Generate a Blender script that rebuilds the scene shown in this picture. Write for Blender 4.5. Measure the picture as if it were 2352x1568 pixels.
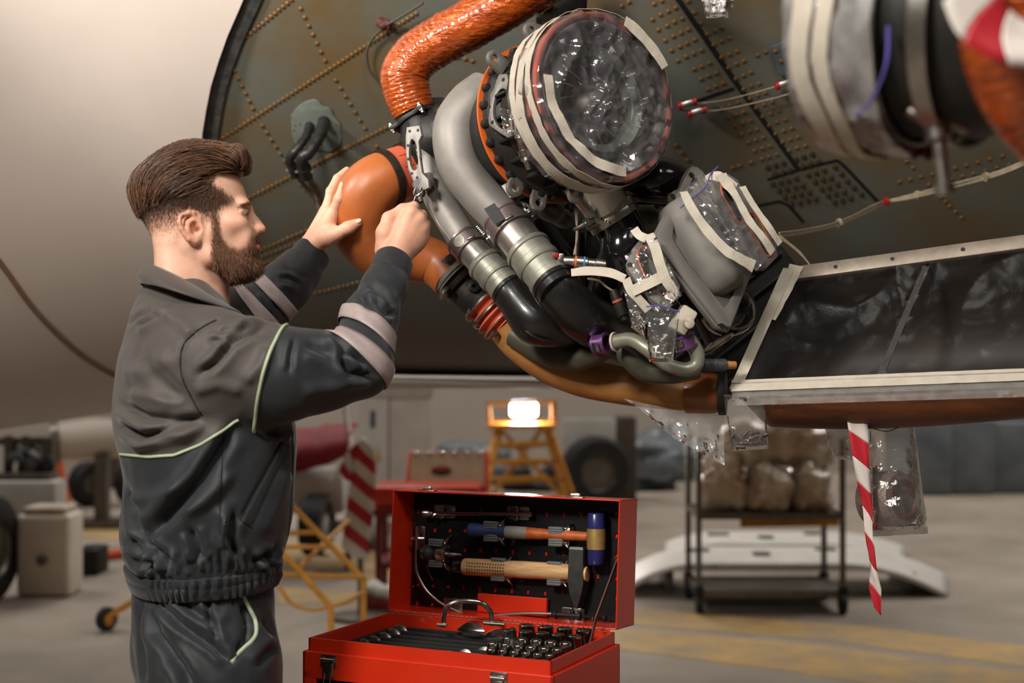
import bpy, bmesh, math, random
import numpy as np
from mathutils import Vector, Matrix, noise
from mathutils.bvhtree import BVHTree

for o in list(bpy.data.objects):
    bpy.data.objects.remove(o)
SC = bpy.context.scene
COL = SC.collection
random.seed(7)
RNG = np.random.default_rng(7)
V = Vector

# ------------------------------------------------------------------ camera
IW, IH, FP = 2352.0, 1568.0, 3000.0
CAMZ, HOR = 1.42, 800.0
PITCH = math.atan((HOR - IH / 2) / FP)
cam_d = bpy.data.cameras.new('camera')
cam = bpy.data.objects.new('camera', cam_d)
COL.objects.link(cam)
cam.location = (0, 0, CAMZ)
cam.rotation_euler = (math.pi / 2 + PITCH, 0, 0)
cam_d.sensor_width = 36.0
cam_d.lens = FP / IW * 36.0
cam_d.clip_start = 0.05
cam_d.clip_end = 200
cam_d.dof.use_dof = True
cam_d.dof.focus_distance = 2.5
cam_d.dof.aperture_fstop = 2.6
SC.camera = cam

# ------------------------------------------------------------------ light
SC.view_settings.view_transform = 'Standard'
SC.view_settings.look = 'None'
SC.view_settings.gamma = 1.0
SC.view_settings.use_curve_mapping = False
SC.view_settings.exposure = 0.0
cy_ = SC.cycles
cy_.max_bounces = 4
cy_.diffuse_bounces = 3
cy_.glossy_bounces = 3
cy_.transmission_bounces = 3
cy_.transparent_max_bounces = 8
cy_.caustics_reflective = False
cy_.caustics_refractive = False
cy_.adaptive_threshold = 0.05

world = bpy.data.worlds.new('hangar_air')
SC.world = world
world.use_nodes = True
bg = world.node_tree.nodes['Background']
bg.inputs[0].default_value = (0.95, 0.93, 0.9, 1)
bg.inputs[1].default_value = 0.10


def lamp(name, kind, loc, target, energy, size=0.5, color=(1, 0.95, 0.88), **kw):
    d = bpy.data.lights.new(name, kind)
    d.energy = energy
    d.color = color
    if kind == 'AREA':
        d.shape = 'RECTANGLE'
        d.size = size
        d.size_y = kw.get('size_y', size)
    else:
        d.shadow_soft_size = size
    if kind == 'SPOT':
        d.spot_size = kw.get('cone', 1.2)
        d.spot_blend = kw.get('blend', 0.6)
    o = bpy.data.objects.new(name, d)
    COL.objects.link(o)
    o.location = loc
    o.rotation_euler = (V(target) - V(loc)).to_track_quat('-Z', 'Y').to_euler()
    return o


lamp('assumed_key_light', 'AREA', (-1.4, 0.15, 2.95), (-0.2, 2.7, 1.7), 100, 0.5)  # unseen area light added as key, its place assumed from the shadows
lamp('panel_spot', 'SPOT', (-2.1, 1.75, 2.75), (-0.15, 3.25, 1.95), 230, 0.12, cone=0.8, blend=0.8)  # unseen spot added to light the left belly panel harder
lamp('fill_light_front', 'AREA', (0.35, -0.1, 4.1), (0.0, 2.5, 1.3), 50, 0.8)  # unseen fill, hung high so the belly underside stays dark
for i, (lx, ly) in enumerate(((-6, 9), (5, 8.5), (-2, 13), (7, 13), (-5, -3), (5, -3))):
    lamp('added_ceiling_light', 'AREA', (lx, ly, 7.5), (lx, ly, 0), 240 if ly > 0 else 70, 2.5, (1, 0.96, 0.9))  # unseen overhead lights added for the background and, behind the camera, for reflections

# ------------------------------------------------------------------ projection helpers
_fw = V((0, math.cos(PITCH), math.sin(PITCH)))
_up = V((0, -math.sin(PITCH), math.cos(PITCH)))
EYE = V((0, 0, CAMZ))


def ray(px, py):
    return V((1, 0, 0)) * ((px - IW / 2) / FP) + _up * ((IH / 2 - py) / FP) + _fw


def at(px, py, Y):
    d = ray(px, py)
    return EYE + d * (Y / d.y)


def ats(pts, Y=None):
    return [at(p[0], p[1], p[2] if len(p) > 2 else Y) for p in pts]


def on_z(px, py, z):
    d = ray(px, py)
    return EYE + d * ((z - CAMZ) / d.z)


def proj(P):
    """world points (N,3) -> pixel (N,2)"""
    P = np.asarray(P, float)
    rel = P - np.array(EYE)
    f = rel @ np.array(_fw)
    return np.stack([IW / 2 + FP * rel[:, 0] / f, IH / 2 - FP * (rel @ np.array(_up)) / f], 1)


def m_of(px, Y):
    """length in metres of px pixels at depth Y"""
    return px * Y / FP


# ------------------------------------------------------------------ materials
MATS = {}


def srgb(r, g, b):
    def c(v):
        v /= 255.0
        return v / 12.92 if v <= 0.04045 else ((v + 0.055) / 1.055) ** 2.4
    return (c(r), c(g), c(b), 1)


def mat(name, col, rough=0.5, metal=0.0, var=0.12, vscale=12.0, bump=0.0, bscale=60.0, col2=None,
        coat=0.0, trans=0.0, alpha=1.0, sheen=0.0, sss=0.0, emit=None, estr=0.0, ior=1.45, spec=0.5, aniso=None, attr=None,
        stretch=None, rvar=0.0):
    """Principled material with procedural colour variation, roughness variation and fine relief."""
    if name in MATS:
        return MATS[name]
    m = bpy.data.materials.new(name)
    m.use_nodes = True
    nt = m.node_tree
    N, L = nt.nodes, nt.links
    b = N['Principled BSDF']
    c = srgb(*col)
    b.inputs['Roughness'].default_value = rough
    b.inputs['Metallic'].default_value = metal
    b.inputs['IOR'].default_value = ior
    b.inputs['Specular IOR Level'].default_value = spec
    b.inputs['Coat Weight'].default_value = coat
    b.inputs['Coat Roughness'].default_value = 0.08
    b.inputs['Transmission Weight'].default_value = trans
    b.inputs['Alpha'].default_value = alpha
    b.inputs['Sheen Weight'].default_value = sheen
    if sss:
        b.inputs['Subsurface Weight'].default_value = sss
        b.inputs['Subsurface Radius'].default_value = (0.008, 0.003, 0.0015)
        b.inputs['Subsurface Scale'].default_value = 1.0
    if emit:
        b.inputs['Emission Color'].default_value = srgb(*emit)
        b.inputs['Emission Strength'].default_value = estr
    tc = N.new('ShaderNodeTexCoord')
    src = tc.outputs['Object']
    if stretch:
        mp = N.new('ShaderNodeMapping')
        mp.inputs['Scale'].default_value = stretch
        L.new(src, mp.inputs[0])
        src = mp.outputs[0]
    base = None
    if var or col2:
        nz = N.new('ShaderNodeTexNoise')
        nz.inputs['Scale'].default_value = vscale
        nz.inputs['Detail'].default_value = 6
        nz.inputs['Roughness'].default_value = 0.62
        L.new(src, nz.inputs['Vector'])
        rp = N.new('ShaderNodeValToRGB')
        c2 = srgb(*col2) if col2 else tuple(min(1, v * (1 - 1.6 * var)) for v in c[:3]) + (1,)
        c1 = c if col2 else tuple(min(1, v * (1 + var)) for v in c[:3]) + (1,)
        rp.color_ramp.elements[0].position = 0.33
        rp.color_ramp.elements[1].position = 0.67
        rp.color_ramp.elements[0].color = c2
        rp.color_ramp.elements[1].color = c1
        L.new(nz.outputs['Fac'], rp.inputs[0])
        base = rp.outputs[0]
        if rvar:
            mr = N.new('ShaderNodeMapRange')
            mr.inputs['To Min'].default_value = max(0.02, rough - rvar)
            mr.inputs['To Max'].default_value = min(1, rough + rvar)
            L.new(nz.outputs['Fac'], mr.inputs[0])
            L.new(mr.outputs[0], b.inputs['Roughness'])
    if attr:
        a = N.new('ShaderNodeAttribute')
        a.attribute_name = attr
        if base is None:
            rgb = N.new('ShaderNodeRGB')
            rgb.outputs[0].default_value = c
            base = rgb.outputs[0]
        if True:
            mx = N.new('ShaderNodeMix')
            mx.data_type = 'RGBA'
            mx.blend_type = 'MULTIPLY'
            mx.inputs[0].default_value = 1.0
            L.new(base, mx.inputs[6])
            L.new(a.outputs['Color'], mx.inputs[7])
            base = mx.outputs[2]
    if base is not None:
        L.new(base, b.inputs['Base Color'])
    else:
        b.inputs['Base Color'].default_value = c
    if bump:
        nb = N.new('ShaderNodeTexNoise')
        nb.inputs['Scale'].default_value = bscale
        nb.inputs['Detail'].default_value = 5
        L.new(src, nb.inputs['Vector'])
        bn = N.new('ShaderNodeBump')
        bn.inputs['Strength'].default_value = bump
        bn.inputs['Distance'].default_value = 0.01
        L.new(nb.outputs['Fac'], bn.inputs['Height'])
        L.new(bn.outputs[0], b.inputs['Normal'])
    m['made'] = 1
    MATS[name] = m
    return m


# ------------------------------------------------------------------ geometry primitives: each returns (verts, faces)
def cr(pts, n):
    """Catmull-Rom resample of a list of Vectors to n points"""
    P = [V(p) for p in pts]
    if len(P) == 2:
        return [P[0].lerp(P[1], i / (n - 1)) for i in range(n)]
    P = [P[0] * 2 - P[1]] + P + [P[-1] * 2 - P[-2]]
    segs = len(P) - 3
    out = []
    for i in range(n):
        u = i / (n - 1) * segs
        k = min(int(u), segs - 1)
        t = u - k
        a, b, c, d = P[k:k + 4]
        out.append(0.5 * ((2 * b) + (c - a) * t + (2 * a - 5 * b + 4 * c - d) * t * t + (3 * b - a - 3 * c + d) * t ** 3))
    return out


def lerps(vals, n):
    if not isinstance(vals, (list, tuple)):
        return [vals] * n
    return list(np.interp(np.linspace(0, 1, n), np.linspace(0, 1, len(vals)), vals))


def frames(P, closed=False):
    n = len(P)
    T = []
    for i in range(n):
        if closed:
            t = P[(i + 1) % n] - P[i - 1]
        else:
            t = P[min(i + 1, n - 1)] - P[max(i - 1, 0)]
        T.append(t.normalized() if t.length > 1e-9 else V((0, 0, 1)))
    ref = V((0, 0, 1)) if abs(T[0].z) < 0.9 else V((1, 0, 0))
    nrm = (ref - T[0] * ref.dot(T[0])).normalized()
    out = []
    for i in range(n):
        nrm = (nrm - T[i] * nrm.dot(T[i]))
        nrm = nrm.normalized() if nrm.length > 1e-6 else T[i].orthogonal().normalized()
        out.append((T[i], nrm, T[i].cross(nrm)))
    return out


def tube(pts, r, seg=16, n=None, caps=True, closed=False, mod=None, ell=1.0, smooth=True, hollow=0.0):
    n = n or max(2, (len(pts) - 1) * 8 + 1 if smooth and len(pts) > 2 else len(pts))
    if closed:
        P = [V(p) for p in pts]
    else:
        P = cr(pts, n) if smooth else [V(p) for p in pts]
    n = len(P)
    R = lerps(r, n)
    fr = frames(P, closed)
    vs, fs = [], []
    for i in range(n):
        t, a, b = fr[i]
        for j in range(seg):
            th = 2 * math.pi * j / seg
            rr = R[i] * (mod(i / max(1, n - 1), th) if mod else 1.0)
            vs.append(P[i] + a * (rr * math.cos(th)) + b * (rr * ell * math.sin(th)))
    for i in range(n if closed else n - 1):
        i2 = (i + 1) % n
        for j in range(seg):
            j2 = (j + 1) % seg
            fs.append((i * seg + j, i * seg + j2, i2 * seg + j2, i2 * seg + j))
    if caps and not closed:
        fs.append(tuple(range(seg - 1, -1, -1)))
        fs.append(tuple((n - 1) * seg + j for j in range(seg)))
    return vs, fs


def basis(axis):
    a = V(axis).normalized()
    ref = V((0, 0, 1)) if abs(a.z) < 0.95 else V((1, 0, 0))
    u = (ref - a * ref.dot(a)).normalized()
    return a, u, a.cross(u)


def lathe(o, axis, prof, seg=48, ang=(0, 2 * math.pi), mod=None):
    """revolve prof [(t along axis, r)] around the axis through o; closed where r is 0"""
    a, u, w = basis(axis)
    o = V(o)
    vs, fs = [], []
    full = abs(ang[1] - ang[0] - 2 * math.pi) < 1e-6
    m = seg if full else seg + 1
    for (t, r) in prof:
        for j in range(m):
            th = ang[0] + (ang[1] - ang[0]) * j / seg
            rr = r * (mod(t, th) if mod else 1)
            vs.append(o + a * t + u * (rr * math.cos(th)) + w * (rr * math.sin(th)))
    for i in range(len(prof) - 1):
        for j in range(seg):
            j2 = (j + 1) % m if full else j + 1
            fs.append((i * m + j, i * m + j2, (i + 1) * m + j2, (i + 1) * m + j))
    if full:
        if prof[0][1] > 1e-6 and prof[0] != prof[-1]:
            fs.append(tuple(range(m - 1, -1, -1)))
            fs.append(tuple((len(prof) - 1) * m + j for j in range(m)))
    return vs, fs


def ring(o, axis, R, t, w, seg=48, th=None):
    """band ring: outer radius R, wall t, width w along the axis"""
    return lathe(o, axis, [(-w / 2, R - t), (-w / 2, R), (w / 2, R), (w / 2, R - t), (-w / 2, R - t)], seg)


def torus(o, axis, R, r, seg=40, rs=10):
    return lathe(o, axis, [(r * math.sin(2 * math.pi * i / rs), R + r * math.cos(2 * math.pi * i / rs)) for i in range(rs + 1)], seg)


def boxg(size, M=None, bev=0.0, segs=2):
    """bevelled box centred at the origin of M"""
    bm = bmesh.new()
    bmesh.ops.create_cube(bm, size=1.0)
    for v in bm.verts:
        v.co = V((v.co.x * size[0], v.co.y * size[1], v.co.z * size[2]))
    if bev:
        bmesh.ops.bevel(bm, geom=list(bm.edges), offset=bev, segments=segs, affect='EDGES', profile=0.5)
    bm.verts.index_update()
    M = M or Matrix()
    vs = [M @ v.co for v in bm.verts]
    fs = [tuple(v.index for v in f.verts) for f in bm.faces]
    bm.free()
    return vs, fs


def bar(a, b, w, h, up=(0, 0, 1), bev=0.0):
    """rectangular bar from a to b"""
    a, b = V(a), V(b)
    t = (b - a)
    M = frame_m((a + b) / 2, t, up)
    return boxg((t.length, w, h), M, bev)


def frame_m(o, x, up=(0, 0, 1)):
    """matrix with local x along x and local z near up"""
    x = V(x).normalized()
    up = V(up)
    if abs(x.dot(up.normalized())) > 0.999:
        up = V((0, 1, 0))
    y = up.cross(x).normalized()
    z = x.cross(y)
    M = Matrix((x, y, z)).transposed().to_4x4()
    M.translation = V(o)
    return M


def plane_m(o, x, y):
    """matrix with local x along x, local z = x cross y"""
    x = V(x).normalized()
    z = x.cross(V(y)).normalized()
    y = z.cross(x)
    M = Matrix((x, y, z)).transposed().to_4x4()
    M.translation = V(o)
    return M


def plate(outer, thick, M, holes=(), bev=0.0):
    """extruded polygon with holes in the local xy plane of M (thickness centred on z=0)"""
    cu = bpy.data.curves.new('tmp', 'CURVE')
    cu.dimensions = '2D'
    cu.fill_mode = 'BOTH'
    cu.extrude = max(1e-5, thick / 2 - bev)
    cu.bevel_depth = bev
    cu.bevel_resolution = 1
    cu.offset = -bev
    for ol in [outer] + list(holes):
        s = cu.splines.new('POLY')
        s.points.add(len(ol) - 1)
        for i, q in enumerate(ol):
            s.points[i].co = (q[0], q[1], 0, 1)
        s.use_cyclic_u = True
    ob = bpy.data.objects.new('tmp', cu)
    me = bpy.data.meshes.new_from_object(ob)
    bm = bmesh.new()
    bm.from_mesh(me)
    bmesh.ops.remove_doubles(bm, verts=bm.verts, dist=1e-6)
    bmesh.ops.recalc_face_normals(bm, faces=bm.faces)
    bm.verts.index_update()
    vs = [M @ v.co for v in bm.verts]
    fs = [tuple(v.index for v in f.verts) for f in bm.faces]
    bm.free()
    bpy.data.objects.remove(ob)
    bpy.data.curves.remove(cu)
    bpy.data.meshes.remove(me)
    return vs, fs


def circ(cx, cy, r, n=20, ry=None, rot=0.0):
    ry = ry or r
    o = []
    for i in range(n):
        t = 2 * math.pi * i / n
        x, y = r * math.cos(t), ry * math.sin(t)
        o.append((cx + x * math.cos(rot) - y * math.sin(rot), cy + x * math.sin(rot) + y * math.cos(rot)))
    return o


def rrect(cx, cy, w, h, r, n=5, rot=0.0):
    o = []
    for k, (sx, sy) in enumerate(((1, 1), (-1, 1), (-1, -1), (1, -1))):
        for i in range(n + 1):
            t = math.pi / 2 * (k + i / n)
            x, y = sx * (w / 2 - r) + r * math.cos(t), sy * (h / 2 - r) + r * math.sin(t)
            o.append((cx + x * math.cos(rot) - y * math.sin(rot), cy + x * math.sin(rot) + y * math.cos(rot)))
    return o


def smooth2(pts, n=60):
    """closed Catmull-Rom through 2D points"""
    k = len(pts)
    out = []
    for i in range(n):
        u = i / n * k
        a = int(u) % k
        t = u - int(u)
        p = [V((pts[(a + d) % k][0], pts[(a + d) % k][1])) for d in (-1, 0, 1, 2)]
        q = 0.5 * ((2 * p[1]) + (p[2] - p[0]) * t + (2 * p[0] - 5 * p[1] + 4 * p[2] - p[3]) * t * t + (3 * p[1] - p[0] - 3 * p[2] + p[3]) * t ** 3)
        out.append((q.x, q.y))
    return out


def ribbon(pts, width, nrm, thick=0.0006, n=None, wob=0.0, smooth=True):
    """flat strip along pts; nrm = surface normal (one vector or one for each of pts); real thickness"""
    n = n or (len(pts) - 1) * 8 + 1
    P = cr(pts, n) if smooth else [V(p) for p in pts]
    n = len(P)
    if isinstance(nrm, list):
        Nn = [v.normalized() for v in cr(nrm, n)]
    else:
        Nn = [V(nrm).normalized()] * n
    Wd = lerps(width, n)
    vs, fs = [], []
    for i in range(n):
        t = (P[min(i + 1, n - 1)] - P[max(i - 1, 0)]).normalized()
        s = t.cross(Nn[i]).normalized()
        nn = s.cross(t)
        if wob:
            s = (s + nn * wob * noise.noise(P[i] * 60)).normalized()
        for k, (a, b) in enumerate(((-.5, -.5), (-.5, .5), (0, .5), (.5, .5), (.5, -.5), (0, -.5))):
            q = P[i] + s * (a * Wd[i]) + nn * (b * thick)
            if wob and a == 0:
                q += nn * wob * 0.12 * Wd[i] * noise.noise(P[i] * 90 + V((5, 0, 0)))
            vs.append(q)
    for i in range(n - 1):
        for k in range(6):
            k2 = (k + 1) % 6
            fs.append((i * 6 + k, i * 6 + k2, (i + 1) * 6 + k2, (i + 1) * 6 + k))
    fs.append((5, 4, 3, 2, 1, 0))
    fs.append(tuple((n - 1) * 6 + k for k in range(6)))
    return vs, fs


def ellip(c, r, M=None, seg=20, rings=12):
    vs, fs = [], []
    M = M or Matrix()
    c = V(c)
    R3 = M.to_3x3()
    for i in range(rings + 1):
        ph = math.pi * i / rings
        for j in range(seg):
            th = 2 * math.pi * j / seg
            vs.append(c + R3 @ V((r[0] * math.sin(ph) * math.cos(th), r[1] * math.sin(ph) * math.sin(th), r[2] * math.cos(ph))))
    for i in range(rings):
        for j in range(seg):
            j2 = (j + 1) % seg
            fs.append((i * seg + j, (i + 1) * seg + j, (i + 1) * seg + j2, i * seg + j2))
    return vs, fs


def grid(fn, nu, nv, thick=0.0):
    """surface fn(u,v)->Vector, u,v in 0..1; with thickness when asked"""
    vs, fs = [], []
    for i in range(nu + 1):
        for j in range(nv + 1):
            vs.append(V(fn(i / nu, j / nv)))
    for i in range(nu):
        for j in range(nv):
            a = i * (nv + 1) + j
            fs.append((a, a + nv + 1, a + nv + 2, a + 1))
    return vs, fs


# ------------------------------------------------------------------ objects
ROOTS = []


def join(*gs):
    vs, fs = [], []
    for g in gs:
        o = len(vs)
        vs += list(g[0])
        fs += [tuple(i + o for i in f) for f in g[1]]
    return vs, fs


def meshdata(name, g, m, smooth=True, angle=40):
    me = bpy.data.meshes.new(name)
    me.from_pydata([tuple(v) for v in g[0]], [], [tuple(f) for f in g[1]])
    if m:
        me.materials.append(m)
    if smooth:
        me.polygons.foreach_set('use_smooth', [True] * len(me.polygons))
        try:
            me.set_sharp_from_angle(angle=math.radians(angle))
        except Exception:
            pass
    me.update()
    return me


def tag(o, label=None, cat=None, group=None, kind=None):
    if label:
        o['label'] = label
    if cat:
        o['category'] = cat
    if group:
        o['group'] = group
    if kind:
        o['kind'] = kind
    return o


def obj(name, g, m, parent=None, label=None, cat=None, group=None, kind=None, smooth=True, angle=40, fix=True, solid=0.0):
    if isinstance(g, list):
        g = join(*g)
    me = meshdata(name, g, m, smooth, angle)
    if fix:
        bm = bmesh.new()
        bm.from_mesh(me)
        bmesh.ops.remove_doubles(bm, verts=bm.verts, dist=1e-6)
        bmesh.ops.recalc_face_normals(bm, faces=bm.faces)
        bm.to_mesh(me)
        bm.free()
    o = bpy.data.objects.new(name, me)
    COL.objects.link(o)
    if solid:
        md = o.modifiers.new('thickness', 'SOLIDIFY')
        md.thickness = solid
        md.offset = 0
    if parent is not None:
        o.parent = parent
    return tag(o, label, cat, group, kind)


def inst(name, me, M, parent=None, **kw):
    """another object on shared mesh data"""
    o = bpy.data.objects.new(name, me)
    COL.objects.link(o)
    o.matrix_basis = M
    if parent is not None:
        o.parent = parent
    return tag(o, **kw)


def thing(name, label, cat, group=None, kind=None):
    o = bpy.data.objects.new(name, None)
    COL.objects.link(o)
    o.empty_display_size = 0.05
    ROOTS.append(o)
    return tag(o, label, cat, group, kind)


def desc(o):
    r = []
    for c in o.children:
        r.append(c)
        r += desc(c)
    return r


def clone(root, T, label=None, group=None, name=None):
    """copy a thing made of world-space parts (before settle()), moved by matrix T"""
    def cp(o, par):
        c = o.copy()
        COL.objects.link(c)
        c.parent = par
        if o.type == 'MESH':
            c.matrix_basis = T @ o.matrix_basis
        for ch in list(o.children):
            cp(ch, c)
        return c
    c = cp(root, None)
    if root.type == 'EMPTY':
        ROOTS.append(c)
    if label:
        c['label'] = label
    if group:
        c['group'] = group
    return c


def settle():
    """put every Empty at the base of its parts, keeping the parts where they are in the world"""
    bpy.context.view_layer.update()
    for r in ROOTS:
        pts = []
        world_m = {}
        for c in desc(r):
            if c.type == 'MESH':
                world_m[c] = c.matrix_basis.copy()
                bb = [world_m[c] @ V(q) for q in c.bound_box]
                pts += bb
        if not pts:
            continue
        lo = V((min(p.x for p in pts), min(p.y for p in pts), min(p.z for p in pts)))
        hi = V((max(p.x for p in pts), max(p.y for p in pts), max(p.z for p in pts)))
        r.location = ((lo.x + hi.x) / 2, (lo.y + hi.y) / 2, lo.z)
        inv = Matrix.Translation(-r.location)
        for c in r.children:
            c.matrix_parent_inverse = inv
        # sub-parts: parents carry their own basis
    for o in bpy.data.objects:
        p = o.parent
        if p is not None and p.type == 'MESH':
            o.matrix_parent_inverse = p.matrix_basis.inverted()

# ================================================================== the hangar
m_floor = mat('concrete', (150, 139, 127), 0.62, var=0.2, vscale=0.9, bump=0.1, bscale=30, rvar=0.12)
m_wall = mat('membrane', (176, 165, 155), 0.85, var=0.06, vscale=0.5)
m_line = mat('yellow_floor_paint', (196, 158, 92), 0.6, var=0, col2=(150, 135, 110), vscale=3.5)
floor = obj('floor', boxg((44, 40, 0.2), Matrix.Translation((0, 10, -0.1))), m_floor, kind='structure', smooth=False)
obj('wall_back', boxg((44, 0.2, 9), Matrix.Translation((0, 15.1, 4.5))), m_wall, kind='structure', smooth=False)
obj('wall_front', boxg((44, 0.2, 9), Matrix.Translation((0, -9.9, 4.5))), m_wall, kind='structure', smooth=False)
obj('wall_left', boxg((0.2, 40, 9), Matrix.Translation((-15, 10, 4.5))), m_wall, kind='structure', smooth=False)
obj('wall_right', boxg((0.2, 40, 9), Matrix.Translation((15, 10, 4.5))), m_wall, kind='structure', smooth=False)
obj('ceiling', boxg((44, 40, 0.2), Matrix.Translation((0, 10, 9.1))), m_wall, kind='structure', smooth=False)
for k, q in enumerate(([(1380, 1392), (2000, 1440), (2420, 1492), (2420, 1540), (1900, 1470), (1380, 1428)],
                       [(1380, 1438), (1900, 1484), (2440, 1556), (2440, 1640), (1800, 1540), (1380, 1486)],
                       [(620, 1238), (905, 1258), (905, 1335), (620, 1318)],
                       [(140, 1192), (300, 1200), (300, 1240), (120, 1228)],
                       [(640, 1350), (905, 1362), (905, 1392), (640, 1384)])):
    P = [on_z(x, y, 0.0) for x, y in q]
    n = len(P)
    vs = [V((p.x, p.y, 0.0005)) for p in P] + [V((p.x, p.y, 0.0025)) for p in P]
    fs = [tuple(range(n - 1, -1, -1)), tuple(range(n, 2 * n))] + [(i, (i + 1) % n, n + (i + 1) % n, n + i) for i in range(n)]
    obj('floor_marking', (vs, fs), m_line, floor, smooth=False)

# ================================================================== the aircraft belly
CY, CZ, CR = 4.838, 3.326, 2.0
m_green = mat('primer_panel', (90, 97, 92), 0.55, var=0, col2=(98, 80, 52), vscale=3.2, bump=0.04, bscale=90, rvar=0.1)
m_skin = mat('skin_paint', (205, 192, 182), 0.45, var=0.05, vscale=1.5, rvar=0.08)
m_rim = mat('rim_metal', (70, 70, 68), 0.5, var=0.3, vscale=30, bump=0.3)
m_rivet = mat('rivet_brass', (132, 98, 56), 0.45, metal=0.5, var=0.2, vscale=200)
m_gap = mat('gap_black', (16, 16, 17), 0.6, var=0.1)


def on_cyl(px, py, r=CR):
    d = ray(px, py)
    oy, oz = -CY, CAMZ - CZ
    A = d.y * d.y + d.z * d.z
    B = oy * d.y + oz * d.z
    C_ = oy * oy + oz * oz - r * r
    D = max(0.0, B * B - A * C_)
    t = (-B - math.sqrt(D)) / A
    return EYE + d * t


def cyl_n(P):
    return V((0, P.y - CY, P.z - CZ)).normalized()


def cpt(X, th, r):
    return V((X, CY - r * math.sin(th), CZ - r * math.cos(th)))


fus = thing('aircraft_fuselage', 'aircraft belly with bare riveted olive green panel inside a beige outer skin', 'aircraft')
R_ = math.radians
panel = obj('belly_panel', grid(lambda u, v: cpt(-1.6 + 4.6 * u, R_(-5) + R_(112) * v, CR), 60, 60), m_green, fus, fix=False,
            label='olive green primed belly panel with rows of brass rivets', solid=0.004)
rim_px = [(585, -60), (560, 0), (520, 90), (490, 180), (470, 280), (464, 360), (470, 460), (490, 570), (520, 655), (590, 750), (720, 822), (880, 852), (1020, 858), (1160, 860), (1400, 861)]
rim = [on_cyl(x, y, CR + 0.012) for x, y in rim_px]
rth = [math.atan2(CY - p.y, CZ - p.z) for p in rim]
rX = [p.x for p in rim]
rim, rth, rX = rim[:12] + [on_cyl(630, -140, CR + 0.012), on_cyl(690, -240, CR + 0.012)], rth[:12], rX[:12]
for p in rim[12:]:
    rth.append(math.atan2(CY - p.y, CZ - p.z))
    rX.append(p.x)
order = np.argsort(rth)
rths, rXs = np.array(rth)[order], np.array(rX)[order]


def skin_pt(u, v):
    th = R_(-60) + R_(165) * v
    if th > rths[0]:
        xr = float(np.interp(th, rths, rXs))
    else:
        xr = rXs[0] + (rths[0] - th) * 12
    X = -7 + (min(xr, 3.2) + 7) * (1 - (1 - u) ** 2.2)
    s = min(1.0, max(0.0, (-0.45 - X) / 2.6))
    s = s * s * (3 - 2 * s)
    low = max(0.0, math.cos(th)) ** 3
    return cpt(X, th, CR + 0.014 + 0.10 * s + (0.16 * s + 0.03) * low)


obj('outer_skin', grid(skin_pt, 50, 90), m_skin, fus, fix=False, label='smooth beige painted outer skin', solid=0.02)
rim_px = [(690, -240), (630, -140)] + rim_px
rp = cr([on_cyl(x, y, CR + 0.006) for x, y in rim_px], 90)
obj('rim_strip', ribbon(rp, 0.075, [cyl_n(p) for p in cr([on_cyl(x, y) for x, y in rim_px], 90)], 0.012, n=90, smooth=False), m_rim, fus,
    label='dark worn edge strip around the opening')

# rivets --------------------------------------------------------------
rv = lathe((0, 0, 0), (0, 0, 1), [(0, 0.0062), (0.0022, 0.0056), (0.0036, 0.0032), (0.004, 0)], 8)
rv_me = meshdata('rivet', rv, m_rivet)
bolt_me = meshdata('rivet', lathe((0, 0, 0), (0, 0, 1), [(0, 0.0075), (0.003, 0.0075), (0.003, 0.0045), (0.007, 0.004), (0.007, 0)], 8), mat('rivet_dark', (74, 58, 38), 0.5, metal=0.5, var=0.2, vscale=200))
RV = []


def rline(a, b, n):
    for i in range(n):
        t = i / max(1, n - 1)
        RV.append((a[0] + (b[0] - a[0]) * t, a[1] + (b[1] - a[1]) * t, 0))


def rpts(ox, oy, s, pts, kind=0):
    for x, y in pts:
        RV.append((ox + x / s, oy + y / s, kind))


C7 = (1560, 0, 2.97)
rpts(*C7, [(147, 158), (190, 232), (234, 303), (287, 389), (334, 459), (385, 535), (437, 607), (480, 669), (524, 732), (567, 792), (613, 850), (656, 910), (703, 966), (748, 1024),
           (243, 208), (288, 281), (340, 369), (388, 436), (437, 514), (489, 587), (535, 648), (578, 712), (622, 774), (665, 832), (711, 891), (755, 949), (802, 1007),
           (296, 186), (341, 258), (393, 349), (440, 415), (488, 492), (543, 569), (588, 631), (632, 695), (676, 755), (720, 815), (765, 873), (809, 932), (858, 992),
           (60, 10), (102, 86), (62, 200), (105, 270), (149, 342), (203, 430), (250, 497), (297, 566), (17, 127), (52, 295), (97, 365), (152, 452), (197, 516), (246, 587),
           (11, 224), (46, 385), (101, 470), (148, 537), (195, 607), (293, 738), (338, 798), (381, 856), (425, 912), (470, 968), (514, 1025), (344, 718), (388, 780), (431, 838),
           (478, 895), (521, 952), (567, 1009), (399, 700), (440, 763), (485, 821), (529, 880), (572, 936), (618, 993), (562, 1081), (610, 1067), (663, 1051), (489, 1104), (410, 1127),
           (365, 1142), (534, 376), (592, 352), (797, 275), (864, 257), (893, 150), (848, 75), (805, 5), (939, 967), (1027, 940), (1082, 922), (1142, 904),
           (1203, 885), (1278, 860), (1512, 1050), (1551, 1098), (1592, 1142), (1472, 1000), (1648, 1203), (1727, 1184), (1802, 1163), (1880, 1143), (1957, 1124), (2035, 1104),
           (2118, 1083), (2202, 1062), (2312, 1030), (1502, 1238), (1574, 1221), (1702, 1257), (1776, 1240), (1853, 1221), (1930, 1199), (2007, 1181), (2085, 1162), (2166, 1141), (2250, 1122),
           (1785, 1340), (1815, 1370), (1843, 1402), (1885, 1441), (1925, 1480)])
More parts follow.
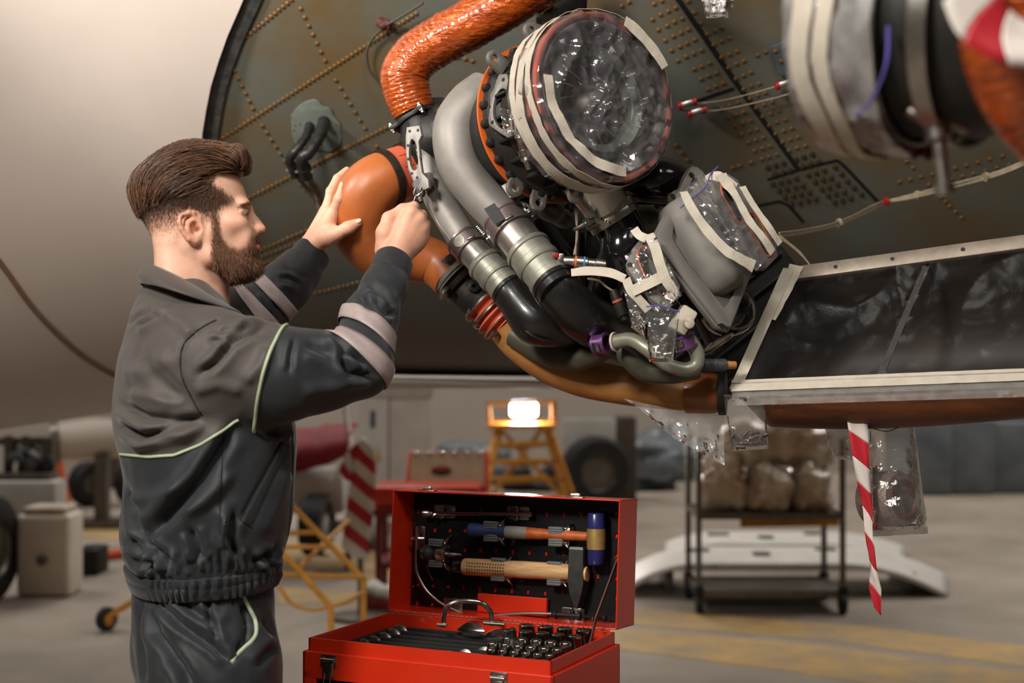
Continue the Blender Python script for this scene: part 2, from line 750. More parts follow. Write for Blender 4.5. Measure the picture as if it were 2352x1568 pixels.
rpts(*C7, [(637, 1250), (692, 1240), (743, 1228), (797, 1212), (680, 1296), (734, 1285), (790, 1274), (840, 1262), (878, 1189), (933, 1174), (987, 1158), (1062, 1135), (925, 1236), (980, 1222),
           (1032, 1209), (1105, 1184), (970, 1285), (1021, 1272), (1077, 1253), (1145, 1232), (720, 1340), (777, 1332), (830, 1320), (884, 1307), (1015, 1330), (1067, 1317), (1123, 1305),
           (1190, 1277), (765, 1383), (822, 1377), (875, 1362), (928, 1352), (605, 1137), (657, 1122), (710, 1107), (651, 1187), (703, 1173), (754, 1158), (795, 1082), (848, 1065), (905, 1048),
           (842, 1132), (893, 1117), (947, 1100), (1057, 1375), (1112, 1362), (1167, 1348), (1241, 1322)], 1)
rpts(840, 0, 3.0947, [(1820, 43), (1870, 15), (2050, 27), (2105, 5), (2203, 55), (2150, 80), (2095, 103), (2037, 138), (2248, 132), (2193, 155), (2143, 182), (2080, 211), (2293, 208),
                      (2240, 232), (2187, 257), (2128, 287), (2283, 305), (2233, 330), (2172, 358), (2330, 378), (2275, 402), (2218, 430), (2203, 1030), (2243, 1083), (2285, 1135), (2327, 1183),
                      (655, 405), (708, 418), (760, 432)])
rpts(440, 0, 3.137, [(829, 750), (872, 758), (897, 733), (792, 770), (769, 793), (938, 776), (984, 793), (836, 802), (875, 811), (914, 802), (727, 840), (762, 835), (813, 827), (963, 834),
                     (1006, 848), (748, 896), (784, 889), (866, 856), (739, 933), (996, 893), (1047, 893), (1040, 940), (930, 958), (977, 971), (963, 1010), (932, 1018), (1008, 1037),
                     (1056, 993), (1021, 998), (972, 1061), (797, 1027), (1077, 1083), (1010, 1115), (980, 1133), (1045, 1100), (1335, 1053), (1370, 1103)])
rline((956, 31), (493, 328), 48)
rline((896, 288), (574, 452), 32)
rline((691, 20), (747, 139), 7)
rline((771.5, 184), (838.5, 294), 7)
rline((603, 288), (665, 385), 7)
NIND = 300
rline((669.5, 0), (566, 84), 12)
rline((539, 162), (581, 249), 6)
rline((692, 423), (732, 474), 5)
rline((598.7, 573), (715, 523), 12)
rline((602, 588), (699, 549), 10)
rline((599, 607), (663, 581), 8)
rline((725, 672), (844, 642), 12)
rest = []
for k, (x, y, kd) in enumerate(RV):
    p = on_cyl(x, y)
    n = cyl_n(p)
    M = n.to_track_quat('Z', 'Y').to_matrix().to_4x4()
    M.translation = p + n * 0.0015
    if k < NIND:
        inst('rivet', bolt_me if kd else rv_me, M, panel)
    else:
        rest.append(([M @ v for v in rv[0]], rv[1]))
obj('small_rivets', rest, m_rivet, panel, kind='stuff')


def cyl_strip(name, px, w, m, t=0.002, parent=panel, n=None):
    q = cr([V((x, y, 0)) for x, y in px], 14 * len(px)) if len(px) > 4 else [V((*px[i], 0)).lerp(V((*px[i + 1], 0)), k / 14) for i in range(len(px) - 1) for k in range(15)]
    P = [on_cyl(v.x, v.y, CR + 0.002) for v in q]
    return obj(name, ribbon(P, w, [cyl_n(p) for p in P], t, n=len(P), smooth=False), m, parent)


cyl_strip('gap_strip', [(1545, -20), (1690, 190), (1834, 390)], 0.012, m_gap)  # black strips laid over the panel to mark its dark gaps
cyl_strip('gap_strip', [(1590, 236), (1640, 218), (1686, 203)], 0.009, m_gap)
cyl_strip('gap_strip', [(1763, 412), (1834, 390), (1905, 372), (1930, 374), (1985, 430), (2015, 462)], 0.009, m_gap)
cyl_strip('gap_strip', [(1735, 474), (1790, 462), (1812, 472), (1845, 510)], 0.009, m_gap)
# raised doubler plate with the connector elbows -----------------------
pc = on_cyl(725, 300)
MP = plane_m(pc + cyl_n(pc) * 0.003, (1, 0, 0), cyl_n(pc).cross(V((1, 0, 0))))


def loc_px(x, y, M, r=CR):
    q = M.inverted() @ on_cyl(x, y, r)
    return (q.x, q.y)


ol = [loc_px(440 + x / 3.137, y / 3.137, MP) for x, y in [(725, 820), (770, 760), (830, 722), (900, 708), (950, 755), (1000, 775), (1025, 830), (1070, 890), (1080, 1010), (1040, 1060), (1000, 1085), (930, 1075), (860, 1060), (780, 1060), (735, 1000), (720, 900)]]
obj('doubler_plate', plate(smooth2(ol, 48), 0.004, MP, bev=0.001), mat('doubler', (108, 114, 106), 0.5, var=0.12, vscale=20), panel)
con = thing('cable_connectors', 'two black elbow cable connectors on the riveted olive belly plate', 'connector')
m_blackrub = mat('black_rubber', (34, 33, 32), 0.42, var=0.2, vscale=40)
m_cable = mat('dusty_cable', (120, 108, 92), 0.7, var=0.3, vscale=60, bump=0.3, bscale=150)


def cylat(x, y, off):
    p = on_cyl(x, y)
    return p + cyl_n(p) * off


e1 = [cylat(745, 275, 0.0), cylat(742, 278, 0.06), cylat(722, 292, 0.115), cylat(706, 305, 0.12), cylat(712, 338, 0.11)]
e2 = [cylat(712, 285, 0.0), cylat(708, 290, 0.05), cylat(690, 300, 0.09), cylat(676, 318, 0.095), cylat(684, 345, 0.09)]
for e, rr in ((e1, 0.0150), (e2, 0.0110)):
    el = obj('elbow', tube(e, rr, 18, mod=lambda u, th: 1 + 0.08 * (math.sin(u * 60) > 0.2)), m_blackrub, con)
    d = (e[-1] - e[-2]).normalized()
    obj('collar', lathe(e[-1], d, [(-0.02, rr * 0.9), (-0.02, rr * 1.2), (-0.008, rr * 1.25), (0.004, rr * 1.1), (0.016, rr * 1.15), (0.016, rr * 0.7)], 16), m_blackrub, con)
    obj('clamp_screw', bar(e[-1] - V((rr * 1.6, 0.01, 0)), e[-1] + V((rr * 1.6, -0.01, 0)), 0.006, 0.006), m_rim, con)
obj('cable', tube([e1[-1], cylat(724, 375, 0.085), cylat(735, 410, 0.06), cylat(742, 450, 0.045), cylat(752, 480, 0.04)], [0.009, 0.010, 0.011, 0.010], 12, mod=lambda u, th: 1 + 0.1 * math.sin(th * 4 + u * 30)), m_cable, con)
obj('cable', tube([e2[-1], cylat(698, 378, 0.07), cylat(716, 410, 0.055), cylat(735, 442, 0.045)], [0.006, 0.006, 0.008, 0.008], 10), m_cable, con)
# thin cable from the top, clipped to the panel
ck = obj('bonding_cable', [tube([cylat(975, -8, 0.05), cylat(930, 22, 0.04), cylat(890, 46, 0.035)], 0.0035, 8), tube([cylat(885, 50, 0.035), cylat(858, 78, 0.03), cylat(845, 110, 0.03), cylat(852, 150, 0.03), cylat(882, 187, 0.03)], 0.0035, 8)],
         mat('steel_wire', (96, 90, 80), 0.5, metal=0.5, var=0.2, vscale=300), label='thin steel cable looped beside the orange foil duct', cat='cable')
obj('clip', [boxg((0.035, 0.02, 0.03), frame_m(cylat(884, 48, 0.02), (1, 0, -0.4), cyl_n(on_cyl(884, 48))), 0.004), lathe(cylat(884, 48, 0.03), (1, 0.2, 0.6), [(-0.012, 0.011), (0.012, 0.011)], 12)],
    mat('clip_brown', (86, 48, 36), 0.5), ck)
# grey bracket plate on the right with cable lines
bk = obj('hinge_bracket', plate(smooth2([loc_px(1560 + x / 2.97, y / 2.97, M_) for M_ in [plane_m(on_cyl(1803, 135, CR + 0.012), (1, 0, 0), cyl_n(on_cyl(1803, 135)).cross(V((1, 0, 0))))] for x, y in [(620, 305), (650, 292), (690, 275), (720, 268), (752, 285), (775, 330), (800, 400), (815, 480), (780, 495), (690, 500), (665, 460), (640, 380)]], 40), 0.006,
         plane_m(on_cyl(1803, 135, CR + 0.012), (1, 0, 0), cyl_n(on_cyl(1803, 135)).cross(V((1, 0, 0)))), bev=0.001), mat('bracket_teal', (74, 86, 90), 0.5, var=0.1), label='small blue-grey bracket plate on the dark belly panel', cat='bracket')
for x, y in ((1779, 112), (1800, 104), (1792, 135), (1815, 149)):
    p = cylat(x, y, 0.015)
    M = cyl_n(p).to_track_quat('Z', 'Y').to_matrix().to_4x4()
    M.translation = p
    inst('rivet', rv_me, M, bk)
m_wire = mat('white_wire', (150, 138, 116), 0.6, var=0.15, vscale=80)
m_redclip = mat('red_clip', (150, 22, 26), 0.4)
m_steel = mat('steel', (168, 164, 156), 0.33, metal=1.0, var=0.12, vscale=50, rvar=0.1)
wl = thing('control_cables', 'pair of thin beige cables held by red and silver clips on the belly panel', 'cable')
for a in ([(1560, 226), (1640, 220), (1710, 205), (1780, 185), (1850, 162), (1890, 150)], [(1560, 240), (1640, 240), (1720, 225), (1800, 205), (1860, 185), (1905, 175)]):
    obj('wire', tube([cylat(x, y, 0.03) for x, y in a], 0.0016, 6), m_wire, wl)
for (x, y) in ((1797, 180), (1838, 195), (1575, 225), (1597, 243)):
    p = cylat(x, y, 0.03)
    obj('clip_body', boxg((0.045, 0.014, 0.014), frame_m(p, V((1, 0, 0.3))), 0.003), m_steel, wl)
    for s in (-1, 1):
        obj('clip_end', lathe(p + V((s * 0.018, 0, s * 0.0055)), (1, 0, 0.3), [(-0.005, 0.0105), (0.005, 0.0105)], 10), m_redclip, wl)
wb = thing('wire_bundle', 'bundle of whitish wires strung under the dark belly to the manifold', 'wires')
for k in range(5):
    dy = (k - 2) * 2.2
    j = [random.uniform(-2.5, 2.5) for _ in range(8)]
    P = [(1790, 540, 2.75), (1850, 533, 2.9), (1930, 512, 3.05), (2010, 476, 3.2), (2040, 462, 3.25), (2100, 450, 3.2), (2200, 425, 3.1), (2300, 395, 3.0), (2400, 352, 2.95)]
    obj('wire', tube([at(x, y + dy * (1 if q not in (4,) else 0.4) + j[q % 8], Y) for q, (x, y, Y) in enumerate(P)], 0.0022, 6), m_wire, wb)
for (x, y, Y) in ((2035, 463, 3.24), (1928, 512, 3.05), (2107, 448, 3.2), (2265, 406, 3.03)):
    obj('cable_tie', lathe(at(x, y, Y), (1, 0.2, 0.35), [(-0.004, 0.011), (0.004, 0.011)], 12), m_redclip if x == 2035 else m_wire, wb)
for k in range(3):
    obj('wire', tube(ats([(1790, 540 + k * 3, 2.75), (1815, 560 + k * 2, 2.75), (1838, 580 + k * 2, 2.74), (1860, 608, 2.73)]), 0.002, 6), m_wire, wb)

# ================================================================== implicit surfaces for the figure
def smin(a, b, k):
    h = np.clip(0.5 + 0.5 * (b - a) / k, 0, 1)
    return b + (a - b) * h - k * h * (1 - h)


class SDF:
    def __init__(s, lo, hi, h):
        s.lo, s.h = np.array(lo, float), h
        s.ax = [np.arange(lo[i], hi[i] + h, h) for i in range(3)]
        s.D = np.full([len(a) for a in s.ax], 1e2, dtype=np.float32)

    def _sl(s, lo, hi):
        return tuple(slice(int(np.clip(np.searchsorted(s.ax[i], lo[i]), 0, len(s.ax[i]))), int(np.clip(np.searchsorted(s.ax[i], hi[i]), 0, len(s.ax[i])))) for i in range(3))

    def _put(s, fn, lo, hi, k, op):
        sl = s._sl(lo, hi)
        g = [s.ax[0][sl[0]][:, None, None], s.ax[1][sl[1]][None, :, None], s.ax[2][sl[2]][None, None, :]]
        if min(len(x.ravel()) for x in g) == 0:
            return
        d = fn(*g)
        if op == 'u':
            s.D[sl] = smin(s.D[sl], d, k)
        elif op == 'i':
            s.D[sl] = -smin(-s.D[sl], -d, k)
        else:
            s.D[sl] = -smin(-s.D[sl], d, k)

    def cone(s, a, b, ra, rb, k=0.01, op='u', pad=0.03):
        a, b = np.array(a, float), np.array(b, float)
        ba = b - a
        L = max(1e-9, ba @ ba)
        R = max(ra, rb) + k + pad

        def f(x, y, z):
            px, py, pz = x - a[0], y - a[1], z - a[2]
            t = np.clip((px * ba[0] + py * ba[1] + pz * ba[2]) / L, 0, 1)
            return np.sqrt((px - t * ba[0]) ** 2 + (py - t * ba[1]) ** 2 + (pz - t * ba[2]) ** 2) - (ra + t * (rb - ra))
        s._put(f, np.minimum(a, b) - R, np.maximum(a, b) + R, k, op)

    def chain(s, pts, rs, k=0.01, op='u', pad=0.03):
        for i in range(len(pts) - 1):
            s.cone(pts[i], pts[i + 1], rs[i], rs[i + 1], k, op, pad)

    def ell(s, c, r, R=None, k=0.01, op='u', pad=0.03):
        c = np.array(c, float)
        r = np.array(r, float)
        R = np.eye(3) if R is None else np.array(R)
        e = max(r) + k + pad

        def f(x, y, z):
            p = [x - c[0], y - c[1], z - c[2]]
            q = [R[0][i] * p[0] + R[1][i] * p[1] + R[2][i] * p[2] for i in range(3)]
            k0 = np.sqrt(sum((q[i] / r[i]) ** 2 for i in range(3)))
            k1 = np.sqrt(sum((q[i] / r[i] ** 2) ** 2 for i in range(3))) + 1e-9
            return k0 * (k0 - 1) / k1
        s._put(f, c - e, c + e, k, op)

    def fun(s, f, k=0.01, op='u'):
        s._put(f, [a[0] - 1 for a in s.ax], [a[-1] + 1 for a in s.ax], k, op)

    def mesh(s):
        D = s.D
        for ax in range(3):                     # close the surface at the box
            for e in (0, -1):
                sl = [slice(None)] * 3
                sl[ax] = e
                D[tuple(sl)] = np.maximum(D[tuple(sl)], s.h * 0.3)
        S = D < 0
        n = D.shape
        c = [slice(0, -1), slice(1, None)]
        cnt = np.zeros([m - 1 for m in n], np.int8)
        for i in (0, 1):
            for j in (0, 1):
                for q in (0, 1):
                    cnt += S[c[i], c[j], c[q]]
        act = np.argwhere((cnt > 0) & (cnt < 8))
        idx = np.full(cnt.shape, -1, np.int64)
        idx[act[:, 0], act[:, 1], act[:, 2]] = np.arange(len(act))
        acc = np.zeros((len(act), 3))
        num = np.zeros(len(act))
        for ax in range(3):
            o1, o2 = [a for a in range(3) if a != ax]
            for u in (0, 1):
                for v in (0, 1):
                    p0 = act.copy()
                    p0[:, o1] += u
                    p0[:, o2] += v
                    p1 = p0.copy()
                    p1[:, ax] += 1
                    d0 = D[p0[:, 0], p0[:, 1], p0[:, 2]]
                    d1 = D[p1[:, 0], p1[:, 1], p1[:, 2]]
                    m = (d0 < 0) != (d1 < 0)
                    t = np.where(m, d0 / np.where(m, d0 - d1, 1), 0)
                    q = p0.astype(float)
                    q[:, ax] += t
                    acc[m] += q[m]
                    num[m] += 1
        Vv = acc / num[:, None] * s.h + s.lo
        F = []
        for ax in range(3):
            o1, o2 = (ax + 1) % 3, (ax + 2) % 3
            sl0 = [slice(None)] * 3
            sl1 = [slice(None)] * 3
            sl0[ax], sl1[ax] = slice(0, -1), slice(1, None)
            e = np.argwhere(S[tuple(sl0)] != S[tuple(sl1)])
            e = e[(e[:, o1] > 0) & (e[:, o2] > 0) & (e[:, o1] < n[o1] - 1) & (e[:, o2] < n[o2] - 1)]
            ins = S[e[:, 0], e[:, 1], e[:, 2]]
            qd = []
            for (u, v) in ((-1, -1), (0, -1), (0, 0), (-1, 0)):
                w = e.copy()
                w[:, o1] += u
                w[:, o2] += v
                qd.append(idx[w[:, 0], w[:, 1], w[:, 2]])
            qd = np.stack(qd, 1)
            qd[~ins] = qd[~ins][:, ::-1]
            F.append(qd)
        return Vv, np.concatenate(F)


def np_mesh(name, Vv, F, mts, parent=None, smooth=True, midx=None, **kw):
    me = bpy.data.meshes.new(name)
    me.from_pydata(Vv.tolist(), [], F.tolist())
    for m in (mts if isinstance(mts, list) else [mts]):
        me.materials.append(m)
    if smooth:
        me.polygons.foreach_set('use_smooth', [True] * len(me.polygons))
    if midx is not None:
        me.polygons.foreach_set('material_index', midx)
    me.update()
    o = bpy.data.objects.new(name, me)
    COL.objects.link(o)
    o.parent = parent
    return tag(o, **kw)


def vnormals(Vv, F):
    a = Vv[F[:, 1]] - Vv[F[:, 3]]
    b = Vv[F[:, 2]] - Vv[F[:, 0]]
    fn = np.cross(a, b)
    N = np.zeros_like(Vv)
    for i in range(4):
        np.add.at(N, F[:, i], fn)
    return N / (np.linalg.norm(N, axis=1)[:, None] + 1e-12)


def relax(Vv, F, it=2, lam=0.5):
    for _ in range(it):
        acc = np.zeros_like(Vv)
        num = np.zeros(len(Vv))
        for i in range(4):
            j = (i + 1) % 4
            np.add.at(acc, F[:, i], Vv[F[:, j]])
            np.add.at(acc, F[:, j], Vv[F[:, i]])
            np.add.at(num, F[:, i], 1)
            np.add.at(num, F[:, j], 1)
        Vv = Vv * (1 - lam) + lam * acc / num[:, None]
    return Vv


def set_attr(o, name, cols):
    a = o.data.attributes.new(name, 'FLOAT_COLOR', 'POINT')
    c = np.ones((len(cols), 4), np.float32)
    c[:, :3] = cols
    a.data.foreach_set('color', c.ravel())


def poly_dist(PX, line):
    """signed distance of pixel points to a polyline and the fade towards its ends"""
    best = np.full(len(PX), 1e9)
    sg = np.zeros(len(PX))
    tt = np.zeros(len(PX))
    m = len(line) - 1
    for i in range(m):
        a, b = np.array(line[i], float), np.array(line[i + 1], float)
        ab = b - a
        t = np.clip(((PX - a) @ ab) / (ab @ ab), 0, 1)
        q = PX - a - t[:, None] * ab
        d = np.hypot(q[:, 0], q[:, 1])
        s = np.sign(ab[0] * q[:, 1] - ab[1] * q[:, 0])
        u = d < best
        best[u] = d[u]
        sg[u] = s[u]
        tt[u] = ((i + t) / m)[u]
    return best, best * sg, tt


def fold(Vv, N, folds, far_ok=False):
    """push vertices on the camera side along their normals: each fold = (polyline px, depth m, width px, kind)"""
    PX = proj(Vv)
    view = Vv - np.array(EYE)
    view /= np.linalg.norm(view, axis=1)[:, None]
    face = np.clip(-(N * view).sum(1) * 3, 0, 1)
    D = np.zeros(len(Vv))
    for line, A, w, kind in folds:
        d, s, t = poly_dist(PX, line)
        fade = np.clip(np.minimum(t, 1 - t) * 6 + (0.15 if kind != 's' else 1), 0, 1)
        if kind == 'c':      # crease with a lip on one side
            v = -np.exp(-(s / w) ** 2) + 0.75 * np.exp(-((s - 2.0 * w) / (1.3 * w)) ** 2) + 0.35 * np.exp(-((s + 2.2 * w) / (1.5 * w)) ** 2)
        elif kind == 'r':    # soft ridge
            v = np.exp(-(s / w) ** 2)
        else:                # stitched seam
            v = -np.exp(-(d / w) ** 2)
        D += A * v * fade
    return Vv + N * (D * face)[:, None]


def frame3(yaw):
    c, s = math.cos(yaw), math.sin(yaw)
    return np.array([[c, -s, 0], [s, c, 0], [0, 0, 1]])


# ------------------------------------------------------------------ materials of the man
m_skin_h = mat('skin', (218, 170, 145), 0.46, var=0.05, vscale=60, sss=0.12, bump=0.12, bscale=700, attr='tint', spec=0.4)
m_hair = mat('brown_hair', (88, 64, 49), 0.45, var=0.0, attr='tint', spec=0.5)
m_beard = mat('beard_hair', (116, 82, 60), 0.5, var=0.0, attr='tint')
m_jgrey = mat('grey_twill', (72, 66, 62), 0.64, var=0.06, vscale=250, bump=0.12, bscale=1400, sheen=0.15)
m_jnavy = mat('navy_twill', (31, 34, 38), 0.62, var=0.12, vscale=300, bump=0.12, bscale=1400, sheen=0.12)
m_reflect = mat('reflective_tape', (164, 148, 146), 0.55, var=0.05, vscale=100)
m_pipe = mat('green_piping', (168, 180, 150), 0.6, var=0.06, vscale=100)

person = thing('person', 'man in dark grey and navy work jacket tightening a duct clamp with both arms raised', 'person')
YM = 2.35
SM = FP / YM

# ------------------------------------------------------------------ head
HY = math.radians(9)
HC = np.array(at(450, 490, YM))
HR = frame3(HY)


def hl(px, py, y=0.0):
    return np.array([(px - 450) / SM, y, (490 - py) / SM])


def h2w(P):
    return P @ HR.T + HC


T_py = [343, 347, 354, 366, 382, 403, 429, 449, 468, 481, 491, 505, 523, 541, 552, 562, 575, 590, 603, 613, 620, 626]
T_f = [440, 472, 500, 522, 536, 546, 558, 565, 569.5, 569, 567.5, 568.5, 572, 577, 579, 579, 579, 580, 578, 570, 558, 545]
T_b = [428, 398, 374, 352, 338, 327, 319, 317, 320, 325, 329, 334, 342, 350, 356, 362, 385, 410, 440, 470, 495, 520]
T_w = [0.006, 0.030, 0.046, 0.060, 0.069, 0.074, 0.0765, 0.0765, 0.0745, 0.0725, 0.071, 0.0695, 0.067, 0.065, 0.0635, 0.062, 0.059, 0.055, 0.048, 0.040, 0.030, 0.010]


def loft(py_t, f_t, b_t, w_t, n=2.25, nose=0.0):
    def f(x, y, z):
        py = 490 - z * SM
        ff = (np.interp(py, py_t, f_t) - 450) / SM
        bb = (np.interp(py, py_t, b_t) - 450) / SM
        w = np.interp(py, py_t, w_t)
        cx = (ff + bb) / 2
        a = (ff - bb) / 2
        dx = (x - cx) / a
        # the face narrows towards the front, the skull is widest behind the ears
        w = w * (1 - 0.16 * np.clip(dx, 0, 1) ** 2 + 0.03 * np.clip(-dx, 0, 1))
        g = (np.abs(dx) ** n + (np.abs(y) / w) ** n + 1e-9) ** (1 / n)
        over = np.maximum(0, np.maximum(py_t[0] - py, py - py_t[-1])) / SM
        return (g - 1) * np.minimum(a, w) * 0.9 + over * 1.0
    return f


HS = SDF((-0.135, -0.11, -0.19), (0.14, 0.11, 0.14), 0.0021)
HS.fun(loft(T_py, T_f, T_b, T_w), 0.001)
HS.cone(hl(437, 560), hl(430, 712), 0.054, 0.062, 0.02)                    # neck
HS.cone(hl(478, 600), hl(470, 720), 0.036, 0.045, 0.018)                  # throat
for s in (-1, 1):
    HS.cone(hl(395, 575, s * 0.030), hl(408, 690, s * 0.045), 0.026, 0.032, 0.02)   # neck muscles
    HS.cone(hl(440, 575, s * 0.05), hl(480, 705, s * 0.018), 0.014, 0.013, 0.014)
    HS.chain([hl(482, 545, s * 0.056), hl(492, 592, s * 0.052), hl(535, 607, s * 0.038), hl(570, 604, s * 0.014)], [0.013, 0.014, 0.012, 0.012], 0.016)   # jaw
    HS.ell(hl(541, 516, s * 0.045), (0.022, 0.017, 0.015), k=0.02)         # cheekbone
    HS.ell(hl(560, 470, s * 0.026), (0.011, 0.024, 0.007), k=0.012)        # brow
    HS.ell(hl(565, 492, s * 0.031), (0.010, 0.014, 0.0085), k=0.012, op='d')  # socket
    HS.ell(hl(549, 493, s * 0.0315), (0.0125, 0.0125, 0.0125), k=0.004)    # eyeball
    HS.chain([hl(558, 487, s * 0.019), hl(563.5, 486.3, s * 0.030), hl(553, 489.5, s * 0.044)], [0.0038, 0.0046, 0.0033], 0.004)   # upper lid
    HS.chain([hl(557, 498, s * 0.020), hl(561, 501, s * 0.031), hl(550, 499, s * 0.043)], [0.003, 0.0036, 0.0034], 0.005)     # lower lid
    HS.ell(hl(583, 531, s * 0.0125), (0.0105, 0.0075, 0.0075), k=0.006)    # nostril wing
    HS.ell(hl(588, 538, s * 0.0075), (0.006, 0.0035, 0.004), k=0.003, op='d')
    HS.ell(hl(566, 550, s * 0.030), (0.012, 0.018, 0.020), k=0.02)         # muzzle
HS.chain([hl(567, 480), hl(572, 492), hl(584, 508), hl(596.5, 523)], [0.008, 0.0062, 0.0075, 0.0092], 0.009)   # nose
HS.cone(hl(594, 528), hl(582, 535), 0.007, 0.007, 0.006)
HS.chain([hl(580, 554, -0.022), hl(584.5, 554.5, -0.008), hl(584.5, 554.5, 0.008), hl(580, 554, 0.022)], [0.003, 0.0052, 0.0052, 0.003], 0.005)
HS.chain([hl(580, 565, -0.021), hl(586, 567, -0.008), hl(586, 567, 0.008), hl(580, 565, 0.021)], [0.003, 0.0058, 0.0058, 0.003], 0.005)
HS.cone(hl(588, 560.2, -0.020), hl(588, 560.2, 0.020), 0.0022, 0.0022, 0.002, 'd')
HS.ell(hl(571, 598), (0.014, 0.020, 0.013), k=0.012)                       # chin
# ears


def ear(s):
    def e(px, py, o=0.0):
        w = 0.0665 + (473 - px) / 52 * 0.021 + o
        return hl(px, py, s * w)
    HS.ell(e(452, 532, -0.004), (0.016, 0.007, 0.024), k=0.008)
    HS.chain([e(464, 524), e(464, 508), e(453, 500), e(440, 499), e(427, 508), e(423.5, 521), e(427, 535), e(434, 547), e(443, 557)], [0.0035, 0.0042, 0.0045, 0.005, 0.005, 0.0048, 0.0045, 0.0045, 0.005], 0.004)
    HS.chain([e(443, 556), e(455, 561, -0.002), e(466, 555, -0.004)], [0.0055, 0.0068, 0.005], 0.006)
    HS.chain([e(456, 510, -0.002), e(441, 522, -0.001), e(441, 538, -0.001), e(450, 549, -0.002), e(460, 550, -0.002)], [0.003, 0.0042, 0.0042, 0.004, 0.003], 0.005)
    HS.ell(e(456, 533, 0.002), (0.0075, 0.007, 0.0115), k=0.004, op='d')
    HS.ell(e(433, 516, 0.004), (0.004, 0.004, 0.009), k=0.003, op='d')
    HS.cone(e(470, 530, 0.0), e(469, 540, 0.001), 0.0042, 0.0042, 0.004)
    HS.cone(e(460, 536, -0.008), e(462, 536, 0.004), 0.004, 0.005, 0.003, 'd')


for s in (-1, 1):
    ear(s)
hv, hf = HS.mesh()
hv = relax(hv, hf, 1, 0.4)
head_w = h2w(hv)

# ------------------------------------------------------------------ hands
A = lambda px, py, Y: np.array(at(px, py, Y))


def hand_sdf(lo, hi):
    return SDF(lo, hi, 0.0017)


W1 = A(903, 598, 2.462)
c0 = A(925, 535, 2.48)
H1 = hand_sdf(c0 - np.array([0.09, 0.10, 0.12]), c0 + np.array([0.09, 0.11, 0.10]))
H1.cone(A(899, 650, 2.44), W1, 0.0265, 0.0255, 0.01)
mcp = [A(944, 488, 2.470), A(961, 503, 2.474), A(968.5, 522, 2.482), A(967, 545, 2.494)]
for q, r, w0 in zip(mcp, (0.0125, 0.0128, 0.0122, 0.0115), (A(897, 590, 2.460), A(902, 592, 2.460), A(908, 594, 2.463), A(912, 596, 2.468))):
    H1.cone(w0, q, 0.021, r, 0.012)
H1.ell((mcp[0] + mcp[2] + W1) / 3 + np.array([0, 0.012, 0]), (0.034, 0.017, 0.036), k=0.02)
pip = [A(951, 475, 2.512), A(968, 494, 2.522), A(976, 516, 2.528), A(973, 541, 2.532)]
dip = [A(925, 489, 2.535), A(941, 506, 2.545), A(950, 527, 2.548), A(950, 548, 2.548)]
tip = [A(911, 505, 2.515), A(922, 522, 2.520), A(930, 540, 2.523), A(934, 557, 2.525)]
for i, r in enumerate((0.0105, 0.0108, 0.0102, 0.0092)):
    H1.chain([mcp[i], pip[i], dip[i], tip[i]], [r * 1.08, r, r * 0.95, r * 0.85], 0.0035)
    H1.ell(mcp[i] + np.array([0.002, -0.004, 0.001]), (0.0105, 0.0105, 0.0105), k=0.008)
H1.chain([A(882, 575, 2.470), A(884, 535, 2.468), A(893, 502, 2.474), A(925, 482, 2.488), A(950, 474, 2.494)], [0.018, 0.0165, 0.0125, 0.0112, 0.0088], 0.007)
for t0, t1 in ((A(912, 575, 2.438), mcp[1]), (A(916, 578, 2.443), mcp[2]), (A(907, 572, 2.436), mcp[0])):
    H1.cone(t0 + np.array([0, 0.012, 0]), t1 + np.array([0, -0.004, 0]), 0.0035, 0.006, 0.01)
h1v, h1f = H1.mesh()
W2 = A(714, 572, 2.648)
c1 = A(765, 485, 2.65)
H2 = hand_sdf(c1 - np.array([0.10, 0.09, 0.13]), c1 + np.array([0.09, 0.10, 0.11]))
H2.cone(A(690, 610, 2.645), W2, 0.028, 0.0255, 0.01)
mc = [A(764, 490, 2.624), A(751, 483, 2.650), A(746, 486, 2.670), A(743, 495, 2.688)]
for q, r, w0 in zip(mc, (0.0135, 0.013, 0.0125, 0.0115), (A(722, 565, 2.637), A(716, 566, 2.645), A(714, 568, 2.652), A(713, 570, 2.660))):
    H2.cone(w0, q, 0.0195, r, 0.012)
fing = [[mc[0], A(778, 457, 2.614), A(789, 427, 2.622), A(797, 405, 2.645)],
        [mc[1], A(760, 440, 2.655), A(775, 410, 2.666), A(797, 391, 2.684)],
        [mc[2], A(760, 446, 2.668), A(778, 420, 2.684), A(798, 404, 2.70)],
        [mc[3], A(756, 462, 2.69), A(772, 442, 2.704), A(788, 428, 2.72)]]
for fg, r in zip(fing, (0.0098, 0.0100, 0.0096, 0.0085)):
    H2.chain(fg, [r * 1.1, r * 1.0, r * 0.92, r * 0.78], 0.0025)
    H2.ell(fg[1], (r * 1.06,) * 3, k=0.003)
H2.chain([A(728, 562, 2.632), A(752, 545, 2.618), A(772, 537, 2.612), A(800, 523, 2.606), A(822, 511, 2.612)], [0.019, 0.0175, 0.0132, 0.0118, 0.0092], 0.009)
H2.ell(A(757, 515, 2.628), (0.012, 0.016, 0.022), k=0.014)
h2v, h2f = H2.mesh()

# ------------------------------------------------------------------ joints of the figure
BY = math.radians(20)
SHN, ELN, WRN = A(515, 842, 2.20), A(825, 838, 2.28), A(901, 606, 2.458)
NARM = [(SHN, 0.083), (A(640, 858, 2.21), 0.076), (A(740, 853, 2.24), 0.067), (ELN, 0.057), (A(850, 730, 2.37), 0.049), (A(881, 660, 2.42), 0.039), (WRN, 0.033)]
FARM = [(A(450, 775, 2.54), 0.085), (A(530, 745, 2.57), 0.068), (A(607, 704, 2.585), 0.049), (A(655, 655, 2.605), 0.050), (A(690, 615, 2.63), 0.041), (A(713, 586, 2.645), 0.034)]
PEL = A(470, 1420, YM)

